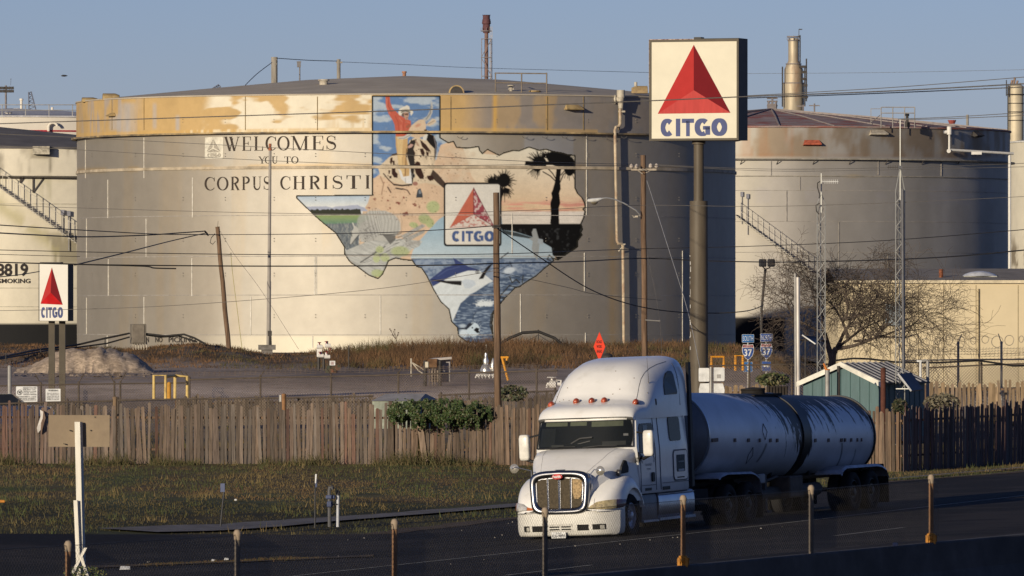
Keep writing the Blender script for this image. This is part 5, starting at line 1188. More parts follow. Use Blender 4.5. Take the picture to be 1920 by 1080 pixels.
# ------------------------------------------------------------------ road signs beyond the tanker
M_sblue = mat('sign_blue',(.018,.055,.21),.5,var=.06,scale=3); M_slb = mat('sign_light_blue',(.022,.10,.27),.6,spec=.1); M_swh = mat('sign_white',(.55,.55,.54),.6); M_sred = mat('sign_red',(.24,.025,.035),.5)
M_galv = mat('galvanised',(.27,.26,.245),.55,metal=.3,var=.2,scale=3)
Yr = 300; k_ = Yr/FPX
def route_sign(px,word_,arrow,dy,lab,ext,light):
    b = Vector((PX(px,Yr),Yr,H(PX(px,Yr),Yr))); t = thing('route_sign',b,lab,'road sign','interstate route signs')
    fn = lambda o: (lambda u,v: Vector((PX(u,Yr),Yr-o,PZ(-v,Yr))))
    f3 = lambda u,v,d: Vector((PX(u,Yr),Yr-d,PZ(-v,Yr)))
    m = MB(); m.cyl((b.x,Yr+.04,b.z-.1),(b.x,Yr+.04,PZ(630,Yr)),.035,None,8); m.build('post',M_galv,t)
    def plate(nm,x0,x1,y0,y1,mm):
        q = MB(); q.prism([(a,-b_) for a,b_ in rrect(x0,y0,x1,y1,1.6,4)],f3,0,.012,0); q.prism([(a,-b_) for a,b_ in rrect(x0+.35,y0+.35,x1-.35,y1-.35,1.4,4)],f3,.013,.016,1); return q.build(nm,[M_swh,mm],t)
    y = 627+dy; w1 = 11.3
    plate('direction_plate',px-w1,px+w1,y,y+15.3,M_slb if light else M_sblue)
    m = MB(); put_text(m,word_,px-w1+1.8,px+w1-1.8,-(y+12.3),-(y+3.0),fn(.018),-.012); m.build('direction_lettering',M_swh,t)
    ys = y+18; sh = [(px-9,ys+.5),(px,ys+1.6),(px+9,ys+.5),(px+11,ys+6),(px+11,ys+14),(px+8.5,ys+22),(px+4,ys+27.5),(px,ys+30),(px-4,ys+27.5),(px-8.5,ys+22),(px-11,ys+14),(px-11,ys+6)]
    m = MB(); m.prism([(a,-b_) for a,b_ in sh],f3,0,.012,0); ins = [(px+(a-px)*.93,ys+14+(b_-ys-14)*.94) for a,b_ in sh]
    low = [(px-10.2,ys+7.4),(px+10.2,ys+7.4)]+[q for q in ins if q[1] > ys+8 and q[0] > px-.1]+[q for q in ins if q[1] > ys+8 and q[0] < px-.1]
    m.prism([(a,-b_) for a,b_ in low],f3,.013,.016,1); m.prism([(a,-b_) for a,b_ in ((px-8.6,ys+1.4),(px,ys+2.4),(px+8.6,ys+1.4),(px+10,ys+6.4),(px-10,ys+6.4))],f3,.013,.016,2); m.build('shield',[M_swh,M_sblue,M_sred],t)
    m = MB(); put_text(m,"37",px-7.4,px+7.4,-(ys+23),-(ys+9.5),fn(.018),.02); put_text(m,"INTERSTATE",px-7.2,px+7.2,-(ys+5.6),-(ys+3),fn(.018),.0); m.build('shield_lettering',M_swh,t)
    ya = ys+33.5; plate('arrow_plate',px-8.6,px+8.6,ya,ya+19,M_slb if light else M_sblue)
    ar = [(0,7),(4,1.5),(1.3,2),(1.3,-6.5),(-1.3,-6.5),(-1.3,2),(-4,1.5)]
    if arrow == 'r': ar = [(b_,-a) for a,b_ in ar]
    m = MB(); m.flat([(px+a*.95,-(ya+9.5)+b_*.95) for a,b_ in ar],fn(.018)); m.build('arrow',M_swh,t)
route_sign(1402.5,"SOUTH",'u',0,'blue and red route shield with a SOUTH plate above and an upward arrow below',0,True)
route_sign(1437,"NORTH",'r',-1.5,'blue and red route shield with a NORTH plate above and a right pointing arrow below',0,False)
# backs of a signs cluster just above the tank trailer
Yk = 262; b = Vector((PX(1333,Yk),Yk,H(PX(1333,Yk),Yk))); t = thing('sign_back',b,'pale backs of four road signs on one post above the tanker','road sign')
m = MB(); x_ = b.x; m.cyl((x_,Yk-.06,b.z-.1),(x_,Yk-.06,PZ(688,Yk)),.045,None,8); m.build('post',M_galv,t)
def panel(px0,px1,py0,py1,r_=2.2,mm=M_swh):
    m = MB(); m.prism([(a,-b_) for a,b_ in rrect(px0,py0,px1,py1,r_)],lambda u,v,d: Vector((PX(u,Yk),Yk+d,PZ(-v,Yk))),.0,.012); m.build('sign_panel',mm,t)
panel(1310,1330,690,715.5); panel(1337,1358.5,689,714.5)
m = MB(); m.prism([(a,-b_) for a,b_ in ((1313,719),(1330,718.5),(1330,740),(1310.5,740),(1310.5,729))],lambda u,v,d: Vector((PX(u,Yk),Yk+d,PZ(-v,Yk))),0,.012); m.build('sign_panel',M_swh,t)
m = MB(); m.prism([(a,-b_) for a,b_ in ((1337,719),(1355.5,719),(1358.5,731),(1358,740),(1337,740))],lambda u,v,d: Vector((PX(u,Yk),Yk+d,PZ(-v,Yk))),0,.012); m.build('sign_panel',M_swh,t)
m = MB(); m.bx((PX(1344,Yk),Yk-.012,PZ(709,Yk)),(PX(1351,Yk),Yk-.001,PZ(702,Yk))); m.build('sticker',mat('sticker_grey',(.30,.29,.28),.7),t)
# orange diamond warning sign seen edge-on
Yo = 285; b = Vector((PX(1124,Yo),Yo,H(PX(1124,Yo),Yo))); t = thing('work_zone_sign',b,'fluorescent orange diamond warning sign seen at an angle behind the truck roof','road sign')
M_or = bpy.data.materials.new('fluorescent_orange'); M_or.use_nodes = True; M_or.node_tree.nodes['Principled BSDF'].inputs['Base Color'].default_value = (.70,.055,.02,1); M_or.node_tree.nodes['Principled BSDF'].inputs['Roughness'].default_value = .5
ro = R_(-62); hw = .43; Mo = Matrix.Rotation(ro,3,'Z'); co = P(1124,650,Yo)
f3 = lambda u,v,d: co+Mo @ Vector((u,d,v))
m = MB(); m.prism([(0,-.52),(hw,0),(0,.52),(-hw,0)],f3,-.006,.006); m.build('sign_panel',M_or,t)
for tx,v in (("ROAD",.12),("WORK",-.05),("AHEAD",-.22)): m = MB(); put_text(m,tx,-.2,.2,v,v+.11,lambda u,w_: f3(u,w_,-.010),.02); m.build('sign_lettering',mat('sign_black',(.02,.02,.02),.7),t)
m = MB(); m.tube([f3(0,-.5,.02),(co.x,Yo+.05,b.z)],.025,5); m.tube([(co.x,Yo,b.z+.3),(co.x-.4,Yo-.3,b.z)],.015,4); m.tube([(co.x,Yo,b.z+.3),(co.x+.4,Yo+.3,b.z)],.015,4); m.build('stand',M_dark,t)
# the sign's neighbour: a second, dark barrel shape
m = MB(); c = P(1138,668,300); b = Vector((c.x,300,H(c.x,300))); m.lathe([(.18,b.z),(.2,c.z-.1),(.22,c.z+.02),(.12,c.z+.1),(.01,c.z+.12)],(c.x,300,0),12); m.box((c.x-.1,300.1,c.z+.12),(.14,.14,.5)); solo('traffic_barrel',m,M_dark,'dark barrel just right of the orange diamond sign','barrel',smooth=True,base=b)

# ------------------------------------------------------------------ poles
def wpole(px0,py0,px1,py1,Y,r_,label,rot=None,name='utility_pole',m_=None,grp='wooden utility poles'):
    a = P(px1,py1,Y); zb = H(a.x,Y); top = P(px0,py0,Y); a.z = min(a.z,zb) if py1 < 700 else zb
    t = thing(name,a,label,'utility pole',grp); m = MB(); n_ = 9
    m.tube([a+(top-a)*i/n_+Vector((.012*math.sin(i*1.7),0,0)) for i in range(n_+1)],[r_*(1.08-.16*i/n_) for i in range(n_+1)],14); m.build('pole',m_ or M_wood,t,smooth=True)
    return t,a,top
M_ins = mat('white_insulator',(.48,.42,.36),.4,var=.2,scale=8)
tL,aL,topL = wpole(407.5,425,429,655,398,.115,'wooden pole leaning left on the grassy mound beside the big tank')
m = MB(); m.tube([P(413,480,398),P(433,478,398)],.03,4); m.box(P(433,477,398),(.07,.07,.18)); m.build('side_bracket',M_greyp,tL)
m = MB(); m.tube([P(403,438,397.8),P(396,446,397.5),P(394,455,397.5),P(399,458,397.7),P(404,452,397.8)],.018,4); m.tube([P(408,426,398),P(409,414,398)],.012,4); m.build('service_loop',M_dark,tL)
tC,aC,topC = wpole(930,361,934.5,768,255,.106,'tall straight wooden pole in front of the mural beside the green vine')
m = MB(); m.tube([P(926,423,254.8),P(938,423,254.8)],.03,5); m.box(P(931,425,254.85),(.28,.06,.07)); m.build('wire_clamp',M_dark,tC)
tR,aR,topR = wpole(1205.5,291,1210,690,300,.108,'wooden pole with white insulators and a street lamp arm, left of the big pole sign')
m = MB(); m.box(P(1207,318,299.8),(.95,.08,.07),0); m.tube([P(1195,319,299.8),P(1205,326,299.8)],.02,4); m.tube([P(1226,316,299.8),P(1211,324,299.8)],.02,4); m.build('crossarm',mat('crossarm_pale',(.33,.28,.22),.7),tR)
for px,y in ((1184,310),(1193.5,310.5),(1220,309.5),(1231,309.5)):
    m = MB(); c = P(px,y+3,299.7); m.lathe([(.02,-.06),(.06,-.03),(.085,0),(.06,.03),(.085,.05),(.05,.09),(.02,.12)],c,10); m.build('insulator',M_ins,tR,smooth=True)
m = MB(); m.tube([P(1200,403,299.8),P(1192,394,299.6),P(1170,381,299.4),P(1150,373,299.2),P(1136,371,299),P(1127,372.5,299)],.028,8); m.build('lamp_arm',mat('lamp_arm_grey',(.42,.42,.41),.45,metal=.4),tR,smooth=True)
m = MB(); c = P(1115,376,299)
m.loft([[c+Vector((x,.10*w_*math.cos(t_),.085*h_*math.sin(t_)+dz)) for t_ in np.linspace(0,2*math.pi,13)[:-1]] for x,w_,h_,dz in ((-.28,.1,.1,0),(-.25,1.0,.7,0),(-.1,1.5,1.0,.0),(.1,1.2,.9,.02),(.22,.8,.7,.05),(.27,.4,.4,.06))],True,True); m.build('lamp_head',mat('lamp_head_white',(.55,.55,.53),.45),tR,smooth=True)
m = MB(); m.lathe([(.14,0),(.13,-.05),(.06,-.10),(.01,-.11)],c+Vector((-.02,0,-.05)),12); m.build('lamp_lens',mat('lens_amber',(.16,.14,.10),.25),tR,smooth=True)
m = MB(); m.tube([P(1200,405,299.8),P(1192,405,299.7),P(1189,408,299.7),P(1186,404,299.7)],.02,5); m.box(P(1193,406,299.7),(.12,.05,.06)); m.build('cable_clamp',M_pale,tR)
m = MB(); m.tube([P(1210,600,299.8),P(1238,602,299.8)],.022,5); m.build('side_bracket',M_galv,tR)
# pale steel lamp pole on a concrete block
Yp = 400; b = P(503.5,660,Yp); t = thing('steel_pole',b,'slim grey steel pole standing on a concrete block in front of the lettering','pole'); top = P(506.5,282,Yp)
m = MB(); m.tube([b,b+(top-b)*.35,b+(top-b)*.351,top],[.11,.105,.09,.07],12); m.build('pole',mat('steel_pole_grey',(.26,.235,.21),.6,var=.15,scale=1.5),t,smooth=True)
m = MB(); c = top; m.cyl(c,c+Vector((0,0,.06)),.10); m.lathe([(.08,.06),(.09,.14),(.05,.2)],c,10); m.cyl(c+Vector((0,0,.2)),c+Vector((0,0,.34)),.075); m.build('beacon',[mat('beacon_amber',(.30,.10,.05),.5)],t)
m = MB(); c = P(500.5,652,Yp); m.box(c+Vector((0,0,.02)),(.85,.7,.25)); m.box(c+Vector((0,0,-.4)),(.55,.5,.62)); m.build('concrete_base',M_conc,t)
m = MB(); c = P(506,625,Yp-.15); m.box(c,(.2,.14,.26)); m.tube([c,P(505,655,Yp-.15)],.05,6); m.tube([P(508,630,Yp-.2),P(509.5,675,Yp-.2)],.03,5); m.build('conduit_box',M_dark,t)
# floodlight pole
Yf = 310; b = Vector((PX(1427,Yf),Yf,H(PX(1427,Yf),Yf))); t = thing('floodlight_pole',b,'pole with two dark floodlights on a fork left of the bare tree','floodlight')
m = MB(); m.tube([b,P(1428,580,Yf),P(1435,505,Yf)],.05,8); m.tube([P(1435,505,Yf),P(1430,500,Yf),P(1429,492,Yf)],.025,5); m.tube([P(1435,505,Yf),P(1443,502,Yf),P(1446,494,Yf)],.025,5); m.build('pole',M_dark,t)
for px in (1430,1446): m = MB(); m.rbox(P(px,493,Yf-.1),(.27,.22,.30),.03,R_(10)); m.build('floodlight',mat('flood_black',(.02,.02,.022),.5),t)
Yf2 = 313; b = Vector((PX(1428,Yf2),Yf2,H(PX(1428,Yf2),Yf2))); m = MB(); m.tube([b,P(1427,584,Yf2),P(1428,581,Yf2),P(1431,580,Yf2)],.038,8); solo('vent_pipe',m,M_swh,'white vent pipe with a bent top behind the NORTH route shield','pipe',base=b)
for px,y0,w_,Y_,mm,lab in ((1491,513,.045,268,M_galv,'thin grey conduit pole left of the paired white pole'),(1496,520,.07,268,mat('silver_pole',(.46,.43,.40),.5,metal=.3,var=.3,scale=1.2,stretch=(2,2,.5),col2=(.13,.05,.04),thr=.66),'bright silver pole with rust flecks standing left of the bare tree')):
    b = Vector((PX(px+1.5,Y_),Y_,H(PX(px,Y_),Y_))); m = MB(); m.tube([b,P(px,y0,Y_)],w_,10); solo('metal_pole',m,mm,lab,'pole',smooth=True,base=b)

# lattice antenna masts ---------------------------------------------------------------
def mast(px,ytop,yshould,ybot,Y,wpx,label,yagi,m_):
    hw = wpx/FPX*Y/2; b = Vector((PX(px,Y),Y,H(PX(px,Y),Y))); t = thing('antenna_mast',b,label,'antenna mast','lattice antenna masts')
    z0,zs,zt = b.z,PZ(yshould,Y),PZ(ytop,Y); cs = [(-hw,0),(hw,.05),(-.1*hw,hw*1.6)]
    m = MB()
    for cx,cy in cs: m.tube([(b.x+cx,Y+cy,z0),(b.x+cx,Y+cy,zs),(b.x+cx*.12,Y+cy*.12,zs+(zt-zs)*.3)],.016,5)
    n_ = int((zs-z0)/.38)
    for k in range(n_):
        za = z0+(zs-z0)*k/n_; zb = z0+(zs-z0)*(k+1)/n_
        for i in range(3):
            a,c = cs[i],cs[(i+1) % 3]; 
            if k % 2: a,c = c,a
            m.tube([(b.x+a[0],Y+a[1],za),(b.x+c[0],Y+c[1],zb)],.009,4)
            if k % 3 == 0: m.tube([(b.x+a[0],Y+a[1],za),(b.x+c[0],Y+c[1],za)],.009,4)
    m.build('lattice',m_,t)
    m = MB(); m.tube([(b.x,Y+.02,zs-.3),(b.x,Y+.02,zt)],.02,6); m.build('top_tube',m_,t)
    x0,x1,y_,n_e = yagi; m = MB(); m.tube([P(x0,y_,Y),P(x1,y_,Y)],.014,4)
    for k in range(n_e): px_ = x0+(x1-x0)*(k+.5)/n_e; m.tube([P(px_,y_-4,Y),P(px_,y_+4,Y)],.009,4)
    m.build('yagi_antenna',M_swh if x1 > px else M_dark,t)
    return t
M_mast = mat('mast_galv',(.34,.34,.32),.45,metal=.35,var=.15,scale=2)
tm1 = mast(1540,325,382,690,272,15,'left thin lattice mast with a pale comb shaped antenna near its top',(1541,1572,340.5,8),M_mast)
m = MB(); m.tube([P(1538,340,271.8),P(1533,343,271.8),P(1533,352,271.8),P(1537,365,271.8),P(1536,372,271.8)],.02,5); m.tube([P(1537,381,271.8),P(1530,385,271.8),P(1531,396,271.8),P(1536,402,271.8)],.02,5); m.build('coax_loop',M_dark,tm1)
tm2 = mast(1688,225,358,770,262,17,'taller lattice mast with a dark antenna and a solar panel at its foot',(1664,1688,313.5,7),M_mast)
m = MB(); m.tube([P(1684,223,262.2),P(1713,222,262.2)],.016,4); m.tube([P(1684,222,262.2),P(1688,236,262.2)],.012,4); m.tube([P(1692,355,261.9),P(1694,690,261.9)],.045,6); m.box(P(1688,313.5,261.9),(.12,.1,.1)); m.build('whip_and_cable',mat('cable_grey',(.10,.10,.11),.6),tm2)
def solar(t,pts,Y,frame_pts):
    m = MB(); a = [Vector(q) for q in pts]; n_ = (a[1]-a[0]).cross(a[3]-a[0]).normalized()*.035
    m.add(a+[q+n_ for q in a],[(0,1,2,3),(7,6,5,4),(0,4,5,1),(1,5,6,2),(2,6,7,3),(3,7,4,0)]); m.build('solar_panel',mat('solar_cells',(.012,.013,.02),.3,var=.1,scale=4),t)
    m = MB(); m.tube([a[i] for i in frame_pts],.03,4); m.build('panel_frame',M_swh,t)
Y_ = 262; solar(tm2,[P(1684,701,261.4),P(1709,698.5,262.2),P(1731,730,261.6),P(1708.5,733,260.8)],Y_,(0,3))
m = MB(); m.tube([P(1680,729,261.6),P(1706,729,261.4)],.02,4); m.tube([P(1697,715,261.8),P(1690,690,262)],.02,4); m.build('panel_bracket',M_mast,tm2)
Ys = 278; b = Vector((PX(1510,Ys),Ys,H(PX(1510,Ys),Ys))); t = thing('solar_panel_post',b,'small tilted solar panel on a thin dark post left of the tree trunk','solar panel')
solar(t,[P(1504,628,Ys),P(1530,631,Ys+.7),P(1539,645,Ys+.7),P(1529,645,Ys)],Ys,(0,3)); m = MB(); m.tube([b,P(1510,636,Ys+.25)],.03,6); m.build('post',M_dark,t)

# ------------------------------------------------------------------ overhead wires
M_wire = mat('wire_black',(.014,.013,.013),.7); M_wireg = mat('wire_grey',(.11,.10,.09),.7)
def wire(pts,r_,label,m_=None,sag=0):
    "pts: (px, py, depth); smooth curve through them"
    q = [P(*a) for a in pts]; out = []
    n_ = len(q)
    for i in range(n_-1):
        p0,p1,p2,p3 = q[max(i-1,0)],q[i],q[i+1],q[min(i+2,n_-1)]
        for k in range(8):
            t_ = k/8.; out.append(.5*((2*p1)+(p2-p0)*t_+(2*p0-5*p1+4*p2-p3)*t_*t_+(3*p1-p0-3*p2+p3)*t_**3))
    out.append(q[-1]); m = MB(); m.tube(out,r_,5); return solo('overhead_wire',m,m_ or M_wire,label,'wire','overhead wires',base=out[len(out)//2])
PL,PCn,PR = 398,254.8,299.7
wire([(-30,420,300),(80,427,320),(200,434,350),(300,439,375),(408,440,PL)],.022,'sagging wire from the left edge meeting the leaning pole just below its top')
wire([(-30,435,300),(60,440,320),(160,444,345),(270,441,370),(345,436,385),(382,433.5,394)],.028,'thick wire from the left edge rising to the end of the leaning pole service loop')
wire([(140,497,276),(230,475,310),(320,452,360),(386,437,394)],.024,'wire climbing from the small triangle sign up to the leaning pole')
wire([(384,433.5,394),(388,438,395),(390,441,395.5)],.045,'short thick splice where wires meet left of the leaning pole')
wire([(408,440,PL),(560,439,355),(720,436,310),(840,430,276),(930,423,PCn)],.016,'wavy wire from the leaning pole to the pole in front of the mural')
wire([(-30,468,262),(300,475,258),(640,478,256),(930,476,254.6),(1100,470,280),(1206,466.5,PR),(1400,462,290),(1660,451,270),(1950,428,245)],.013,'long wire crossing the whole scene just above the floodlights')
wire([(-30,491,262),(200,496.5,259),(500,499,257),(800,497.5,255),(930,494,254.6),(1080,490.5,280),(1206,484.5,PR),(1320,489,296),(1450,491.5,285),(1560,490,275),(1680,486.5,265),(1800,480,255),(1950,466,240)],.021,'thickest low wire crossing the whole scene at floodlight height')
wire([(-30,476,330),(70,479,330),(150,481,332)],.012,'thin wire across the white tank just above the stencilled number')
wire([(-30,522,250),(30,516,262),(74,509,275)],.016,'wire slanting up across the stencilled number to the small triangle sign')
wire([(-30,383,265),(120,389,262),(480,399,258),(760,401,256),(1000,394,262),(1200,385,275),(1440,387,270),(1700,379,262),(1950,367,250)],.008,'thin wire over the lettering, passing under the word CHRISTI',M_wireg)
wire([(-30,250,262),(150,258,260),(420,272,258),(700,287,256),(1000,303,262),(1190,308,PR)],.009,'thin wire sloping down over the word WELCOMES to the insulators',M_wireg)
wire([(-30,272,262),(150,281,260),(480,300,258),(760,310,256),(1000,309,275),(1192,311,PR)],.009,'thin wire sloping down over the words YOU TO',M_wireg)
wire([(1232,309,PR),(1440,317,290),(1690,314,270),(1950,305,250)],.008,'upper thin wire from the insulators to the right edge',M_wireg)
wire([(1221,309,PR),(1440,320.5,290),(1690,318,270),(1950,312,250)],.008,'lower thin wire from the insulators to the right edge',M_wireg)
wire([(-30,583,262),(240,577,260),(480,562,258),(720,540,256),(930,507,254.7)],.009,'thin wire rising from the bottom of the white tank to the pole before the mural',M_wireg)
wire([(931,510,254.7),(1060,538,262),(1120,552,266),(1240,563,272)],.008,'thin wire falling right from the mural pole over the coast outline',M_wireg)
wire([(932,428,254.7),(1010,481,262),(1100,539,270),(1180,570,278),(1260,584,284),(1340,587,288),(1400,583,290),(1430,573,310)],.019,'wire drooping from the mural pole to the floodlight pole')
wire([(80,493.5,259.5),(180,496.5,259),(270,499,258.5),(290,502.5,258),(330,503.5,257.7)],.024,'short thick cable closure hung under the low wire at the left')
wire([(-30,233,192),(300,222,184),(640,211,176),(870,203,170),(1040,196,165),(1218,189,160),(1402,181,156),(1660,171,150),(1950,155.5,144)],.012,'long near wire crossing the tank band and the big triangle sign',M_wireg)
wire([(1400,184,156.3),(1660,174.5,150.3),(1950,162,144.3)],.010,'lower thick blurred wire right of the big triangle sign',M_wireg)
wire([(1390,180,300),(1520,173,300),(1700,162,300),(1950,142,300)],.014,'upper thin wire rising to the right edge above the red roof',M_wireg)
wire([(1690,223,400),(1790,219,400),(1950,209,400)],.018,'wire from the red roof railing to the right edge, upper of the pair',M_wireg)
wire([(1690,224.5,402),(1790,222,402),(1950,215,402)],.018,'wire from the red roof railing to the right edge, lower of the pair',M_wireg)
wire([(518,109,618),(580,113,625),(632,114.5,638)],.03,'wire joining the two grey poles behind the roof',M_wireg)
wire([(638,116,640),(760,121,660),(905,127.5,700),(1218,136,740)],.018,'wire running right from the slim grey pole behind the roof',M_wireg)
wire([(510,117,618),(480,140,600),(452,168,590)],.03,'stay wire slanting down left from the thick grey pole',M_wireg)
wire([(1390,138,700),(1650,136,700),(1950,130,700)],.014,'faint level wire high over the red roofed tank',M_wireg)
wire([(1213,339,PR),(1250,455,290),(1290,585,281),(1312,690,275)],.012,'pale guy wire from the insulator pole to the foot of the big sign',mat('guy_pale',(.34,.33,.31),.5))
wire([(1213,475,PR),(1228,545,298),(1238,610,296),(1242,690,294)],.008,'thin guy wire close beside the insulator pole',M_wireg)
wire([(412,432,PL),(440,478,392),(490,545,384),(560,655,375)],.008,'guy wire falling right from the top of the leaning pole',M_wireg)
wire([(433,478,PL),(437,520,397),(446,590,396),(454,655,395)],.014,'yellow sleeved guy wire beside the leaning pole',mat('guy_yellow',(.30,.27,.10),.6))
# ------------------------------------------------------------------ picket fences
M_plank = mat('weathered_planks',(1,1,1),.92,var=.40,scale=5.5,stretch=(5,5,.35),bump=.7,attr='paint',col2=(.045,.032,.024),thr=.70,soft=.08,scale2=7,stretch2=(6,6,.6))
def picket_fence(label,pts,h,wpl,seed,colfn,skip=lambda u: False,lean=None,name='picket_fence',hv=.062,base=True):
    "pts: list of ground points; planks with clipped tops, one mesh; posts and rails behind"
    r_ = random.Random(seed); A = [Vector(q) for q in pts]
    t = thing(name,A[0],label,'fence'); m = MB(); rails = MB(); posts = MB(); u = 0.0
    for i in range(len(A)-1):
        d = A[i+1]-A[i]; ln = math.hypot(d.x,d.y); a = math.atan2(d.y,d.x); nb = Vector((-math.sin(a),math.cos(a),0))
        n_ = int(ln/wpl)
        for k in range(n_):
            s = (k+.5)/n_; g0 = A[i]+d*s; px = 960+g0.x/g0.y*FPX
            z = H(g0.x,g0.y) if base else g0.z
            if skip(px): continue
            hh_ = h+r_.gauss(0,hv)+.035*math.sin(px*.02)+.05*(float(vnoise(np.array([px*.018]),np.array([seed+.5]),3)[0])-.5); w_ = wpl*r_.uniform(.62,1.0); ti = r_.gauss(0,.016)
            if r_.random() < .04: ti += r_.choice((-1,1))*r_.uniform(.03,.08)
            if lean: ti += lean(px)
            if r_.random() < .05: hh_ -= r_.uniform(.05,.35)
            dy = r_.gauss(0,.012)-.02; th = .02; cut = w_*.28; top = r_.random() < .85
            prof = [(-w_/2,-.05),(w_/2,-.05),(w_/2,hh_-cut),(w_/2-cut,hh_),(-w_/2+cut,hh_),(-w_/2,hh_-cut)] if top else [(-w_/2,-.05),(w_/2,-.05),(w_/2,hh_-r_.uniform(0,.06)),(-w_/2,hh_-r_.uniform(0,.06))]
            c_,s_ = math.cos(ti),math.sin(ti); col = tuple(Vector(colfn(px,r_))*(.72+.56*float(vnoise(np.array([px*.045]),np.array([seed+2.5]),5)[0])))
            f = lambda p_,q_,e_: Vector((g0.x+(p_*c_+q_*s_)*math.cos(a)+nb.x*(dy+e_),g0.y+(p_*c_+q_*s_)*math.sin(a)+nb.y*(dy+e_),z+q_*c_-p_*s_))
            n0 = len(m.v); m.prism(prof,f,0,th); m.c += [col]*(len(m.v)-n0)
        for zf in (.25,.8):
            q = [A[i]+d*s+nb*.06 for s in np.linspace(0,1,max(2,int(ln/2.5)+1))]
            for p0,p1 in zip(q[:-1],q[1:]):
                z0 = H(p0.x,p0.y) if base else p0.z; z1 = H(p1.x,p1.y) if base else p1.z
                mid = (p0+p1)/2
                if skip(960+mid.x/mid.y*FPX) and zf > .5: continue
                rails.cyl((p0.x,p0.y,z0+h*zf),(p1.x,p1.y,z1+h*zf),.045,None,4)
        for s in np.linspace(0,1,max(2,int(ln/2.5)+1)): q = A[i]+d*s+nb*.15; z0 = H(q.x,q.y) if base else q.z; posts.box((q.x,q.y,z0+h*.47),(.09,.09,h*.94),a)
    m.build('pickets',M_plank,t); rails.build('rails',M_wood,t); posts.build('fence_posts',M_wood,t)
    return t
def front_col(px,r_):
    k = r_.uniform(.36,.76); base = Vector((.235,.170,.125)).lerp(Vector((.19,.165,.145)),r_.random()*.8)
    red = max(0,min(1,(150-px)/160))*.55 if r_.random() < .75 else .1
    if px > 120 and r_.random() < .07: red = .5
    base = base.lerp(Vector((.16,.055,.045)),red); base = base.lerp(Vector((.26,.165,.10)),max(0,min(1,(px-500)/500))*.4)
    return tuple(base*k)
def front_skip(px): return 784 < px < 790 or 404 < px < 408 or 285 < px < 289 or 620 < px < 623
def fp(px,Y): x = PX(px,Y); return (x,Y,H(x,Y))
picket_fence('weathered grey brown picket fence running along the grass behind the truck',[fp(-70,246.5),fp(420,246),fp(900,245.5),fp(1330,240),fp(1692,236)],1.78,.118,11,front_col,front_skip,
             lambda px: (-.03 if 408 <= px < 412 else 0))
m = MB(); a = P(797,868,245.50); b_ = P(787,792,245.53); m.add([a+Vector((-.09,0,0)),a+Vector((.09,0,0)),b_+Vector((.09,0,0)),b_+Vector((-.09,0,0)),a+Vector((-.09,.03,0)),a+Vector((.09,.03,0)),b_+Vector((.09,.03,0)),b_+Vector((-.09,.03,0))],
    [(0,1,2,3),(7,6,5,4),(0,4,5,1),(1,5,6,2),(2,6,7,3),(3,7,4,0)],0,(.21,.155,.115)); solo('loose_plank',m,M_plank,'loose plank leaning across the gap in the picket fence below the vine','plank',base=a)
q0 = Vector(fp(1693,235.6)); dirn = Vector((math.sin(R_(24.5)),math.cos(R_(24.5)),0))
q1 = q0+dirn*4; q2 = q0+dirn*30
def dark_col(px,r_): k = r_.uniform(.6,1.2); return tuple(Vector((.13,.075,.065)).lerp(Vector((.10,.09,.085)),r_.random())*k)
picket_fence('dark reddish picket fence in shade at the right, running away from the road',[q0,q2],1.88,.145,12,dark_col)
def rear_col(px,r_): k = r_.uniform(.7,1.2); return tuple(Vector((.27,.19,.11)).lerp(Vector((.21,.155,.11)),r_.random())*k)
YR = 275
def fpz(px,Y,yt,h): return (PX(px,Y),Y,PZ(yt,Y)-h)
picket_fence('sunlit brown picket fence behind chain link at the far right',[fpz(1735,YR,717,1.3),fpz(1990,YR,715,1.3)],1.3,.14,13,rear_col,base=False)
picket_fence('short brown plank fence panel behind the sign backs above the tanker',[fpz(1342,YR,723,1.2),fpz(1440,YR,722,1.2)],1.2,.14,14,rear_col,base=False)
def mid_col(px,r_): k = r_.uniform(.55,1.1); return tuple(Vector((.13,.10,.075))*k)
picket_fence('low dark picket fence inside the yard behind the chain link rail',[fpz(330,YR,748,.9),fpz(560,YR,744,.9),fpz(860,YR,744,.9),fpz(1060,YR,738,.9)],.9,.14,15,mid_col,base=False)
m = MB(); c = P(1457,742,268); m.bx((PX(1438,268),268,c.z-.9),(PX(1477,268),268.4,PZ(724,268)))  # dark panel added to stand for the shade in a fence gap
for k in range(7): m.bx((PX(1439+k*5.6,268),267.95,c.z-.9),(PX(1442+k*5.6,268),267.99,PZ(724+2*(k % 2),268)))
solo('dark_gap_panel',m,mat('gap_black',(.03,.024,.02),.9,var=.4,scale=6),'nearly black panel filling a dark gap just left of the silver pole','panel',base=(c.x,268,c.z-.9))

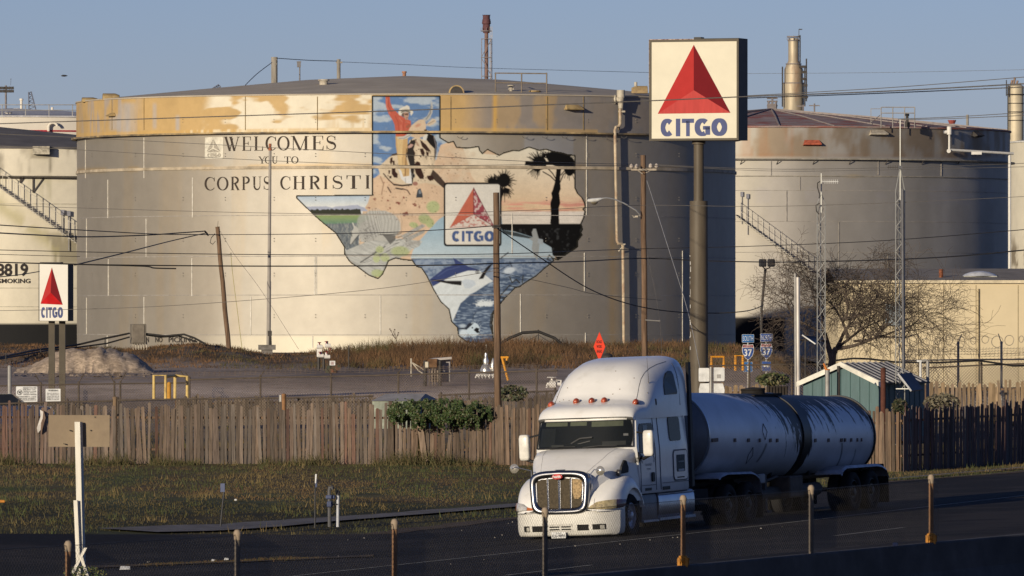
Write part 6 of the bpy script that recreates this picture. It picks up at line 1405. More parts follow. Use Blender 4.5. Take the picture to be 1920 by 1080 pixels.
# ------------------------------------------------------------------ chain link
M_link = mat('chainlink_wire',(.14,.105,.08),.7); M_rail = mat('fence_rail_pipe',(.075,.058,.045),.75,var=.3,scale=4); M_linkd = mat('chainlink_dark',(.055,.045,.038),.7)
def chainlink(label,A,B,hA,hB,sp,r_,posts,m_wire=M_link,m_rail=M_rail,post_r=.035,rail_r=.028,barb=None,name='chain_link_fence',top_rail=True,post_tops=None,coil=None):
    "A, B: world points at the foot of the mesh; posts: fractions along; barb: (height, lean) of the arms"
    A = Vector(A); B = Vector(B); t = thing(name,A,label,'fence','chain link fences'); ln = (B-A).length
    f = lambda u,v: A+(B-A)*(u/ln)+Vector((0,0,v*(hA+(hB-hA)*u/ln)))
    m = MB(); h = (hA+hB)/2; n_ = int((ln+h)/sp)
    for k in range(n_+1):
        u0 = k*sp-h
        for sg in (1,-1):
            ua,ub = (u0,u0+h) if sg > 0 else (u0+h,u0); va,vb = 0.,1.
            def clip(ua,va,ub,vb):
                q = []
                for (x,y),(x2,y2) in (((ua,va),(ub,vb)),((ub,vb),(ua,va))):
                    if x < 0: y = y+(y2-y)*(0-x)/(x2-x); x = 0
                    if x > ln: y = y+(y2-y)*(ln-x)/(x2-x); x = ln
                    q.append((x,y))
                return q
            if max(ua,ub) <= 0 or min(ua,ub) >= ln: continue
            (x0,y0),(x1,y1) = clip(ua,va,ub,vb)
            if abs(x0-x1) > .02: m.cyl(f(x0,y0),f(x1,y1),r_,None,3,caps=False)
    wm = m.build('wire_mesh',m_wire,t,fix=False)
    if top_rail:
        m = MB(); n_ = max(2,int(ln/3)); m.tube([f(ln*i/n_,1.0)+Vector((0,-.03,.012*math.sin(i*2.3))) for i in range(n_+1)],rail_r,6); m.build('top_rail',m_rail,t)
    for i,u in enumerate(posts):
        m = MB(); tp = 1.03 if not post_tops else post_tops[i]; p0 = f(u*ln,0)+Vector((0,0,-.3)); p1 = f(u*ln,tp)
        m.cyl(p0,p1,post_r,None,8); m.lathe([(post_r*1.15,-.01),(post_r*1.2,.03),(post_r*.6,.07),(.003,.08)],p1,8)
        if barb: m.tube([p1,p1+Vector((barb[1]*(1 if i % 2 else -1),-.1,barb[0]))],.02,5)
        m.build('fence_post',m_rail,t)
    if barb:
        m = MB()
        for q in (.45,.75,1.0):
            pts_ = [f(u*ln,1.03)+Vector((barb[1]*q*(1 if i % 2 else -1)*.15,-.1*q,barb[0]*q)) for i,u in enumerate(posts)]
            for a,b_ in zip(pts_[:-1],pts_[1:]):
                m.tube([a,a.lerp(b_,.5)+Vector((0,0,-.03)),b_],.006,3)
                for k in range(1,14): c = a.lerp(b_,k/14.); m.tube([c+Vector((-.03,0,-.04)),c+Vector((.03,0,.04))],.007,3)
        m.build('barbed_wire',m_wire,t)
    if coil:
        m = MB(); u0,u1,cr,zc = coil; n_ = int((u1-u0)*ln/.42)
        for k in range(n_):
            c = f((u0+(u1-u0)*k/n_)*ln,1.0)+Vector((0,0,zc+.05*math.sin(k*2.1))); q = cr*(.85+.25*math.sin(k*1.7))
            m.tube([c+Vector((q*math.cos(a_)*(.8+.2*math.sin(k)),.25*a_/6.3-.1,q*math.sin(a_))) for a_ in np.linspace(0,2*math.pi,15)],.010,4)
        m.build('razor_wire_coil',m_wire,t)
    return t
def foot(px,Y,ytop,h): return (PX(px,Y),Y,PZ(ytop,Y)-h)
chainlink('chain link fence with a pipe rail just above the pickets, left end',foot(-60,261,759,1.2),foot(214,261,751,1.2),1.2,1.2,.10,.006,(.02,.35,.68,.995),M_linkd)
m = MB(); c = P(215.5,748,261); b = Vector((c.x,261,H(c.x,261))); m.tube([b,c],.075,10); m.lathe([(.09,0),(.08,.06),(.005,.09)],c,10); solo('fence_corner_post',m,mat('post_ochre',(.17,.115,.07),.85,var=.3,scale=4),'thick round fence post capped at the end of the left chain link rail','fence post',base=b)
chainlink('chain link fence with a rusty rail behind the pickets, running to the pale box',foot(219,263,750.5,1.2),foot(700,260,743,1.2),1.2,1.2,.10,.006,(.005,.31,.655),M_linkd)
chainlink('chain link fence behind the vine, right of the pale box',foot(822,263,741,1.2),foot(1060,258,732,1.2),1.2,1.2,.10,.006,(.02,.5,.92),M_linkd)
for px,y0,Y_,lab,mm in ((532,741,259.5,'orange brown post in front of the rusty chain link rail',mat('post_orange',(.23,.12,.055),.85,var=.3,scale=4)),(527,743,259.8,'pale pipe beside the orange brown fence post',M_galv)):
    c = P(px,y0,Y_); b = Vector((c.x,Y_,H(c.x,Y_))); m = MB(); m.cyl(b,c,.07,None,8); m.lathe([(.08,0),(.07,.04),(.004,.06)],c,8); solo('fence_corner_post',m,mm,lab,'fence post',base=b)
chainlink('taller chain link fence with barbed wire arms in front of the gravel mound',foot(-20,290,724,1.25),foot(352,290,717,1.25),1.25,1.25,.10,.0065,(.26,.45,.63,.66,.995),M_link,barb=(.36,.2))
m = MB(); c = P(18,688,286); b = Vector((c.x,286,H(c.x,286))); m.cyl(b,c,.07,None,10); m.lathe([(.08,0),(.06,.05),(.004,.07)],c,10); solo('fence_corner_post',m,M_galv,'tall grey fence post at the far left beside the white notice','fence post',base=b)
chainlink('long chain link fence with barbed wire across the middle of the yard',foot(352,288,712,1.3),foot(1045,282,695,1.3),1.3,1.3,.10,.0065,(.005,.2,.393,.575,.765,.945),M_link,barb=(.22,.14))
chainlink('chain link fence between the pole sign and the bare tree',foot(1325,290,686,1.3),foot(1560,290,682,1.3),1.3,1.3,.10,.008,(.01,.34,.68,.99),M_link,barb=(.25,.1))
chainlink('chain link fence topped with coils of razor wire before the beige building',foot(1690,296,676,2.0),foot(1960,296,673,2.0),2.0,2.0,.11,.0055,(.02,.395,.695,.99),M_galv,M_galv,post_r=.045,barb=(.35,.12),coil=(.0,1.0,.20,.70),post_tops=(1.05,1.30,1.30,1.30))
chainlink('second chain link fence with a rusty leaning post at the far right',foot(1730,282,690,1.9),foot(1960,282,680,1.9),1.9,1.9,.11,.006,(.48,.96),M_linkd,barb=(.35,.13))
m = MB(); m.tube([P(1566,676,281.5),P(1600,672,281.5),P(1630,673,281.5),P(1680,679,281.5),P(1760,680,281.5),P(1835,676,281.5),P(1870,681,281.5),P(1900,686,281.5),P(1950,685,281.5)],.035,6); solo('black_cable',m,M_wire,'thick black cable running along the fence behind the teal shed','cable')

# ------------------------------------------------------------------ teal shed
Ysh = 262; rs = R_(-22); ks = FPX/Ysh; xs0 = PX(1506,Ysh); zg = 1.0; zr_e = PZ(716,Ysh); zr_t = PZ(683,Ysh); Wd = (1645-1506)/ks/math.cos(rs); Ln = 4.6
t = thing('garden_shed',(xs0,Ysh,zg),'teal panelled shed with a white ribbed gable roof behind the tanker','shed'); Ms = Matrix.Rotation(rs,3,'Z'); os_ = Vector((xs0,Ysh,0))
fs = lambda u,d,v: Ms @ Vector((u,d,0))+os_+Vector((0,0,v))
M_teal = mat('teal_siding',(.062,.112,.118),.6,var=.15,scale=2,stretch=(4,4,.5)); mid = Wd*.52
m = MB(); g_ = [(0,zg),(Wd,zg),(Wd,zr_e-.02),(mid,zr_t-.06),(0,zr_e-.02)]
m.prism(g_,lambda u,v,d: fs(u,d,v),0,Ln); m.build('wall',M_teal,t)
m = MB()
for k in range(1,8): u = Wd*k/8; zt_ = zr_e+(zr_t-zr_e)*(1-abs(u-mid)/max(mid,Wd-mid))-.1; m.prism([(u-.012,zg),(u+.012,zg),(u+.012,zt_),(u-.012,zt_)],lambda a,v,d: fs(a,d,v),-.012,-.001)
for k in range(1,9): d_ = Ln*k/9; m.prism([(d_-.012,zg),(d_+.012,zg),(d_+.012,zr_e-.1),(d_-.012,zr_e-.1)],lambda a,v,d: fs(Wd+d,a,v),.001,.012)
m.build('siding_battens',mat('teal_dark',(.03,.07,.07),.7),t)
M_roofw = mat('white_ribbed_roof',(.50,.48,.45),.45,var=.25,scale=3,col2=(.20,.17,.15),thr=.62); m = MB()
for (u0,z0),(u1,z1) in (((-.16,zr_e-.07),(mid,zr_t)),((mid,zr_t),(Wd+.16,zr_e-.07))):
    m.add([fs(u0,-.15,z0),fs(u1,-.15,z1),fs(u1,Ln+.1,z1),fs(u0,Ln+.1,z0),fs(u0,-.15,z0+.05),fs(u1,-.15,z1+.05),fs(u1,Ln+.1,z1+.05),fs(u0,Ln+.1,z0+.05)],[(0,1,2,3),(7,6,5,4),(0,4,5,1),(1,5,6,2),(2,6,7,3),(3,7,4,0)])
rf = m.build('roof',mat('roof_gap_shade',(.06,.055,.055),.7,var=.3,scale=3),t); m = MB()  # white sheet coloured dark to paint in the shade between ribs
for k in range(9):
    d_ = -.1+(Ln+.15)*k/8.6
    for (u0,z0),(u1,z1) in (((-.16,zr_e-.07),(mid,zr_t)),((mid,zr_t),(Wd+.16,zr_e-.07))):
        m.add([fs(u0,d_-.03,z0+.052),fs(u0,d_+.15,z0+.052),fs(u0,d_+.06,z0+.085),fs(u1,d_-.03,z1+.052),fs(u1,d_+.15,z1+.052),fs(u1,d_+.06,z1+.085)],[(0,1,2),(3,5,4),(0,2,5,3),(1,4,5,2)])
m.build('roof_ribs',M_roofw,rf); ORG['roof_ribs'] = ORG[rf.name]
m = MB()
for (u0,z0),(u1,z1) in (((-.17,zr_e-.03),(mid,zr_t+.05)),((mid,zr_t+.05),(Wd+.17,zr_e-.03))):
    m.add([fs(u0,-.19,z0-.13),fs(u1,-.19,z1-.15),fs(u1,-.19,z1+.03),fs(u0,-.19,z0+.03),fs(u0,-.151,z0-.13),fs(u1,-.151,z1-.15),fs(u1,-.151,z1+.03),fs(u0,-.151,z0+.03)],[(0,1,2,3),(7,6,5,4),(0,4,5,1),(1,5,6,2),(2,6,7,3),(3,7,4,0)])
m.build('fascia',mat('fascia_white',(.56,.54,.47),.6),t)
for px,y0,wd,mm,lab,Y_ in ((1551.5,694,4.6,M_galv,'grey pipe with an orange cap in front of the teal shed',258),(1572.5,686,3.2,M_dark,'dark slim pipe in front of the teal shed gable',258.5),(1656,690,5,mat('rusted_pipe',(.085,.032,.022),.9,var=.3,scale=5),'rusty brown pipe post at the corner of the teal shed',257),(1739.5,677,3.2,M_galv,'grey pipe with a small white valve behind the right end of the shed',268)):
    c = P(px,y0,Y_); b = Vector((c.x,Y_,H(c.x,Y_))); mb = MB(); mb.cyl(b,c,wd/FPX*Y_,None,12)
    if wd < 3.3 and px > 1700: mb.tube([c,c+Vector((-.1,0,.03)),c+Vector((-.2,0,0))],.04,6)
    tt = solo('pipe_post',mb,mm,lab,'pipe post','pipe posts around the shed',smooth=True,base=b)
    if px == 1551.5:
        mb = MB(); mb.lathe([(.085,.0),(.085,.03),(.01,.04)],(0,0,c.z-b.z),10); mb.cyl((-.03,0,c.z-b.z),(-.12,0,c.z-b.z+.22),.05,.03,8); mb.build('orange_cap',mat('cap_orange',(.42,.14,.03),.7),tt,local=True)
    if px == 1656: mb = MB(); mb.cyl((0,0,c.z-b.z),(0,0,c.z-b.z+.05),.04,None,6); mb.build('top_bolt',M_dark,tt,local=True)
m = MB(); c = P(1726,700,270); b = Vector((c.x,270,H(c.x,270))); m.cyl(b,P(1726,677,270),.04,None,8); m.box(P(1726,677,270),(.25,.12,.06)); solo('standpipe',m,M_swh,'thin white standpipe behind the shed roof at its right end','pipe',base=b)

# ------------------------------------------------------------------ bare tree
Yt = 288; tb = Vector((PX(1558,Yt),Yt,H(PX(1558,Yt),Yt)-.1)); t = thing('bare_tree',tb,'bare leafless tree with a spreading tangle of twigs by the beige building','tree')
tr = random.Random(11); trunk = MB(); limbs = MB(); twigs = MB()
def grow(p0,d,ln,r_,lvl,mb):
    n_ = 5 if lvl < 3 else 4; pts = [p0]; rr = [r_]; p_ = p0; dd = d.normalized()
    for i in range(n_):
        wv = (.26,.34,.42,.5,.55)[lvl]
        dd = (dd+Vector((tr.gauss(0,wv*.6),tr.gauss(0,wv*.5),tr.gauss(0,wv*.5)-(.075 if lvl >= 3 else (.03 if lvl == 2 else 0))))).normalized(); p_ = p_+dd*ln/n_; pts.append(p_); rr.append(max(r_*(1-.62*(i+1)/n_),.0055))
    mb.tube(pts,rr,7 if lvl < 2 else (4 if lvl < 3 else 3),caps=False)
    if lvl >= 4: return
    nc = (0,8,6,5)[lvl] if lvl else 0
    for k in range(nc):
        i = tr.randint(1 if lvl > 1 else 2,n_); q = pts[i]; axis = Vector((tr.gauss(0,1),tr.gauss(0,.8),tr.gauss(0,.8))).normalized()
        nd = ((pts[i]-pts[i-1]).normalized()*.75+axis*.75).normalized(); grow(q,nd,ln*tr.uniform(.55,.85),rr[i]*.62,lvl+1,limbs if lvl+1 < 3 else twigs)
    grow(pts[-1],dd,ln*.6,rr[-1]*.9,lvl+1,limbs if lvl+1 < 3 else twigs)
f1 = P(1562,664,Yt); trunk.tube([tb,P(1559,690,Yt),f1,P(1568,652,Yt)],[.19,.15,.125,.10],12)
trunk.tube([P(1560,672,Yt),P(1553,650,Yt+.2),P(1546,625,Yt+.3)],[.12,.10,.085],10)
trunk.build('trunk',mat('grey_bark',(.115,.085,.066),.95,var=.45,scale=6,stretch=(3,3,.6),bump=.9),t,smooth=True)
for st,en,ln,r_ in ((P(1568,654,Yt),P(1590,632,Yt),1.6,.12),(P(1568,654,Yt),P(1640,640,Yt-.4),2.4,.12),(P(1590,636,Yt),P(1586,590,Yt),1.6,.10),(P(1546,626,Yt),P(1510,600,Yt),1.8,.09),(P(1546,626,Yt),P(1535,570,Yt+.6),1.7,.09),(P(1575,648,Yt),P(1650,610,Yt+.8),2.2,.09),(P(1600,640,Yt),P(1690,625,Yt+.3),2.4,.085),(P(1550,640,Yt),P(1490,640,Yt-.5),1.5,.07),(P(1585,600,Yt),P(1600,560,Yt+.3),1.2,.08),(P(1585,600,Yt),P(1640,565,Yt-.2),1.7,.075),(P(1600,575,Yt),P(1650,480,Yt),1.6,.05),(P(1640,632,Yt),P(1740,600,Yt),2.0,.06),(P(1530,575,Yt),P(1480,510,Yt+.3),1.4,.05)):
    grow(st,en-st,ln,r_*.62,1,limbs)
M_bark2 = mat('twig_bark',(.08,.062,.05),.95,var=.35,scale=8)
limbs.build('limbs',M_bark2,t); cr = twigs.build('crown',M_bark2,t,fix=False)

# ------------------------------------------------------------------ vine and bushes
def leafy(name,n,sampler,size,cols,label,cat,seed,base,m_):
    r_ = np.random.default_rng(seed); m = MB()
    for k in range(n):
        c,nrm = sampler(r_); a = Vector(nrm)+Vector(r_.normal(0,.6,3)); a.normalize(); u = a.orthogonal().normalized(); v = a.cross(u); th = r_.uniform(0,6.28); u,v = u*math.cos(th)+v*math.sin(th),v*math.cos(th)-u*math.sin(th)
        s_ = size*r_.uniform(.6,1.3); c = Vector(c); col = tuple(np.array(cols[r_.integers(len(cols))])*r_.uniform(.65,1.3))
        m.add([c-u*s_,c+v*s_*.5,c+u*s_,c-v*s_*.5],[(0,1,2,3)],0,col)
    t = thing(name,base,label,cat); m.build('foliage',m_,t,fix=False); return t
M_leaf = mat('leaf',(1,1,1),.55,var=.1,scale=5,attr='paint',spec=.4)
def vine_s(r_):
    while True:
        px = r_.uniform(726,924); top = np.interp(px,[726,738,770,810,850,890,915,924],[768,757,752,750,751,754,762,770]); bot = np.interp(px,[726,745,790,830,870,905,924],[780,788,795,799,796,788,778])
        top += 2*math.sin(px*.21)+1.5*math.sin(px*.47); bot += 4*math.sin(px*.17)+(16*r_.random()**2.2 if math.sin(px*.31)+math.sin(px*.13) > .3 else 0)
        y = r_.uniform(top,bot); e = min((y-top),(bot-y))/12; y += r_.normal(0,5)*(r_.random() < .10)
        if r_.random() > .45+e or vnoise(np.array([px*.11]),np.array([y*.16]),7)[0] < .22: continue
        d = min(1,max(.05,e)); Y = 245.3-.62*d*r_.uniform(.3,1)**.5; return P(px,y,Y),(r_.normal(0,.3),-1,.5)
tv = leafy('vine',13000,vine_s,.043,[(.040,.070,.018),(.028,.050,.013),(.06,.085,.026),(.02,.034,.011),(.07,.065,.028)],'dense green vine mounded over the top of the picket fence','vine',3,P(820,800,245.2),M_leaf)
m = MB()
for px in (786,790,812,846,880): m.tube([P(px,868,245.4),P(px+4*math.sin(px),830,245.3),P(px+3,790,245.1)],.018,4)
m.build('stems',M_wood,tv) if False else None
def bush_s(px0,px1,y0,y1,Y0):
    def f(r_):
        a = r_.uniform(0,6.28); q = math.sqrt(r_.random()); px = (px0+px1)/2+(px1-px0)/2*q*math.cos(a); y = (y0+y1)/2+(y1-y0)/2*q*math.sin(a); return P(px,y,Y0+r_.normal(0,.25)),(0,-1,.5)
    return f
leafy('shrub',500,bush_s(1418,1480,700,724,279),.07,[(.06,.075,.025),(.10,.085,.035),(.04,.05,.02)],'scrubby olive shrub at the foot of the NORTH route sign','shrub',8,P(1448,724,279),M_leaf)
leafy('shrub',420,bush_s(1672,1702,748,778,236.5),.05,[(.03,.04,.016),(.05,.045,.02)],'dark weedy shrub growing at the corner of the dark picket fence','shrub',9,P(1687,778,236.5),M_leaf)
leafy('shrub',700,bush_s(1732,1800,738,772,262),.06,[(.13,.115,.075),(.09,.075,.045)],'dry grey scrub between the shed and the chain link fence','shrub',10,P(1766,772,262),M_leaf)
leafy('shrub',500,bush_s(930,990,722,752,258),.06,[(.045,.055,.025),(.07,.06,.03)],'low scrub beside the foot of the mural pole','shrub',13,P(960,752,258),M_leaf)
# tall thin weed in front of the tank
m = MB(); b = P(743,652,402); m.tube([b,P(743,640,402),P(741,630,402),P(737,620,402)],.02,4)
for x,y in ((733,620),(740,618),(746,628),(747,624),(736,628),(731,617)): m.tube([P(742,636,402),P(x,y,402)],.012,3); m.box(P(x,y,402),(.07,.05,.06))
solo('tall_weed',m,M_bark2,'single tall dry weed standing in front of the tank right of the valve signs','weed',base=b)

# ------------------------------------------------------------------ yard equipment
def legs(mb,xs_,y0,y1,Y,r_=.05):
    for px in xs_: mb.tube([P(px,y1,Y),P(px,y0,Y)],r_,6)
Yc = 396; t = thing('electrical_cabinet',P(258,655,Yc),'grey electrical cabinet with conduits on the mound at the left','cabinet'); m = MB(); m.rbox(P(259,626,Yc),(.72,.5,.98),.02,R_(14)); m.build('cabinet_body',mat('cabinet_grey',(.155,.135,.108),.6,var=.12,scale=2),t)
m = MB(); m.box(P(260,626,Yc)+Vector((.0,-.275,0)),(.6,.02,.86),R_(14)); m.build('cabinet_door',mat('cabinet_grey2',(.17,.145,.115),.55),t)
m = MB(); legs(m,(250,255,260,265,270,275),642,656,Yc,.03); m.build('conduits',M_pale,t)
for nm,pts,r_,lab in (('black_hose',[(-10,672,380),(30,664,385),(70,656,390),(110,651,392),(148,646,395),(190,636,395.5),(243,625,396)],.05,'upper black hose pipe draped from the left edge to the grey cabinet'),('black_hose',[(-10,675,379.5),(40,666,384.5),(90,657,390),(140,652,393),(200,644,395.2),(243,632,395.6)],.04,'lower black hose pipe draped from the left edge to the grey cabinet'),
    ('black_hose',[(274,626,396),(310,630,396),(345,627,396),(365,634,396),(385,645,396)],.05,'black hose arching right from the grey cabinet over the mound'),('black_hose',[(274,628,396.2),(300,632,396.2),(335,630,396.2),(370,641,396.2)],.04,'thinner black hose just under the one arching from the cabinet'),
    ('black_hose',[(930,650,398),(955,634,398),(980,624,398),(1010,622,398),(1040,634,398),(1065,656,398),(1090,672,396),(1125,671,395)],.075,'thick black hose arched high over the dry grass right of the mural pole')):
    m = MB(); q = [P(*a) for a in pts]; m.tube(q,r_,7); solo(nm,m,mat('hose_black',(.022,.02,.019),.6),lab,'hose','black hoses on the berm',smooth=True,base=q[-1])
m = MB(); b = P(1009.5,648,398); m.cyl(b,P(1009.5,618,398),.025,None,6); m.tube([P(1009.5,628,398),P(978,645,398)],.02,4); m.tube([P(1009.5,628,398),P(1038,646,398)],.02,4); solo('hose_prop',m,M_dark,'thin stake with two stays propping up the arched black hose','stake',base=b)
for px,y0,y1,Y_,lab in ((197,632,656,396,'stake under the black hoses left of the cabinet'),(76,655,672,388,'short stake under the hoses beside the small triangle sign'),(340,626,646,396.4,'stake under the arching hose on the mound'),(11,662,682,380,'short stake with a loop of hose at the left edge')):
    m = MB(); b = P(px,y1,Y_); m.cyl(b,P(px,y0,Y_),.025,None,6); solo('stake',m,M_dark,lab,'stake','stakes in the berm',base=b)
for px,y0,y1,Y_,lab in ((654,650,708,370,'tall thin rod standing in the yard left of centre'),(775,650,676,395,'pale thin rod in the dry grass below the mural'),(912,648,664,396,'short pale rod in the dry grass left of the mural pole')):
    m = MB(); b = P(px,y1,Y_); m.cyl(b,P(px,y0,Y_),.03,None,6); m.lathe([(.045,0),(.03,.05),(.003,.07)],P(px,y0,Y_),6); solo('marker_rod',m,M_dark if px < 700 else M_pale,lab,'rod',base=b)
M_valver = mat('valve_red',(.20,.025,.03),.5); M_valvew = mat('valve_white',(.55,.53,.50),.5,var=.1,scale=5)
Yv = 372; t = thing('valve_manifold',P(603,706,Yv),'white valve manifold with red hand wheels on two dark posts','valves'); m = MB(); legs(m,(597.5,607),670,706,Yv,.07); m.build('posts',M_dark,t)
m = MB(); m.bx((PX(594,Yv),Yv-.1,PZ(669,Yv)),(PX(604,Yv),Yv-.02,PZ(654,Yv))); 
for x,y in ((598,645),(613,643),(612,664),(600,662)): m.cyl(P(x-4,y+5,Yv-.15),P(x+7,y+5,Yv-.15),.09,None,8); m.cyl(P(x,y+5,Yv-.15),P(x,y-3,Yv-.15),.06,None,8)
m.build('valve_bodies',M_valvew,t)
for x,y in ((599,642),(612,640),(600,660),(613,659),(619,653)):
    m = MB(); m.lathe([(.075,-.015),(.10,0),(.075,.015)],P(x,y,Yv-.25),10,axis='z'); m.cyl(P(x,y+4,Yv-.25),P(x,y,Yv-.25),.03); m.build('hand_wheel',M_valver,t)
Yw = 365; t = thing('small_notice',P(623,700,Yw),'small white notice with red lines standing over an orange fitting','notice'); m = MB(); m.bx((PX(618,Yw),Yw,PZ(685,Yw)),(PX(628.5,Yw),Yw+.02,PZ(676.5,Yw))); m.cyl(P(623,700,Yw+.03),P(623,684,Yw+.03),.02); m.build('notice_board',M_swh,t)
m = MB()
for y in (679,681,683): m.bx((PX(620.5,Yw),Yw-.006,PZ(y+.5,Yw)),(PX(626,Yw),Yw-.002,PZ(y-.4,Yw)))
m.build('notice_lines',M_valver,t)
m = MB(); b = P(621,706,364); m.cyl(b,P(621,692,364),.32,.28,12); m.cyl(P(614,690,363.9),P(634,689,363.9),.10,None,8); m.cyl(P(618,692,363.9),P(618,686,363.9),.12); m.cyl(P(633,689,363.6),P(633,689,364.1),.13)
solo('pipe_fitting',m,mat('orange_fitting',(.22,.07,.035),.8,var=.6,scale=3,col2=(.04,.045,.03),thr=.5),'orange and dark pipe fitting under the small white notice','pipe fitting',base=b)
Ye = 330; t = thing('meter_cabinet',P(822,728,Ye),'grey meter cabinet with a flat canopy beside two dark posts, centre of the yard','cabinet'); m = MB(); m.rbox(P(832,694,Ye+.3),(.55,.5,1.0),.02); m.build('cabinet_body',mat('cabinet_pale',(.27,.25,.24),.55),t)
m = MB(); m.add([P(804,673,Ye-.3),P(847,669,Ye-.3),P(847,669,Ye+.6),P(812,671,Ye+.6)]+[P(804,676.5,Ye-.3),P(847,673.5,Ye-.3),P(847,673,Ye+.6),P(812,675,Ye+.6)],[(0,1,2,3),(7,6,5,4),(0,4,5,1),(1,5,6,2),(2,6,7,3),(3,7,4,0)]); m.build('canopy',mat('canopy_grey',(.33,.30,.28),.6),t)
m = MB(); legs(m,(797,825),676,735,Ye-.4,.075); m.build('posts',M_dark,t)
m = MB(); m.rbox(P(811,681,Ye-.4),(.4,.3,.36),.02); m.build('meter_box',mat('rust_box',(.13,.07,.035),.8,var=.4,scale=6),t)
m = MB(); m.rbox(P(800.5,684,Ye-.5),(.14,.2,.26),.02); m.build('meter_box',mat('box_cream',(.45,.41,.32),.6),t)
m = MB(); m.rbox(P(817,705,Ye-.2),(.42,.3,.5),.02); legs(m,(805,811,816),690,730,Ye-.4,.025); m.build('panel_box',mat('panel_rust',(.17,.135,.11),.8,var=.35,scale=6),t)
m = MB(); m.tube([P(773,680,Ye),P(785,695,Ye),P(798,704,Ye-.3)],.03,5); m.tube([P(773,680,Ye),P(790,690,Ye),P(800,698,Ye-.3)],.025,5); m.tube([P(771,706,Ye),P(771,672,Ye)],.035,6); solo('cable_stake',m,M_pale,'stake with two pale cables running to the meter cabinet','stake',base=P(771,706,Ye))
def frame_rack(px0,px1,y0,y1,Y,r_,label,m_,name='yellow_barrier',dy=1.2,extra=()):
    t = thing(name,P(px0,y1,Y),label,'barrier','yellow pipe barriers'); 
    m = MB(); m.tube([P(px0,y1,Y),P(px0,y0,Y),P(px1,y0,Y),P(px1,y1,Y)],r_,8); 
    for e in extra: m.tube([P(*q) for q in e],r_,8)
    m.build('frame',m_,t,smooth=False); return t
M_yelp = mat('yellow_pipe',(.50,.36,.13),.6,var=.2,scale=4,col2=(.20,.11,.05),thr=.66)
frame_rack(288.5,310.5,704,748,284,.055,'pale yellow pipe guard frame behind the left fence',M_yelp,extra=(((310.5,706,284),(328,704.5,285.5),(328,748,285.5)),((328,704.5,285.5),(351,706,285.5),(351,748,285.5))))
m = MB(); b = P(317,748,283); m.cyl(b,P(317,719,283),.075,None,10); m.lathe([(.075,0),(.05,.04),(.004,.06)],P(317,719,283),10); solo('bollard',m,mat('bollard_orange',(.45,.22,.03),.6),'orange yellow bollard inside the pale yellow pipe frame','bollard',base=b)
M_oran = mat('safety_yellow',(.52,.22,.012),.55)
t = thing('steel_stand',P(952,713,335),'bright yellow steel stand partly hidden behind the mural pole','stand'); m = MB(); m.box(P(945.5,670,335),(.35,.1,.08)); m.tube([P(941,669,335),P(952.5,713,335)],.055,6); m.tube([P(951,668,335),P(950,676,335)],.05,6); m.build('frame',M_oran,t)
frame_rack(1334,1357,669,692,300,.055,'bright yellow pipe hoop right of the big sign pole',M_oran); frame_rack(1379,1393,667,695,300,.055,'bright yellow pipe hoop left of the SOUTH route sign',M_oran)
Yx = 335; t = thing('valve_set',P(912,712,Yx),'shiny silver valve set on the gravel left of the mural pole','valves'); m = MB(); c = P(911,698,Yx)
m.lathe([(.22,-.05),(.24,.1),(.16,.3),(.10,.34),(.12,.5),(.06,.62),(.05,.8),(.01,.82)],c,14); m.lathe([(.1,-.05),(.13,.15),(.07,.35),(.01,.5)],c+Vector((.3,0,.1)),10); m.build('valve_bodies',mat('valve_silver',(.55,.53,.50),.3,metal=.7),t,smooth=True)
m = MB(); m.tube([P(893,709,Yx),P(893,704,Yx),P(930,704,Yx),P(930,710,Yx)],.07,7)
for px in (897,903,909,916,923): m.tube([P(px,703,Yx-.2),P(px+1.5,709,Yx-.3),P(px+3,703,Yx-.2)],.05,6)
m.build('pipework',M_valvew,t,smooth=True)
Yx = 320; t = thing('valve_set',P(1040,728,Yx),'white painted valve set behind the left edge of the truck roof','valves'); m = MB(); m.tube([P(1026,727,Yx),P(1026,720,Yx),P(1052,720,Yx),P(1052,727,Yx)],.07,7); m.cyl(P(1035,727,Yx),P(1035,708,Yx),.05,None,8); m.lathe([(.2,-.01),(.22,0),(.2,.03)],P(1035,708,Yx),12); m.cyl(P(1030,721,Yx),P(1042,721,Yx),.16,None,10); m.tube([P(1044,724,Yx),P(1044,713,Yx),P(1052,713,Yx),P(1052,724,Yx)],.04,6); m.build('valve_bodies',M_valvew,t,smooth=True)
# pale box roof behind the fence
Ybx = 252; t = thing('storage_box',P(750,768,Ybx),'pale green metal box with a sloping grey lid behind the picket fence','box')
f0 = [P(698,752,Ybx),P(783,752,Ybx),P(808,753.5,Ybx+1.2),P(698,768,Ybx),P(783,768,Ybx),P(822,768,Ybx+1.2)]
m = MB(); zb = f0[3].z-.6; A_,B_ = f0[0],f0[1]; m.add([(A_.x,Ybx,zb),(B_.x,Ybx,zb),(B_.x+.55,Ybx+1.5,zb),(A_.x+.55,Ybx+1.5,zb),(A_.x,Ybx,A_.z),(B_.x,Ybx,B_.z),(B_.x+.55,Ybx+1.5,B_.z+.02),(A_.x+.55,Ybx+1.5,A_.z+.02)],[(3,2,1,0),(4,5,6,7),(0,1,5,4),(1,2,6,5),(2,3,7,6),(3,0,4,7)]); m.build('box_body',mat('box_green',(.27,.29,.235),.8,var=.4,scale=3,col2=(.14,.16,.13),thr=.55),t)
m = MB(); zt_ = PZ(738,Ybx+1); m.add([(A_.x-.04,Ybx-.05,A_.z+.005),(B_.x+.03,Ybx-.05,B_.z+.005),(PX(798,Ybx+1),Ybx+1,zt_),(PX(724,Ybx+1),Ybx+1,zt_),(B_.x+.62,Ybx+1.55,B_.z+.03),(A_.x+.6,Ybx+1.55,A_.z+.03)],[(0,1,2,3),(1,4,2),(2,4,5,3),(0,3,5)]); m.build('lid',mat('lid_grey',(.27,.26,.255),.6,var=.2,scale=3),t)
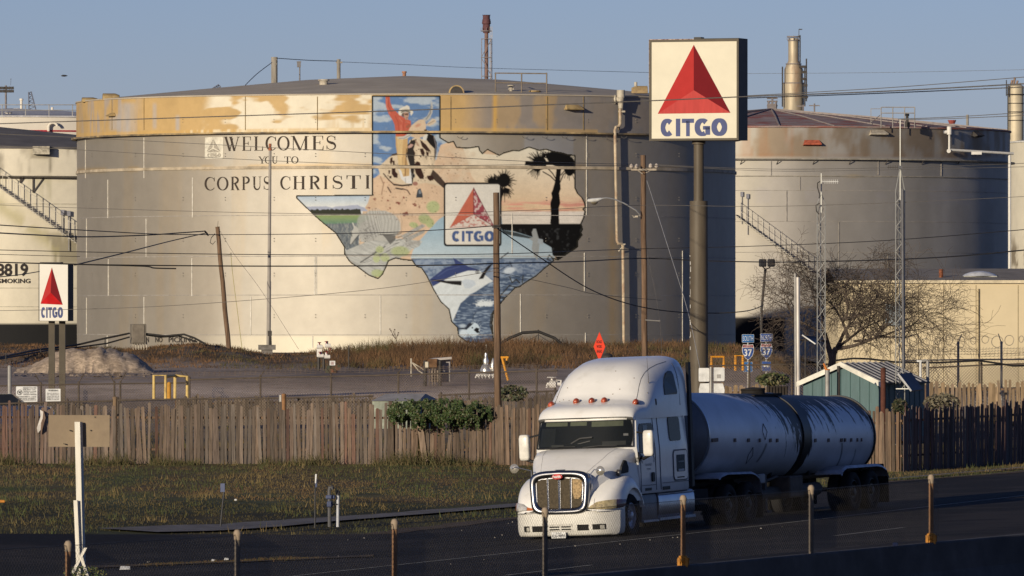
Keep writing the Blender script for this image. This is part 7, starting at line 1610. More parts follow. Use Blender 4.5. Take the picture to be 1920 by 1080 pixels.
# notices on the left chain link
def notice(px0,px1,y0,y1,Y,label,big):
    t = thing('warning_notice',P((px0+px1)/2,y1,Y),label,'notice','notices on the left fence'); f3 = lambda u,v,d: Vector((PX(u,Y),Y+d,PZ(-v,Y)))
    m = MB(); m.prism([(a,-b_) for a,b_ in rrect(px0,y0,px1,y1,1)],f3,0,.01); m.build('notice_board',M_swh,t); m = MB(); fn = lambda u,v: Vector((PX(u,Y),Y-.006,PZ(-v,Y)))
    if big:
        for i,tx in enumerate(("PURSUANT TO SECTION","30.06, PENAL CODE","TRESPASS BY LICENSE","HOLDER WITH A","CONCEALED HANDGUN")): put_text(m,tx,px0+13,px1-2-(i % 2)*1.5,-(y0+4+i*3.1),-(y0+1.8+i*3.1),fn,.01)
        for i,tx in enumerate(("GOVERNMENT CODE","MAY NOT ENTER THIS PROPERTY","WITH A CONCEALED HANDGUN")): put_text(m,tx,px0+2,px1-2,-(y0+20.3+i*3),-(y0+18.2+i*3),fn,.01)
        for qd in stroke([(px0+7+4.4*math.cos(a),-(y0+11)+4.4*math.sin(a)) for a in np.linspace(0,6.283,25)[:-1]],1.0,True): m.flat(qd,fn)
        m.flat([(px0+4,-(y0+9.3)),(px0+10,-(y0+9.3)),(px0+10,-(y0+11)),(px0+8,-(y0+11.4)),(px0+9,-(y0+14)),(px0+7.2,-(y0+14)),(px0+6,-(y0+11.5)),(px0+4,-(y0+11))],fn)
    else:
        put_text(m,"WARNING",px0+5,px1-4,-(y0+5),-(y0+1.6),fn,.02)
        for i,tx in enumerate(("PRIVATE PROPERTY","NO TRESPASSING","VIOLATORS WILL BE","PROSECUTED TO THE FULL","EXTENT OF THE LAW")): put_text(m,tx,px0+3,px1-3,-(y0+9.3+i*2.9),-(y0+7.4+i*2.9),fn,.005)
    m.build('notice_lettering',mat('sign_black',(.02,.02,.02),.7),t)
notice(30,70,724.5,754,285.5,'larger white notice with a handgun symbol on the left fence',True); notice(85.5,113.5,729,753,285.5,'smaller white WARNING notice on the left fence',False)
# parked car behind the left fence
Yq = 272; cb = Vector((PX(-4,Yq),Yq,H(PX(-4,Yq),Yq))); t = thing('parked_car',cb,'dark blue car behind the fence at the far left edge','car'); zc = PZ(737,Yq)
m = MB(); sec = lambda x: [(x,-.85,.35),(x,-.88,.75),(x,-.8,1.0),(x,.8,1.0),(x,.88,.75),(x,.85,.35)]
sc_ = (zc-cb.z)/1.45; bod = [(-2.0,.8),(-1.9,1.0),(-.9,1.0),(.9,1.0),(1.9,.95),(2.05,.75)]
m.loft([[Vector((x,y*k,z*k if z > .5 else z))*sc_+cb for x,y,z in sec(x)] for x,k in bod],True,True); m.build('body',mat('car_blue',(.02,.03,.07),.3,coat=.6),t,smooth=True)
m = MB(); m.loft([[Vector(q)*sc_+cb for q in ((x0,-.74,.98),(x1,-.6,1.42),(x1,.6,1.42),(x0,.74,.98))] for x0,x1 in ((-1.3,-.7),(-.6,-.55),(.4,.35),(1.1,.55))],True,True); m.build('cabin',mat('car_glass',(.012,.014,.018),.12),t,smooth=True)
for x in (-1.25,1.25):
    for y in (-.8,.8): m = MB(); m.cyl(Vector((x,y-.1,.33))*sc_+cb,Vector((x,y+.1,.33))*sc_+cb,.33*sc_,None,16); m.build('wheel',M_dark,t)
# ------------------------------------------------------------------ truck: local axes  x = across (towards the camera's right), y = back along the truck, z = up
ROT = (R_(.9),R_(-2.0),R_(-22))
truck = thing('semi_truck',(TX,TY,-.02),'white aerodynamic semi truck with a tall sleeper cab and chrome grille','truck',rot=ROT)
ORG[truck.name] = Vector((0,0,0))
M_white = mat('truck_white_paint',(.66,.645,.62),.32,var=.05,scale=1.5,coat=.35,spec=.5,col2=(.55,.53,.49),thr=.66,scale2=2.5)
M_bumpw = mat('bumper_white',(.58,.56,.51),.5,var=.08,scale=3,spec=.4)
M_chrome = mat('chrome',(.27,.27,.28),.26,metal=1.0,var=.02); M_alum = mat('polished_aluminium',(.36,.37,.40),.32,metal=.85,var=.12,scale=2)
M_black = mat('black_plastic',(.014,.014,.015),.55); M_rub = mat('tyre_rubber',(.014,.013,.013),.9,var=.2,scale=8); M_under = mat('chassis_black',(.014,.012,.011),.85,var=.4,scale=5)
M_seam = mat('panel_gap',(.09,.09,.10),.8)
M_glass = bpy.data.materials.new('windscreen_glass'); M_glass.use_nodes = True; _b = M_glass.node_tree.nodes['Principled BSDF']; _b.inputs['Base Color'].default_value = (.008,.011,.012,1); _b.inputs['Roughness'].default_value = .06; _b.inputs['Alpha'].default_value = .55; _b.inputs['Specular IOR Level'].default_value = .25
M_dglass = mat('dark_glass',(.006,.007,.009),.25,var=.02,spec=.12)
def build(nm,mb,m_,par=None,smooth=True,angle=35,**k): return mb.build(nm,m_,par or truck,smooth,local=True,angle=angle,**k)
ip = lambda x,a,b: float(np.interp(x,a,b))
# cab shell
def cab_w(h): return ip(h,[.9,1.0,1.9,2.7],[1.17,1.2,1.2,1.14])
def cab_front(w_,h): wd = cab_w(h); return ip(h,[.9,2.0,2.66],[1.66,1.47,1.63])+.33*min(1,abs(w_)/wd)**3.2
def cab_ring(h):
    wd = cab_w(h); fr = [(wd*math.sin(math.pi/2*t),0) for t in np.linspace(-1,1,27)]
    fr = [Vector((a,cab_front(a,h),h)) for a,_ in fr]
    sd = [Vector((wd,y,h)) for y in (1.95,2.3,2.9,3.6,4.4,4.95)]+[Vector((wd-.06,5.12,h)),Vector((0,5.14,h)),Vector((-wd+.06,5.12,h))]+[Vector((-wd,y,h)) for y in (4.95,4.4,3.6,2.9,2.3,1.95)]
    return fr+sd
m = MB(); m.loft([cab_ring(h) for h in (.94,1.0,1.3,1.7,1.9,2.0,2.2,2.4,2.55,2.66)],True,True); cabin = build('cab',m,M_white)
# roof fairing and sleeper top
FT = [(1.48,2.68),(1.51,2.76),(1.58,2.85),(1.72,2.92),(1.95,2.98),(2.2,3.02),(2.33,3.07),(2.46,3.20),(2.64,3.42),(2.86,3.63),(3.12,3.78),(3.45,3.88),(3.9,3.94),(4.45,3.97),(4.9,3.97),(5.09,3.94),(5.14,3.88)]
rings = []; nseg = 40
for l_,ht in FT:
    wl = ip(l_,[1.48,1.8,2.4,3.1,4.6,5.14],[1.13,1.16,1.19,1.205,1.205,1.17]); hb = 2.60; ex = ip(l_,[1.48,1.8,2.3,2.8,3.5,4.3,5.1],[6,5,4.2,3.7,3.9,5.5,7.5])
    ring_ = []
    for k in range(nseg+1):
        a = math.pi*k/nseg; ca,sa = math.cos(a),math.sin(a)
        w_ = wl*math.copysign(abs(ca)**(2/ex),ca); h_ = hb+(ht-hb)*abs(sa)**(2/ex)
        taper = 1-.085*max(0,(h_-3.0))/1.0*(1 if l_ > 2.3 else .3)
        ring_.append(Vector((-w_*taper,l_+.36*(abs(w_)/1.15)**3.2*max(0,1-(l_-1.48)/2.6)**1.2,h_)))
    rings.append(ring_)
m = MB(); m.loft(rings,True,True); build('roof_fairing',m,M_white,angle=50)
def fair(l_,u):
    "point on the fairing: station l, u in -1..1 across"
    i = max(0,min(len(FT)-2,next((j for j in range(len(FT)-1) if FT[j+1][0] >= l_),len(FT)-2))); t_ = (l_-FT[i][0])/(FT[i+1][0]-FT[i][0]); k = (u+1)/2*nseg; k0 = int(min(k,nseg-1)); f = k-k0
    a = rings[i][k0].lerp(rings[i][k0+1],f); b_ = rings[i+1][k0].lerp(rings[i+1][k0+1],f); return a.lerp(b_,t_)
m = MB()
for u in (-.46,.46): m.tube([fair(l_,u)+Vector((0,-.002,.002)) for l_ in np.linspace(2.1,4.4,22)],.006,4)
sl_ = lambda w_,pts: [Vector((w_,y,z)) for y,z in pts]
m.tube([Vector((cab_w(2.64)+.004,y,2.655)) for y in np.linspace(2.3,5.1,8)],.011,4)
m.tube(sl_(1.203,[(1.99,.98),(1.99,1.9)]),.009,4); m.tube(sl_(1.203,[(2.92,1.0),(2.92,1.9)])+[Vector((1.172,2.92,2.3)),Vector((1.148,2.92,2.62))],.010,4); m.tube(sl_(1.203,[(1.99,1.12),(2.9,1.12)]),.008,4)
m.tube(sl_(1.203,[(3.3,1.14),(5.0,1.14)]),.008,4); m.tube([Vector((1.203,3.2,1.0)),Vector((1.203,3.2,1.9)),Vector((1.148,3.2,2.6))],.012,4); m.tube([fair(l_,.84)+Vector((.004,0,0)) for l_ in np.linspace(4.55,4.7,2)],.004,3)
m.tube([fair(4.62,u) for u in np.linspace(.55,.98,8)],.010,4)
build('panel_gaps',m,M_seam)
m = MB(); m.loft([[Vector((x,y,z)) for z in (1.0,2.0,3.0,3.8)] for x,y in ((1.16,5.13),(1.21,5.17),(1.21,5.32),(1.17,5.34))],False); build('side_extender',m,M_black); m = MB(); m.loft([[Vector((-x,y,z)) for z in (1.0,2.0,3.0,3.8)] for x,y in ((1.16,5.13),(1.21,5.17),(1.21,5.32),(1.17,5.34))],False); build('side_extender',m,M_black)
m = MB(); r0 = random.Random(2)
for k in range(16): c = fair(r0.uniform(1.8,3.0),r0.uniform(-.7,.7)); m.box(c,(.018,.02,.022))
build('bug_specks',m,mat('speck_brown',(.16,.13,.10),.9))
# windscreen, layered: dark interior, visors and dash, glass
def ws_pt(u,h,off): wd = cab_w(h); return Vector((u*wd,cab_front(u*wd,h)-off,h))
def ws_patch(u0,u1,h0,h1,off,nu=24,nh=5,cut=0.0):
    q = MB(); g_ = []
    for i in range(nh+1):
        e = cut*(abs(i/nh-.5)*2)**4; a,b_ = u0+e,u1-e; g_.append([ws_pt(a+(b_-a)*j/nu,h0+(h1-h0)*i/nh,off) for j in range(nu+1)])
    return q.loft(g_,False)
build('windscreen_interior',ws_patch(-.955,.945,2.025,2.60,.006,cut=.03),M_black)
M_vis = mat('sun_visor_green',(.30,.33,.22),.8)
for a,b_,h0 in ((-.80,-.30,2.50),(-.24,.10,2.50),(.20,.80,2.47)): build('sun_visor',ws_patch(a,b_,h0,2.585,.014,10,2),M_vis)
m = ws_patch(-.62,-.35,2.05,2.09,.014,6,1); q = ws_patch(.42,.84,2.05,2.14,.014,8,2); m.add(q.v,q.f); q = ws_patch(-.9,-.55,2.05,2.45,.012,6,3); build('dashboard',m,mat('dash_grey',(.12,.12,.11),.8)); build('seat_back',q,mat('seat_grey',(.045,.048,.05),.9))
m = MB(); c = ws_pt(.02,2.16,.03); m.tube([c+Vector((-.26,.0,-.05)),c+Vector((-.05,0,.06)),c+Vector((.25,0,.08))],.018,5); m.tube([c+Vector((-.1,0,-.06)),c+Vector((.2,0,.0))],.014,4); build('wiper_shadow_bar',m,mat('wheel_dark',(.05,.05,.05),.6))
build('windscreen_sticker',ws_patch(.80,.88,2.25,2.30,.016,2,1),M_swh)
build('windscreen',ws_patch(-.965,.955,2.015,2.615,.026,cut=.02),M_glass,fix=False)
m = MB(); m.tube([ws_pt(u,2.012,.03) for u in np.linspace(-.97,.965,24)],.016,5); 
for u in (-.97,.962): m.tube([ws_pt(u,h,.028) for h in np.linspace(2.01,2.62,6)],.015,5)
build('windscreen_seal',m,M_black)
m = MB()
for u0,u1 in ((-.75,-.1),(.05,.7)): m.tube([ws_pt(u0,2.02,.045),ws_pt((u0+u1)/2,2.05,.05),ws_pt(u1,2.045,.045)],.009,4)
build('wipers',m,M_black)
# hood
HD = [(.12,.655,1.42),(.2,.68,1.475),(.35,.73,1.555),(.6,.84,1.69),(.9,.96,1.83),(1.1,1.04,1.925),(1.34,1.09,1.975),(1.52,1.125,2.01),(1.75,1.165,2.02),(1.97,1.195,2.01)]
hr = []
for l_,wd,ht in HD:
    q = []
    dr = ip(l_,[.12,.9,1.3,1.8],[.11,.10,.05,.02]); ck = ip(l_,[.12,.9,1.3,1.8],[.14,.13,.09,.05])
    top_ = [(u,ht-dr*u*u-ck*abs(u)**7) for u in np.linspace(-.97,.97,27)]
    for u,h_ in [(-1,.8),(-1.0,1.15),(-.995,ht-dr-ck-.08)]+top_+[(.995,ht-dr-ck-.08),(1.0,1.15),(1,.8)]:
        q.append(Vector((u*wd,l_+.05*abs(u)**4,h_)))
    hr.append(q)
m = MB(); m.loft(hr,True,True); build('hood',m,M_white,angle=60)
def hoodp(i,k): return hr[i][k]
m = MB()
for k in (6,26): m.tube([hr[i][k]+Vector((0,0,.003)) for i in range(2,8)],.006,4)
build('hood_creases',m,mat('crease_white',(.50,.49,.47),.5))
# fenders
def fender(sgn):
    ls = [.10,.14,.2,.3,.42,.56,.72,.88,.96,1.06,1.2,1.34,1.48,1.62,1.76,1.9,2.0,2.06]; g_ = []
    for l_ in ls:
        hf = ip(l_,[.1,.14,.2,.3,.42,.56,.72,.9,1.1,1.3,1.5,1.7,1.9,2.06],[.68,.80,.90,1.0,1.09,1.18,1.27,1.345,1.395,1.41,1.40,1.33,1.16,.96]); wo = ip(l_,[.1,.14,.2,.3,.42,.56,.75,1.0],[.86,.93,1.0,1.07,1.13,1.175,1.205,1.22])
        dx = (l_-1.48); arch = .50+math.sqrt(max(0,.60**2-dx*dx)) if abs(dx) < .6 else .63; lo = min(max(.63,arch),hf-.03)
        pr_ = [(.45,hf+.10),(.62,hf+.06),(.78,hf+.03),(wo-.22,hf),(wo-.10,hf-.03),(wo-.035,hf-.10 if hf-.10 > lo else (hf+lo)/2),(wo,max(hf-.22,lo+.01)),(wo,lo),(wo-.10,lo-.005)]
        g_.append([Vector((sgn*a,l_,b_)) for a,b_ in pr_])
    q = MB(); q.loft(g_,False); return q
for s_ in (-1,1): build('front_fender',fender(s_),M_white,angle=50)
m = MB(); m.bx((-.98,.35,.55),(.98,1.0,.95)); m.bx((-.8,.9,.6),(.8,2.4,1.0)); build('engine_bay',m,M_under)
# bumper
def bl(w_,h): return .04+.55*(abs(w_)/1.22)**4.5+ip(h,[.10,.16,.3,.55,.67],[.10,.03,.0,.0,.03])
def bump_ring(h,wd=1.22,inset=0.0):
    f_ = [Vector((wd*math.sin(math.pi/2*t),0,h)) for t in np.linspace(-1,1,31)]; f_ = [Vector((p_.x,bl(p_.x,h),h)) for p_ in f_]
    return f_+[Vector((wd,.88,h)),Vector((wd-.1,.9,h)),Vector((-wd+.1,.9,h)),Vector((-wd,.88,h))]
m = MB(); m.loft([bump_ring(h,ww) for h,ww in ((.11,1.14),(.15,1.19),(.28,1.215),(.5,1.22),(.60,1.22),(.645,1.215),(.66,1.19))],True,True); bumper = build('bumper',m,M_bumpw,angle=55)
def bpatch(u0,u1,h0,h1,off,nm,mm,par=None,th=.02,n_=8):
    q = MB(); g_ = [[Vector((u,bl(u,h)-o_,h)) for o_,h in ((off,h0),(off,h1),(off-th,h1),(off-th,h0))] for u in np.linspace(u0,u1,n_)]; q.loft(g_,True,True); return build(nm,q,mm,par or bumper)
M_brec = mat('bumper_recess',(.012,.011,.010),.9)
for u0,u1,h0,h1 in ((-.92,-.75,.215,.345),(-.68,-.40,.215,.345),(.40,.66,.225,.355),(.74,1.0,.235,.355)): bpatch(u0,u1,h0,h1,.006,'bumper_vent',M_brec)
bpatch(-.30,.30,.20,.375,.005,'vent_panel',mat('bumper_panel',(.46,.44,.40),.6))
for a,b_ in ((-.25,-.02),(.03,.25)):
    for h in (.245,.30): bpatch(a,b_,h,h+.028,.009,'grille_slot',M_brec)
M_flamp = mat('fog_lamp',(.5,.48,.42),.2,metal=.3)
for u,h in ((-.80,.27),(.93,.285)): bpatch(u-.035,u+.045,h-.04,h+.045,.012,'fog_lamp',M_flamp)
bpatch(-1.15,1.15,.645,.66,.006,'trim_strip',M_black,n_=30)
m = MB(); m.bx((-.19,-.02,.07),(.15,-.004,.205)); plate_o = build('licence_plate',m,M_swh,bumper,smooth=False); m = MB(); fnp = lambda u,v: Vector((u,-.023,v)); put_text(m,"1L6-9891",-.17,.13,.085,.155,fnp,.02); put_text(m,"TEXAS",-.09,.05,.168,.192,fnp,.01); build('plate_lettering',m,mat('plate_dark',(.03,.03,.045),.6),plate_o,smooth=False); 
# grille
def gl(h): return .055+(h-.66)*.055
def gout(k,n_,grow_=0.0):
    a = 2*math.pi*k/n_; ex = 5.5; ca,sa = math.cos(a),math.sin(a); hw = .635+grow_; hh_ = .415+grow_
    w_ = hw*math.copysign(abs(ca)**(2/ex),ca); z_ = hh_*math.copysign(abs(sa)**(2/ex),sa); w_ *= 1+.045*z_/hh_; z_ += .035*(1-(w_/hw)**2)*(1 if z_ > 0 else 0)
    return Vector((w_,gl(1.05+z_),1.05+z_))
N_ = 64; m = MB(); prof = [(-.10,.045),(-.088,-.012),(-.04,-.055),(.01,-.06),(.045,-.03),(.06,.03),(.055,.10)]
m.loft([[gout(k,N_,gq)+Vector((0,dq,0)) for k in range(N_)] for gq,dq in prof],True); grille = build('grille',m,M_chrome,angle=60)
q = MB(); q.add([gout(k,N_,-.05)+Vector((0,.03,0)) for k in range(N_)],[tuple(range(N_))]); build('grille_backing',q,M_alum,grille,smooth=False)
M_ins2 = mat('grille_insert',(.060,.047,.030),.85,var=.35,scale=30,bump=.8,detail=2); M_ins3 = mat('grille_insert_sunlit',(.27,.19,.10),.7,metal=.3,var=.6,scale=26)
cells = [(-.545,-.285),(-.262,-.018),(.020,.262),(.288,.545)]
for i,(a,b_) in enumerate(cells):
    top = lambda w_: 1.38-.05*(w_/.55)**4; 
    q = MB(); P4 = [(a*.97,.71),(b_*.97,.71),(b_,top(b_)),((a+b_)/2,top((a+b_)/2)+.01),(a,top(a))]; q.prism(P4,lambda u,v,d: Vector((u,gl(v)+.012+d,v)),0,.015); build('grille_mesh',q,M_ins2,grille,smooth=False)
    if i == 3: q = MB(); q.prism([(.31,1.36),(.53,1.34),(.525,1.12),(.50,.98),(.44,.92),(.35,.93),(.31,1.05)],lambda u,v,d: Vector((u,gl(v)+.007+d,v)),0,.004); build('sunlit_patch',q,M_ins3,grille,smooth=False)  # sunlit gold on the last cell painted as a patch
    q = MB(); q.tube([Vector((u,gl(v)+.0,v)) for u,v in P4+[P4[0]]],.012,5); build('cell_frame',q,M_chrome,grille)
for w_ in (-.273,0,.273): q = MB(); q.cyl((w_*.97,gl(.70)-.01,.70),(w_,gl(1.40)-.01,1.39),.021 if w_ == 0 else .014,None,8); build('grille_bar',q,M_chrome,grille)
q = MB(); q.lathe([(.01,-.015),(.08,-.012),(.10,.0),(.10,.03),(.01,.03)],(0,0,0),28,axis='y'); q.v = [(a*1.22,b_-.03,c_*.62+1.425) for a,b_,c_ in q.v]; emb = build('oval_emblem',q,mat('emblem_chrome_red',(.42,.03,.03),.35),grille)
q = MB(); fe = lambda u,v: Vector((u,-.049,v)); put_text(q,"Peterbilt",-.095,.095,1.395,1.452,fe,.03); build('emblem_lettering',q,M_swh,emb,smooth=False)
q = MB(); q.add([Vector(v) for v in ((-.13,.16,1.575),(.13,.16,1.575),(.05,.12,1.545),(.012,.10,1.50),(-.012,.10,1.50),(-.05,.12,1.545),(-.11,.2,1.565),(.11,.2,1.565),(0,.2,1.50))],[(0,5,4,3,2,1),(0,1,7,6),(0,6,8,4,5),(1,2,3,8,7),(6,7,8),(3,4,8)]); build('hood_ornament',q,M_alum,smooth=False)
# headlamps following the fender corner
M_lens = mat('headlamp_lens',(.44,.36,.20),.12,metal=.25,var=.4,scale=12,coat=.6); M_amb = mat('amber_lens',(.42,.12,.035),.2,coat=.5)
M_redl = mat('dull_red_lens',(.12,.035,.03),.3,coat=.3)
def fplan(w_): return ip(w_,[.55,.8,.95,1.02,1.09,1.15,1.19,1.212,1.225,1.232],[.105,.12,.15,.19,.27,.37,.5,.66,.82,.95])
def hl(sgn,ws,hu,hl_,nm,mm,off=.02):
    q = MB(); g_ = []
    for w_,a,b_ in zip(ws,hu,hl_):
        n_ = Vector((.25*(w_-.55)*2,-1,0)).normalized()*off if w_ < 1.12 else Vector((1,-.3,0)).normalized()*off
        base = Vector((w_,fplan(w_),0))
        g_.append([Vector((sgn*(base.x+n_.x*t_),base.y+n_.y*t_+s2,h_)) for h_,t_,s2 in ((b_,.9,.0),(b_+(a-b_)*.15,1.5,.0),(a-(a-b_)*.3,1.4,.02),(a,.7,.06),(a,-2,.12),(b_,-2,.06))])
    q.loft(g_,True,True); return build(nm,q,mm)
h1 = hl(1,[.66,.72,.85,.95,1.02,1.09,1.15,1.17],[.74,.80,.845,.86,.87,.875,.878,.878],[.69,.685,.68,.68,.68,.68,.682,.684],'headlight',M_lens); hl(1,[1.172,1.20,1.22,1.228],[.878,.875,.865,.86],[.684,.688,.70,.73],'side_marker',M_redl)
for w_ in (.80,.93):
    q = MB(); q.lathe([(.045,0),(.03,.03),(.002,.035)],(w_,fplan(w_)-.025,.755),12,axis='y'); build('bulb_reflector',q,mat('bulb_glow',(.5,.42,.28),.15,metal=.8),h1)
h2 = hl(-1,[.80,.88,.98,1.05,1.10],[.79,.83,.85,.86,.86],[.69,.685,.68,.68,.68],'headlight',mat('headlamp_lens_clear',(.46,.45,.43),.12,metal=.25,var=.3,scale=12,coat=.6)); hl(-1,[.62,.70,.79],[.74,.77,.79],[.69,.69,.69],'turn_lamp',M_amb); hl(-1,[1.11,1.17,1.21],[.86,.855,.84],[.68,.685,.70],'side_marker',M_amb)
# marker lamps on the brow
for w_ in (-1.0,-.33,0,.33,1.02):
    best = min(((fair(2.12,u)-Vector((w_,fair(2.12,u).y,fair(2.12,u).z))).length,u) for u in np.linspace(-.98,.98,200))[1]; c = fair(2.12,best)
    q = MB(); q.loft([[c+Vector((.070*s_*math.cos(a),y+.02,.02+.078*s_*math.sin(a)+dz)) for a in np.linspace(0,2*math.pi,13)[:-1]] for y,s_,dz in ((-.10,.25,-.005),(-.085,.7,0),(-.03,1.0,.005),(.0,1.02,.008))],True,True); mk = build('marker_lamp',q,mat('marker_amber',(.30,.055,.02),.25,coat=.4))
    q = MB(); q.loft([[c+Vector((.064*s_*math.cos(a),y+.02,.016+.072*s_*math.sin(a)+dz)) for a in np.linspace(0,2*math.pi,13)[:-1]] for y,s_,dz in ((.0,1.05,.008),(.10,.85,.012),(.24,.12,.0))],True,True); build('lamp_housing',q,mat('lamp_chrome',(.30,.29,.28),.35,metal=.8),mk)
def fside(l_,z):
    "half width of the fairing at station l and height z"
    best = 0
    for r_ in sorted(rings,key=lambda r: abs(r[nseg//2].y-l_))[:2]:
        for a,b_ in zip(r_[nseg//2:-1],r_[nseg//2+1:]):
            if a.z >= z >= b_.z: best = max(best,a.x+(b_.x-a.x)*(a.z-z)/max(a.z-b_.z,1e-6)); break
    return best
# windows on the visible side and their twins
def side_patch(sgn,pts,off,nm,mm,th=.012):
    q = MB(); q.prism(pts,lambda y,z,d: Vector((sgn*(cab_w(z)+off+d),y,z)),0,th); return build(nm,q,mm,smooth=False)
def rr_(y0,z0,y1,z1,r_): return rrect(y0,z0,y1,z1,r_,5)
for s_ in (-1,1):
    side_patch(s_,[(1.95,1.86),(2.12,1.84),(2.80,1.80),(2.86,1.84),(2.86,2.44),(2.80,2.50),(2.10,2.50),(2.04,2.42)],.002,'door_window',M_dglass)
    side_patch(s_,rr_(3.86,2.06,4.56,2.60,.10),.006,'sleeper_window',M_dglass)
    q = MB(); q.prism([(3.66,3.10),(4.42,3.10),(4.46,3.15),(4.40,3.54),(4.34,3.62),(4.20,3.63),(4.0,3.58),(3.82,3.46),(3.70,3.28)],lambda y,z,d: Vector((s_*(fside(y,z)+d),y,z)),-.03,.012); build('upper_window',q,mat('upper_window_glass',(.010,.012,.018),.3,spec=.12),smooth=False)
for s_ in (1,):
    side_patch(s_,[(2.25,2.46),(2.52,2.46),(2.52,2.0),(2.25,2.0)],.016,'painted_window_reflection',mat('window_reflection_tint',(.10,.13,.14),.3),.004)  # pale patch on the glass, a reflection put into the colour
    side_patch(s_,rr_(2.62,1.19,2.78,1.40,.05),.004,'door_handle',M_black,.03)
    fr = side_patch(s_,rr_(4.00,1.16,4.90,1.86,.12),.003,'sleeper_hatch_trim',mat('hatch_edge',(.10,.10,.11),.6),.010)
    side_patch(s_,rr_(4.03,1.19,4.87,1.83,.10),.0135,'sleeper_hatch',M_white,.006)
    side_patch(s_,rr_(4.18,1.36,4.70,1.74,.02),.021,'hatch_sticker',mat('sticker_dark',(.06,.07,.065),.6,var=.6,scale=18),.003); side_patch(s_,rr_(4.28,1.37,4.64,1.42,.01),.026,'sticker_line',M_swh,.002); side_patch(s_,rr_(4.28,1.57,4.64,1.60,.01),.026,'sticker_line',mat('sticker_mid',(.22,.23,.22),.6),.002)
    side_patch(s_,rr_(4.2,1.22,4.65,1.25,.01),.022,'hatch_lettering',M_black,.002); side_patch(s_,[(2.22,1.0),(2.6,1.0),(2.6,1.06),(2.22,1.06)],.003,'step_plate',M_black,.01)
    side_patch(s_,rr_(3.3,.985,3.75,1.06,.02),.003,'sleeper_step',M_black,.01)
q = MB(); fs_ = lambda u,v: Vector((1.206,u,v)); 
put_text(q,"302",1.62,1.92,1.64,1.765,lambda u,v: Vector((1.207 if u > 1.6 else 1.207,u,v)),.03); build('door_number',q,M_black,smooth=False)
q = MB(); put_text(q,"TRANSPORT",2.25,2.70,1.55,1.60,fs_,.0); put_text(q,"TEXAS",2.35,2.60,1.46,1.50,fs_,.0); q.tube([Vector((1.206,2.1+.0,1.62)),Vector((1.206,2.05,1.70)),Vector((1.206,2.12,1.78))],.006,4); q.tube([Vector((1.206,2.8,1.62)),Vector((1.206,2.84,1.70)),Vector((1.206,2.78,1.78))],.006,4); build('door_lettering',q,mat('faded_grey',(.26,.26,.28),.7),smooth=False)
# hood side vent
q = MB(); q.prism([(1.10,1.42),(1.42,1.44),(1.44,1.55),(1.36,1.70),(1.28,1.72),(1.16,1.58)],lambda y,z,d: Vector((ip(y,[1.0,1.5,1.8],[1.02,1.11,1.18])+d,y,z)),-.10,.03); build('side_vent',q,M_black,smooth=False)
q = MB(); q.cyl((1.02,1.02,1.45),(1.085,1.02,1.45),.075,.065,14); build('side_lamp',q,mat('lamp_smoke',(.05,.045,.045),.25))
# mirrors
for s_,x,y,z in ((1,1.50,1.76,2.07),(-1,-1.50,1.86,2.05)):
    q = MB(); q.loft([[Vector((x+.12*a*math.copysign(abs(math.cos(t_))**.5,math.cos(t_)),y+.085*a*math.copysign(abs(math.sin(t_))**.5,math.sin(t_)),z+zz)) for t_ in np.linspace(0,2*math.pi,21)[:-1]] for zz,a in ((-.29,.55),(-.275,.85),(-.22,1.0),(.2,1.0),(.265,.88),(.285,.6))],True,True); mr = build('door_mirror',q,mat('mirror_white',(.56,.54,.49),.35,coat=.3),angle=60)
    q = MB(); q.tube([Vector((s_*1.2,2.0,1.76)),Vector((s_*1.3,1.92,1.72)),Vector((x,y+.05,z-.27))],.035,6); q.add([Vector((s_*1.205,1.86,1.88)),Vector((s_*1.205,1.86,1.62)),Vector((s_*1.22,2.12,1.78)),Vector((s_*1.26,1.80,1.76))],[(0,1,3),(1,2,3),(2,0,3)]); q.tube([Vector((s_*1.16,1.9,2.32)),Vector((x,y+.05,z+.2))],.022,5); build('mirror_arm',q,M_black,mr)
for x,y,z,bx_,by_,bz_ in ((.88,.34,1.52,.70,.22,1.18),(-1.20,.45,1.62,-.80,.45,1.20)):
    q = MB(); q.lathe([(.004,-.045),(.06,-.035),(.105,.0),(.10,.02),(.02,.035)],(x,y,z),20,axis='y'); hm = build('hood_mirror',q,mat('hood_mirror_chrome',(.62,.58,.50),.22,metal=.7),angle=60)
    q = MB(); q.tube([Vector((x-.03,y-.05,z)),Vector((x-.12 if x > 0 else x+.05,y-.05,z+.03)),Vector((bx_,by_,z-.06)),Vector((bx_,by_,bz_))],.013,5); q.rbox((bx_,by_,bz_),(.05,.08,.14),.01); build('mirror_stalk',q,M_alum,hm)
q = MB(); q.tube([Vector((1.03,3.10,2.99)),Vector((1.06,3.06,3.30)),Vector((1.05,3.02,3.95))],[.014,.007,.003],5); q.lathe([(.005,-.03),(.03,0),(.005,.03)],(1.06,3.06,3.32),8); q.rbox((1.16,3.10,2.95),(.09,.09,.16),.02); build('antenna',q,M_dark)
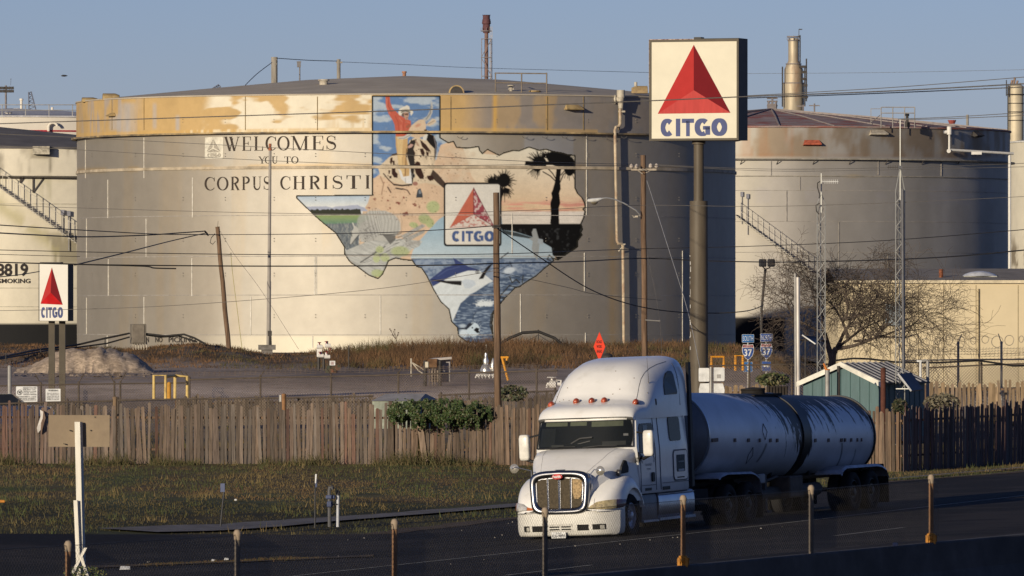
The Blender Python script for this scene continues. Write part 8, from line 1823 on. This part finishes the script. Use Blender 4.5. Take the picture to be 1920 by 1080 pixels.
# wheels
def wheel(x,y,r_=.50,wd=.27,out=1,rimm=None,dual=False,par=None,rimr=.29,steer=False):
    p_ = par or truck
    q = MB(); pr_ = [(rimr,-wd/2+.03),(rimr+.03,-wd/2),(r_-.05,-wd/2),(r_-.012,-wd/2+.035),(r_,-wd/2+.06),(r_,wd/2-.06),(r_-.012,wd/2-.035),(r_-.05,wd/2),(rimr+.03,wd/2),(rimr,wd/2-.03)]
    q.lathe(pr_+[pr_[0]],(x,y,r_-.01),36,axis='x',caps=False); ty = q.build('wheel',M_rub,p_,True,local=True,angle=50)
    q = MB(); o_ = out; 
    dish = [(rimr+.01,.10),(rimr-.02,.11),(rimr-.03,.05),(.17,.02 if steer else -.02),(.15,.03),(.10,.04),(.09,.12),(.07,.13),(.002,.135)]
    q.lathe([(a,b_*o_) for a,b_ in dish],(x,y,r_-.01),30,axis='x',caps=False); rm = q.build('rim',rimm or M_alum,ty,True,local=True,angle=40)
    q = MB()
    for k in range(10): a = k*.628; q.cyl((x+.025*o_,y+.13*math.cos(a),r_+.13*math.sin(a)),(x+.075*o_,y+.13*math.cos(a),r_+.13*math.sin(a)),.017,None,6)
    q.build('wheel_nuts',M_chrome,rm,False,local=True)
    return ty
M_rimw = mat('rim_pale',(.38,.39,.44),.35,metal=.4); M_rimd = mat('rim_dirty',(.045,.042,.04),.6,metal=.3)
for s_ in (-1,1):
    wheel(s_*1.03,1.48,.49,.28,s_,M_rimw,steer=True)
    for y in (7.75,9.05): wheel(s_*1.02,y,.49,.26,s_,M_rimd); wheel(s_*.72,y,.49,.26,-s_,M_rimd)
    q = MB(); q.lathe([(.002,2.08),(.30,2.09),(.335,2.12),(.34,3.1),(.34,3.12),(.34,4.0),(.335,4.02),(.002,4.03)],(0,0,0),8,axis='y') if False else None
    q.loft([[Vector((s_*(.62+.50*a),y,.63+.33*b_)) for a,b_ in ((-1,-.9),(.9,-.98),(1.0,-.88),(1.04,-.7),(1.04,.55),(.98,.85),(.8,.98),(-1,.98))] for y in (2.12,2.14,3.06)],True,True); st = build('side_step',q,mat('step_grey',(.13,.13,.14),.5,metal=.5,var=.25,scale=4))
    q = MB(); q.loft([[Vector((s_*(.62+.52*a),y,.65+.31*b_)) for a,b_ in ((-1,-.9),(.75,-1),(.95,-.9),(1.04,-.6),(1.06,0),(1.04,.6),(.95,.9),(.75,1),(-1,1))] for y in (3.12,3.14,3.16,5.35,5.37)],True,True); build('fuel_tank',q,M_alum,angle=50)
    q = MB(); q.bx((s_*1.1,3.15,.31),(s_*1.17,5.4,.37)); q.bx((s_*1.1,2.15,.30),(s_*1.165,3.1,.345)); q.bx((s_*1.12,3.14,.885),(s_*1.168,5.36,.90)); build('tank_trim',q,mat('trim_bluegrey',(.30,.31,.36),.4,metal=.5),smooth=False)
    # quarter fender over the drive wheels
    q = MB(); g_ = []
    for k in range(15):
        t_ = k/14.; y = ip(t_,[0,.12,.3,.75,.88,1],[6.95,7.05,7.5,9.2,9.62,9.72]); z_ = ip(t_,[0,.12,.3,.75,.88,1],[1.13,1.19,1.24,1.20,1.05,.72]); g_.append([Vector((s_*.55,y,z_)),Vector((s_*1.18,y,z_)),Vector((s_*1.21,y,z_-.05)),Vector((s_*1.20,y,z_-.06)),Vector((s_*1.17,y,z_-.02)),Vector((s_*.55,y,z_-.02))])
    q.loft(g_,True,True); build('drive_wheel_fender',q,mat('fender_grey',(.30,.30,.33),.45,metal=.4,var=.3,scale=4),angle=60)
q = MB()
for x in (-.43,.43): q.bx((x-.05,.9,.78),(x+.05,9.9,1.02))
q.bx((-.5,5.4,.4),(.5,6.6,.95)); q.bx((-.4,7.9,1.02),(.4,9.0,1.2)); q.cyl((-.95,7.75,.49),(.95,7.75,.49),.13); q.cyl((-.95,9.05,.49),(.95,9.05,.49),.13); q.bx((-1.0,5.5,.55),(1.0,6.7,.9)); q.bx((-.9,1.42,.35),(.9,1.54,.5))
build('chassis',q,M_under,smooth=False)
for s_ in (-1,1): q = MB(); q.bx((s_*.75,9.85,.12),(s_*1.15,9.87,.75)); build('mud_flap',q,M_under,smooth=False)

# ------------------------------------------------------------------ tank trailer
trl = thing('tank_trailer',(TX,TY,-.02),'long aluminium tank trailer streaked with black tar coupled behind the white truck','trailer',rot=ROT); ORG[trl.name] = Vector((0,0,0))
TCZ = lambda y: ip(y,[6.3,6.8,13.1,18.3],[2.10,2.10,1.90,1.77]); TRR = lambda y: ip(y,[6.8,13.0,13.4,18.3],[1.02,1.03,1.02,.97])
def tcol(y,a):
    "a = angle from the top; dirt, tar and a belly darkened for the dark ground it reflects"
    n1 = fbm(y*1.2,a*1.2,401); n2 = fbm(y*9-np.abs(a)*3.2,a*.8+3,402); n3 = fbm(y*22-np.abs(a)*8,a*5,403); n4 = fbm(y*1.7+9,a*5,404)
    c = np.repeat(np.array([(.60,.60,.62)]),len(y),0)*(.80+.4*n1)[:,None]
    ab = np.abs(a)
    reach = np.interp(y,[9.2,10.4,11.4,12.3,12.9,13.1,13.5,13.8,14.4,15.2,16.2,17.2,18.2],[.10,.55,1.0,1.4,1.8,3.2,3.2,1.35,.85,1.1,.7,.9,1.05])
    drip = reach+(n2-.5)*1.9*np.clip(reach,.25,1.0)+(n3-.5)*1.0
    tar = sstep(-.04,.06,drip-ab)*sstep(8.9,10.2,y)
    spk = sstep(.60,.68,n3)*sstep(.0,.9,reach+.55-ab)*(y > 11)*.8
    tar = np.maximum(tar,spk*(n4 > .42)); tar = np.where(np.abs(y-13.3) < .22,1-.25*sstep(.55,.7,n3),tar)
    c = mixc(c,(.012,.011,.011),tar)
    # spill trails low down the flank
    tr_ = np.exp(-((y-(15.9+.55*(ab-1.7)))/.05)**2)*(ab > 1.75)*(ab < 2.5)+np.exp(-((y-(16.9+.5*(ab-1.7)))/.04)**2)*(ab > 1.9)*(ab < 2.4)*.7+np.exp(-((y-(10.6-.5*(ab-1.8)))/.06)**2)*(ab > 1.75)*(ab < 2.2)*.9
    c = mixc(c,(.014,.013,.013),np.clip(tr_,0,1)*.9)
    return mixc(c,(.05,.046,.045),sstep(2.0,2.7,ab)*(.35+.4*n4))  # underside darkened in the colour, as if mirroring dark ground
NY_,NA_ = 420,150; ys_ = np.linspace(6.8,18.3,NY_); as_ = np.linspace(-np.pi,np.pi,NA_,endpoint=False); YY,AA = np.meshgrid(ys_,as_,indexing='ij')
cz = np.interp(YY,[6.3,6.8,13.1,18.3],[2.10,2.10,1.90,1.77]); rr = np.interp(YY,[6.8,13.0,13.4,18.3],[1.02,1.03,1.02,.97])+.004*np.sin(YY*2.1)*np.cos(AA*2)
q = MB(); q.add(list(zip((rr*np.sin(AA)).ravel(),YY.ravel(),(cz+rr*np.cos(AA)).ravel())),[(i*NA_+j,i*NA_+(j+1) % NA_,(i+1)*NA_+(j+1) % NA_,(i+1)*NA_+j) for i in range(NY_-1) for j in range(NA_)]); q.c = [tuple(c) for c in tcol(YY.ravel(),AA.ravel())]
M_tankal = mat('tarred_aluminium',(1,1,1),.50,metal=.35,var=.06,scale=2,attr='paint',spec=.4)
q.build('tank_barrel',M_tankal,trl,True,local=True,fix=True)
def B(nm,mb,m_,par=None,smooth=True,angle=40): return mb.build(nm,m_,par or trl,smooth,local=True,angle=angle)
q = MB(); q.lathe([(1.02,6.805),(.99,6.70),(.85,6.55),(.6,6.45),(.3,6.40),(.01,6.39)],(0,0,2.10),48,axis='y',caps=False); B('front_head',q,mat('head_grey',(.17,.17,.18),.55,metal=.5,var=.15,scale=2))
q = MB(); q.lathe([(.97,18.30),(.93,18.42),(.75,18.58),(.4,18.68),(.01,18.71)],(0,0,1.77),48,axis='y',caps=False); B('rear_head',q,mat('head_grey',(.17,.17,.18),.55,metal=.5,var=.15,scale=2))
for y,w_ in ((6.82,.03),(13.3,.20),(18.28,.03)):
    q = MB(); r0 = TRR(y); q.lathe([(r0-.01,y-w_),(r0+.035,y-w_),(r0+.035,y+w_),(r0-.01,y+w_)],(0,0,TCZ(y)),64,axis='y',caps=False); B('tank_band',q,mat('tar_black',(.012,.011,.011),.45,var=.4,scale=8) if y > 13 else M_alum)
q = MB()
def onb(y,dz,off=.012): a = math.acos(max(-1,min(1,dz/TRR(y)))); return Vector((math.sin(a)*(TRR(y)+off),y,TCZ(y)+dz)),a
for y,w_ in ((7.2,.20),(8.5,.07),(9.4,.07),(10.15,.05),(10.85,.07),(11.3,.07),(13.95,.07),(14.9,.07),(15.85,.08),(16.1,.05),(16.55,.05),(17.0,.05),(17.3,.04)):
    p0,a = onb(y,-.10); q.box(p0,(.016,w_*2,.085))
B('reflector_tape',q,mat('tape_dark_red',(.05,.014,.013),.5),smooth=False)
for y,dz,s_ in ((10.5,.1,.19),(9.75,-.45,.19)):
    q = MB(); cp,a = onb(y,dz,.01); pts_ = [onb(y+dy,dz+dv,.012)[0] for dy,dv in ((0,s_),(s_*.8,0),(0,-s_),(-s_*.8,0))]; q.tube(pts_+[pts_[0]],.007,4); B('placard_holder',q,mat('placard_dark',(.07,.07,.075),.6))
# dome, fittings on top
q = MB(); q.lathe([(.28,2.85),(.28,3.02),(.30,3.04),(.28,3.07),(.01,3.10)],(0,12.6,0),18); q.bx((-.4,11.6,2.88),(.4,13.5,2.93)); B('manhole',q,M_under)
# sub-frame, landing legs, boxes
q = MB()
for x in (-.45,.45): q.bx((x-.06,9.6,.95),(x+.06,18.3,1.10))
q.bx((-.8,7.3,1.05),(.8,9.3,1.16))
for y in (9.7,12.0,14.6,17.2): q.bx((-.6,y-.05,.95),(.6,y+.05,TCZ(y)-.8))
B('subframe',q,M_under,smooth=False)
for s_ in (-1,1):
    q = MB(); q.bx((s_*.62,11.1,.25),(s_*.76,11.24,1.05)); q.bx((s_*.55,11.0,.18),(s_*.83,11.34,.24)); q.tube([(s_*.69,11.2,.9),(s_*.69,12.1,1.0)],.035,5); B('landing_leg',q,mat('landing_steel',(.07,.06,.055),.8),smooth=False)
    q = MB(); g_ = []
    for k in range(13):
        t_ = k/12.; y = ip(t_,[0,.1,.25,.8,.92,1],[15.25,15.3,15.6,18.0,18.45,18.6]); z_ = ip(t_,[0,.1,.25,.8,.92,1],[.95,1.05,1.12,1.10,.98,.80]); g_.append([Vector((s_*.5,y,z_)),Vector((s_*1.16,y,z_)),Vector((s_*1.2,y,z_-.06)),Vector((s_*1.18,y,z_-.07)),Vector((s_*1.15,y,z_-.02)),Vector((s_*.5,y,z_-.02))])
    q.loft(g_,True,True); B('trailer_fender',q,mat('fender_grey',(.30,.30,.33),.45,metal=.4,var=.3,scale=4))
    for y in (16.25,17.55): wheel(s_*1.02,y,.49,.26,s_,M_rimd,par=trl); wheel(s_*.72,y,.49,.26,-s_,M_rimd,par=trl)
    q = MB(); q.bx((s_*.7,18.65,.15),(s_*1.15,18.67,.8)); B('mud_flap',q,M_under,smooth=False)
q = MB(); q.rbox((.75,12.6,.74),(.5,.9,.5),.03); B('tool_box',q,mat('toolbox_brown',(.085,.06,.045),.7,var=.3,scale=4),smooth=False)
q = MB(); q.rbox((.85,10.35,1.0),(.25,.45,.22),.02); B('valve_box',q,mat('valve_box_pale',(.30,.28,.27),.6),smooth=False)
q = MB(); q.lathe([(.16,10.9),(.16,15.0)],(.62,0,.62),12,axis='y'); B('hose_tube',q,mat('hose_tube_brown',(.06,.05,.042),.7))
for dx in (-.05,.05,.15):
    q = MB(); q.tube([Vector((dx,5.2,1.7)),Vector((dx+.2,5.7,1.35)),Vector((dx+.25,6.1,1.45)),Vector((dx,6.5,1.75))],.02,5); B('air_line',q,mat('air_line_red',(.12,.03,.035),.6) if dx < 0 else M_black)
q = MB(); q.rbox((.0,18.62,1.0),(2.1,.12,.16),.02); q.bx((-.9,18.6,.45),(.9,18.68,.55)); B('rear_bumper',q,M_under,smooth=False)
# ------------------------------------------------------------------ foreground: barrier with posts and mesh, signpost, verge things
# fence posts stand on the barrier: a straight line running away to the right
POSTS = [(128,1018),(445,997),(740,977),(1022,955),(1281,932),(1521,913),(1746,893)]
x4 = 1281.0; Yp4 = 105.0; th = R_(29.5); dv = Vector((math.sin(th),math.cos(th),0)); p4 = Vector((PX(x4,Yp4),Yp4,0))
def on_line(px):
    k = (px-960)/FPX; s = (k*p4.y-p4.x)/(dv.x-k*dv.y); return p4+dv*s
def btop(p_): px = 960+p_.x/p_.y*FPX; return PZ(1060-.0925*(px-1281),p_.y)
bt = [on_line(px) for px in (-2600,200,700,1281,1746,2100,2600)]
prof = [(-.30,-1.6),(-.30,-.82),(-.22,-.72),(-.10,-.40),(-.075,-.02),(-.06,0),(.06,0),(.075,-.02),(.10,-.40),(.22,-.72),(.30,-.82),(.30,-1.6)]
nr = Vector((math.cos(th),-math.sin(th),0)); m = MB(); m.loft([[q+nr*a+Vector((0,0,btop(q)+b)) for a,b in prof] for q in bt],True,True)
solo('concrete_barrier',m,mat('barrier_concrete',(.085,.08,.078),.95,var=.25,scale=1.5,bump=.4,col2=(.055,.052,.052),thr=.56),'dark concrete road barrier crossing the bottom right corner','barrier',base=on_line(1440)+Vector((0,0,btop(on_line(1440))-1.6)))
Mp1 = mat('rusted_post',(.19,.105,.055),.75,var=.35,scale=6,stretch=(2,2,.5)); Mp2 = mat('dull_post',(.10,.085,.07),.75,var=.3,scale=5)
PL_ = ['brown fence post nearest the white signpost, bottom left','dark fence post second from the left on the barrier','rusty orange fence post standing in front of the edge line, left of the truck','dark fence post in front of the truck bumper','brown fence post with an orange clamp in front of the fuel tank','dark grey fence post in front of the trailer landing legs','rusty fence post with an orange clamp furthest to the right']
for (px,y),lab,k in zip(POSTS,PL_,range(7)):
    q = on_line(px); b = q+Vector((0,0,btop(q)-.02)); zt_ = PZ(y,q.y); t = thing('barrier_post',b,lab,'fence post','fence posts on the road barrier')
    m = MB(); m.cyl(b,(b.x,b.y,zt_-.05),.034,None,14); m.build('post',Mp2 if k in (1,3,5) else Mp1,t,smooth=True)
    m = MB(); m.lathe([(.036,-.06),(.04,-.05),(.04,-.02),(.046,0),(.046,.03),(.03,.06),(.003,.07)],(b.x,b.y,zt_-.04),14); m.build('post_cap',mat('post_cap_pale',(.27,.21,.15),.7),t,smooth=True)
    if k in (4,6):
        m = MB(); m.lathe([(.06,0),(.062,.02),(.045,.05),(.06,.08),(.06,.14),(.04,.15)],b,12)
        for a in range(4): m.box(b+Vector((.075*math.cos(a*1.57+.6),.075*math.sin(a*1.57+.6),.06)),(.035,.035,.12))
        m.build('base_clamp',mat('clamp_orange',(.40,.17,.025),.6,var=.3,scale=12),t)
# mesh hung between the posts
q0,q1 = on_line(-300),on_line(1760); ln = (q1-q0).length; m = MB(); hM = .80
def zb_(u): q = q0.lerp(q1,u/ln); return btop(q)+.04
def zt2_(u):
    q = q0.lerp(q1,u/ln); px = 960+q.x/q.y*FPX; yy = np.interp(px,[-400,128,445,740,1022,1281,1521,1746,1900],[1050,1023,1003,983,961,938,919,899,887]); return PZ(yy,q.y)
def mp(u,v): q = q0.lerp(q1,u/ln); return q+Vector((0,0,zb_(u)+(zt2_(u)-zb_(u))*v))
sp = .062; n_ = int((ln+hM)/sp)
for k in range(n_+1):
    u0 = k*sp-hM
    for sg in (1,-1):
        a,c = (u0,u0+hM) if sg > 0 else (u0+hM,u0)
        va,vc = 0.,1.
        if max(a,c) <= 0 or min(a,c) >= ln: continue
        if a < 0: va = va+(vc-va)*(0-a)/(c-a); a = 0
        elif a > ln: va = va+(vc-va)*(ln-a)/(c-a); a = ln
        if c < 0: vc = va+(vc-va)*(0-a)/(c-a); c = 0
        elif c > ln: vc = va+(vc-va)*(ln-a)/(c-a); c = ln
        if abs(a-c) > .01: m.cyl(mp(a,va),mp(c,vc),.0013,None,3,caps=False)
t = thing('mesh_fencing',q0,'fine chain link mesh hung between the posts on the road barrier','mesh fence'); m.build('wire_mesh',mat('mesh_wire',(.10,.09,.08),.6,metal=.3),t,fix=False)
m = MB(); m.tube([mp(ln*i/40,1.0) for i in range(41)],.004,5); m.build('tension_wire',mat('mesh_wire',(.10,.09,.08),.6,metal=.3),t)
# white timber signpost seen from behind, left
Yw = 140; M_wp = mat('white_timber',(.56,.53,.46),.75,var=.12,scale=5,stretch=(3,3,.4)); zg = H(PX(152,Yw),Yw)
t = thing('signpost',(PX(152,Yw),Yw,zg),'white timber signpost with the plain brown back of a board, left foreground','signpost')
rw = R_(-24); Mw = Matrix.Rotation(rw,3,'Z')
def bar(p0,p1,wd,dp,par,nm,mm):
    p0,p1 = Vector(p0),Vector(p1); q = MB(); q.add([p+Mw @ Vector((a*wd/2,b*dp/2,0)) for p in (p0,p1) for a,b in ((-1,-1),(1,-1),(1,1),(-1,1))],[(0,3,2,1),(4,5,6,7),(0,1,5,4),(1,2,6,5),(2,3,7,6),(3,0,4,7)]); return q.build(nm,mm,par)
bar((PX(155.5,Yw),Yw,zg-.1),P(147.3,791,Yw),.105,.10,t,'post',M_wp)
bar((PX(153,Yw),Yw-.11,zg-.1),P(142.3,938,Yw-.11),.075,.04,t,'stake',M_wp)
bar((PX(164,Yw),Yw-.16,zg-.05),P(146,1066,Yw-.16)+Vector((0,0,0)),.05,.03,t,'brace',M_wp) if False else None
bar((PX(137,Yw),Yw-.17,PZ(1075,Yw)),P(161,1027,Yw-.17),.06,.03,t,'brace',M_wp); bar((PX(166,Yw),Yw-.21,PZ(1082,Yw)),P(153,1044,Yw-.21),.06,.03,t,'brace',M_wp)
c = P(148.5,808,Yw+.12); m = MB(); m.box((c.x,c.y,c.z),(1.09,.02,.555),R_(-14) if False else R_(-8)); m.build('sign_board',mat('plywood_back',(.24,.185,.125),.85,var=.10,scale=2.5,col2=(.19,.145,.10),thr=.52),t)
m = MB()
for px,y in ((131,807),(170,807),(178,782),(120,832)): m.cyl(P(px,y,Yw+.05),P(px,y,Yw+.11),.012,None,6)
m.build('board_screws',M_dark,t)
# tall weeds and grass clump at the foot
leafy('weed_clump',420,bush_s(118,200,1062,1092,139.6),.022,[(.05,.075,.02),(.09,.09,.02),(.12,.11,.03),(.03,.05,.015)],'yellow green weeds at the foot of the white signpost','weeds',31,P(158,1085,139.6),M_leaf)
# verge markers
M_bl = mat('marker_blue',(.06,.075,.14),.6); M_blk = mat('marker_dark',(.03,.03,.034),.6)
def gnd(px,y):
    Y = 180.0
    for _ in range(40): x = PX(px,Y); Y = (HC-H(x,Y))*FPX/(y-HY)
    return Vector((PX(px,Y),Y,H(PX(px,Y),Y)))
b = gnd(413,988); t = thing('verge_marker',b,'thin leaning stake with a small blue tag on the grass at the left','marker post'); tp = P(421.5,907,b.y); m = MB(); m.tube([b,tp],.022,6); m.build('stake',M_blk,t); m = MB(); c = P(417.5,914.5,b.y-.02); m.box(c,(.11,.012,.2),R_(-20)); m.build('tag_plate',M_bl,t)
b = gnd(590.5,990); t = thing('verge_marker',b,'thin marker stake with a narrow white and blue blade left of the meter pipe','marker post'); m = MB(); m.tube([b,P(591,914,b.y)],.02,6); m.build('stake',M_blk,t); m = MB(); m.rbox(P(593,902,b.y),(.05,.05,.30),.01); m.build('marker_blade',M_bl,t); m = MB(); m.add([P(591,889,b.y-.04),P(594,889,b.y-.04),P(592.5,906,b.y-.04),P(590.3,906,b.y-.04)],[(0,1,2,3)]); m.build('blade_face',M_swh,t)
b = gnd(618,988); t = thing('service_pipe',b,'bent dark service pipe with a meter box on the grass verge','pipe'); Yb_ = b.y; m = MB(); m.tube([b,P(617.5,920,Yb_),P(618.5,914,Yb_),P(621.5,913,Yb_),P(625,917,Yb_)],.045,8); m.build('riser_pipe',mat('riser_grey',(.07,.07,.075),.6),t,smooth=True)
m = MB(); m.rbox(P(618.5,945.5,Yb_-.02),(.14,.14,.14),.02); m.rbox(P(619.5,932,Yb_-.02),(.22,.12,.09),.02); m.tube([P(619,932,Yb_),P(629,931,Yb_)],.03,6); m.build('meter_body',M_bl,t); m = MB(); m.tube([P(622,946,Yb_),P(632,945,Yb_)],.012,5); m.build('link_bar',M_blk,t)
b = gnd(633,988); t = thing('marker_bollard',b,'white round marker bollard with a dark cap beside the meter pipe','bollard'); m = MB(); m.cyl(b,P(633.5,929,b.y),.042,None,12); m.build('bollard_tube',mat('bollard_white',(.42,.43,.46),.5),t,smooth=True); m = MB(); c = P(633.5,929,b.y); m.lathe([(.046,-.002),(.046,.05),(.035,.12),(.003,.125)],c,12); m.build('bollard_cap',M_blk,t,smooth=True)
# litter
for px,y,w_,h_,d_,lab in ((400,1055,.09,.02,.06,'left of two small white scraps on the road'),(424.5,1053,.10,.025,.06,'right of two small white scraps on the road'),(234,1071,.22,.05,.12,'white strip of litter lying on the median at the bottom left')):
    b = gnd(px,y); m = MB(); m.add([b+Vector(q) for q in ((-w_/2,0,.03),(w_/2,.01,.04),(w_/2*.9,d_,.04+h_),(-w_/2*.8,d_*.9,.05+h_),(-w_/2,0,.036),(w_/2,.01,.046),(w_/2*.9,d_,.046+h_),(-w_/2*.8,d_*.9,.056+h_))],[(0,1,2,3),(7,6,5,4),(0,4,5,1),(1,5,6,2),(2,6,7,3),(3,7,4,0)]); solo('litter',m,M_swh,lab,'litter','litter by the road',base=b)
b = gnd(4,943); m = MB(); m.rbox(b+Vector((0,0,.04)),(.16,.08,.07),.02); solo('litter',m,mat('litter_orange',(.45,.18,.03),.7),'small orange scrap on the grass at the left edge','litter','litter by the road',base=b)
b = gnd(442,941); m = MB(); m.rbox(b+Vector((0,0,.05)),(.07,.05,.05),.015); solo('litter',m,M_swh,'tiny white scrap on the grass right of the blue tagged stake','litter','litter by the road',base=b)
q = on_line(1678); b = q-nr*.55+Vector((0,0,btop(q)-.45)); m = MB(); m.rbox(P(1678.5,1021,q.y-.2)+Vector((0,0,.0)),(.07,.05,.05),.01); solo('delineator',m,mat('delineator_pale',(.20,.20,.24),.6),'small pale reflector block on the barrier at the right','reflector',base=P(1678.5,1024,q.y-.2))
# torn plastic bag caught on the pickets
m = MB(); r0 = random.Random(4); pts = [P(75,768,246.1),P(81,772,246.05),P(80,784,246.0),P(77,792,246.0),P(76,806,246.05),P(71,812,246.1),P(69,803,246.05),P(73,790,246.05),P(76,781,246.05)]
m.add([q+Vector((0,0,0)) for q in pts]+[q+Vector((r0.uniform(-.01,.01),.05,0)) for q in pts],[tuple(range(9)),tuple(range(17,8,-1))]+[(i,(i+1) % 9,(i+1) % 9+9,i+9) for i in range(9)]); solo('plastic_bag',m,mat('bag_white',(.48,.45,.42),.7),'torn white plastic bag snagged on the picket fence at the left','bag',base=pts[5])
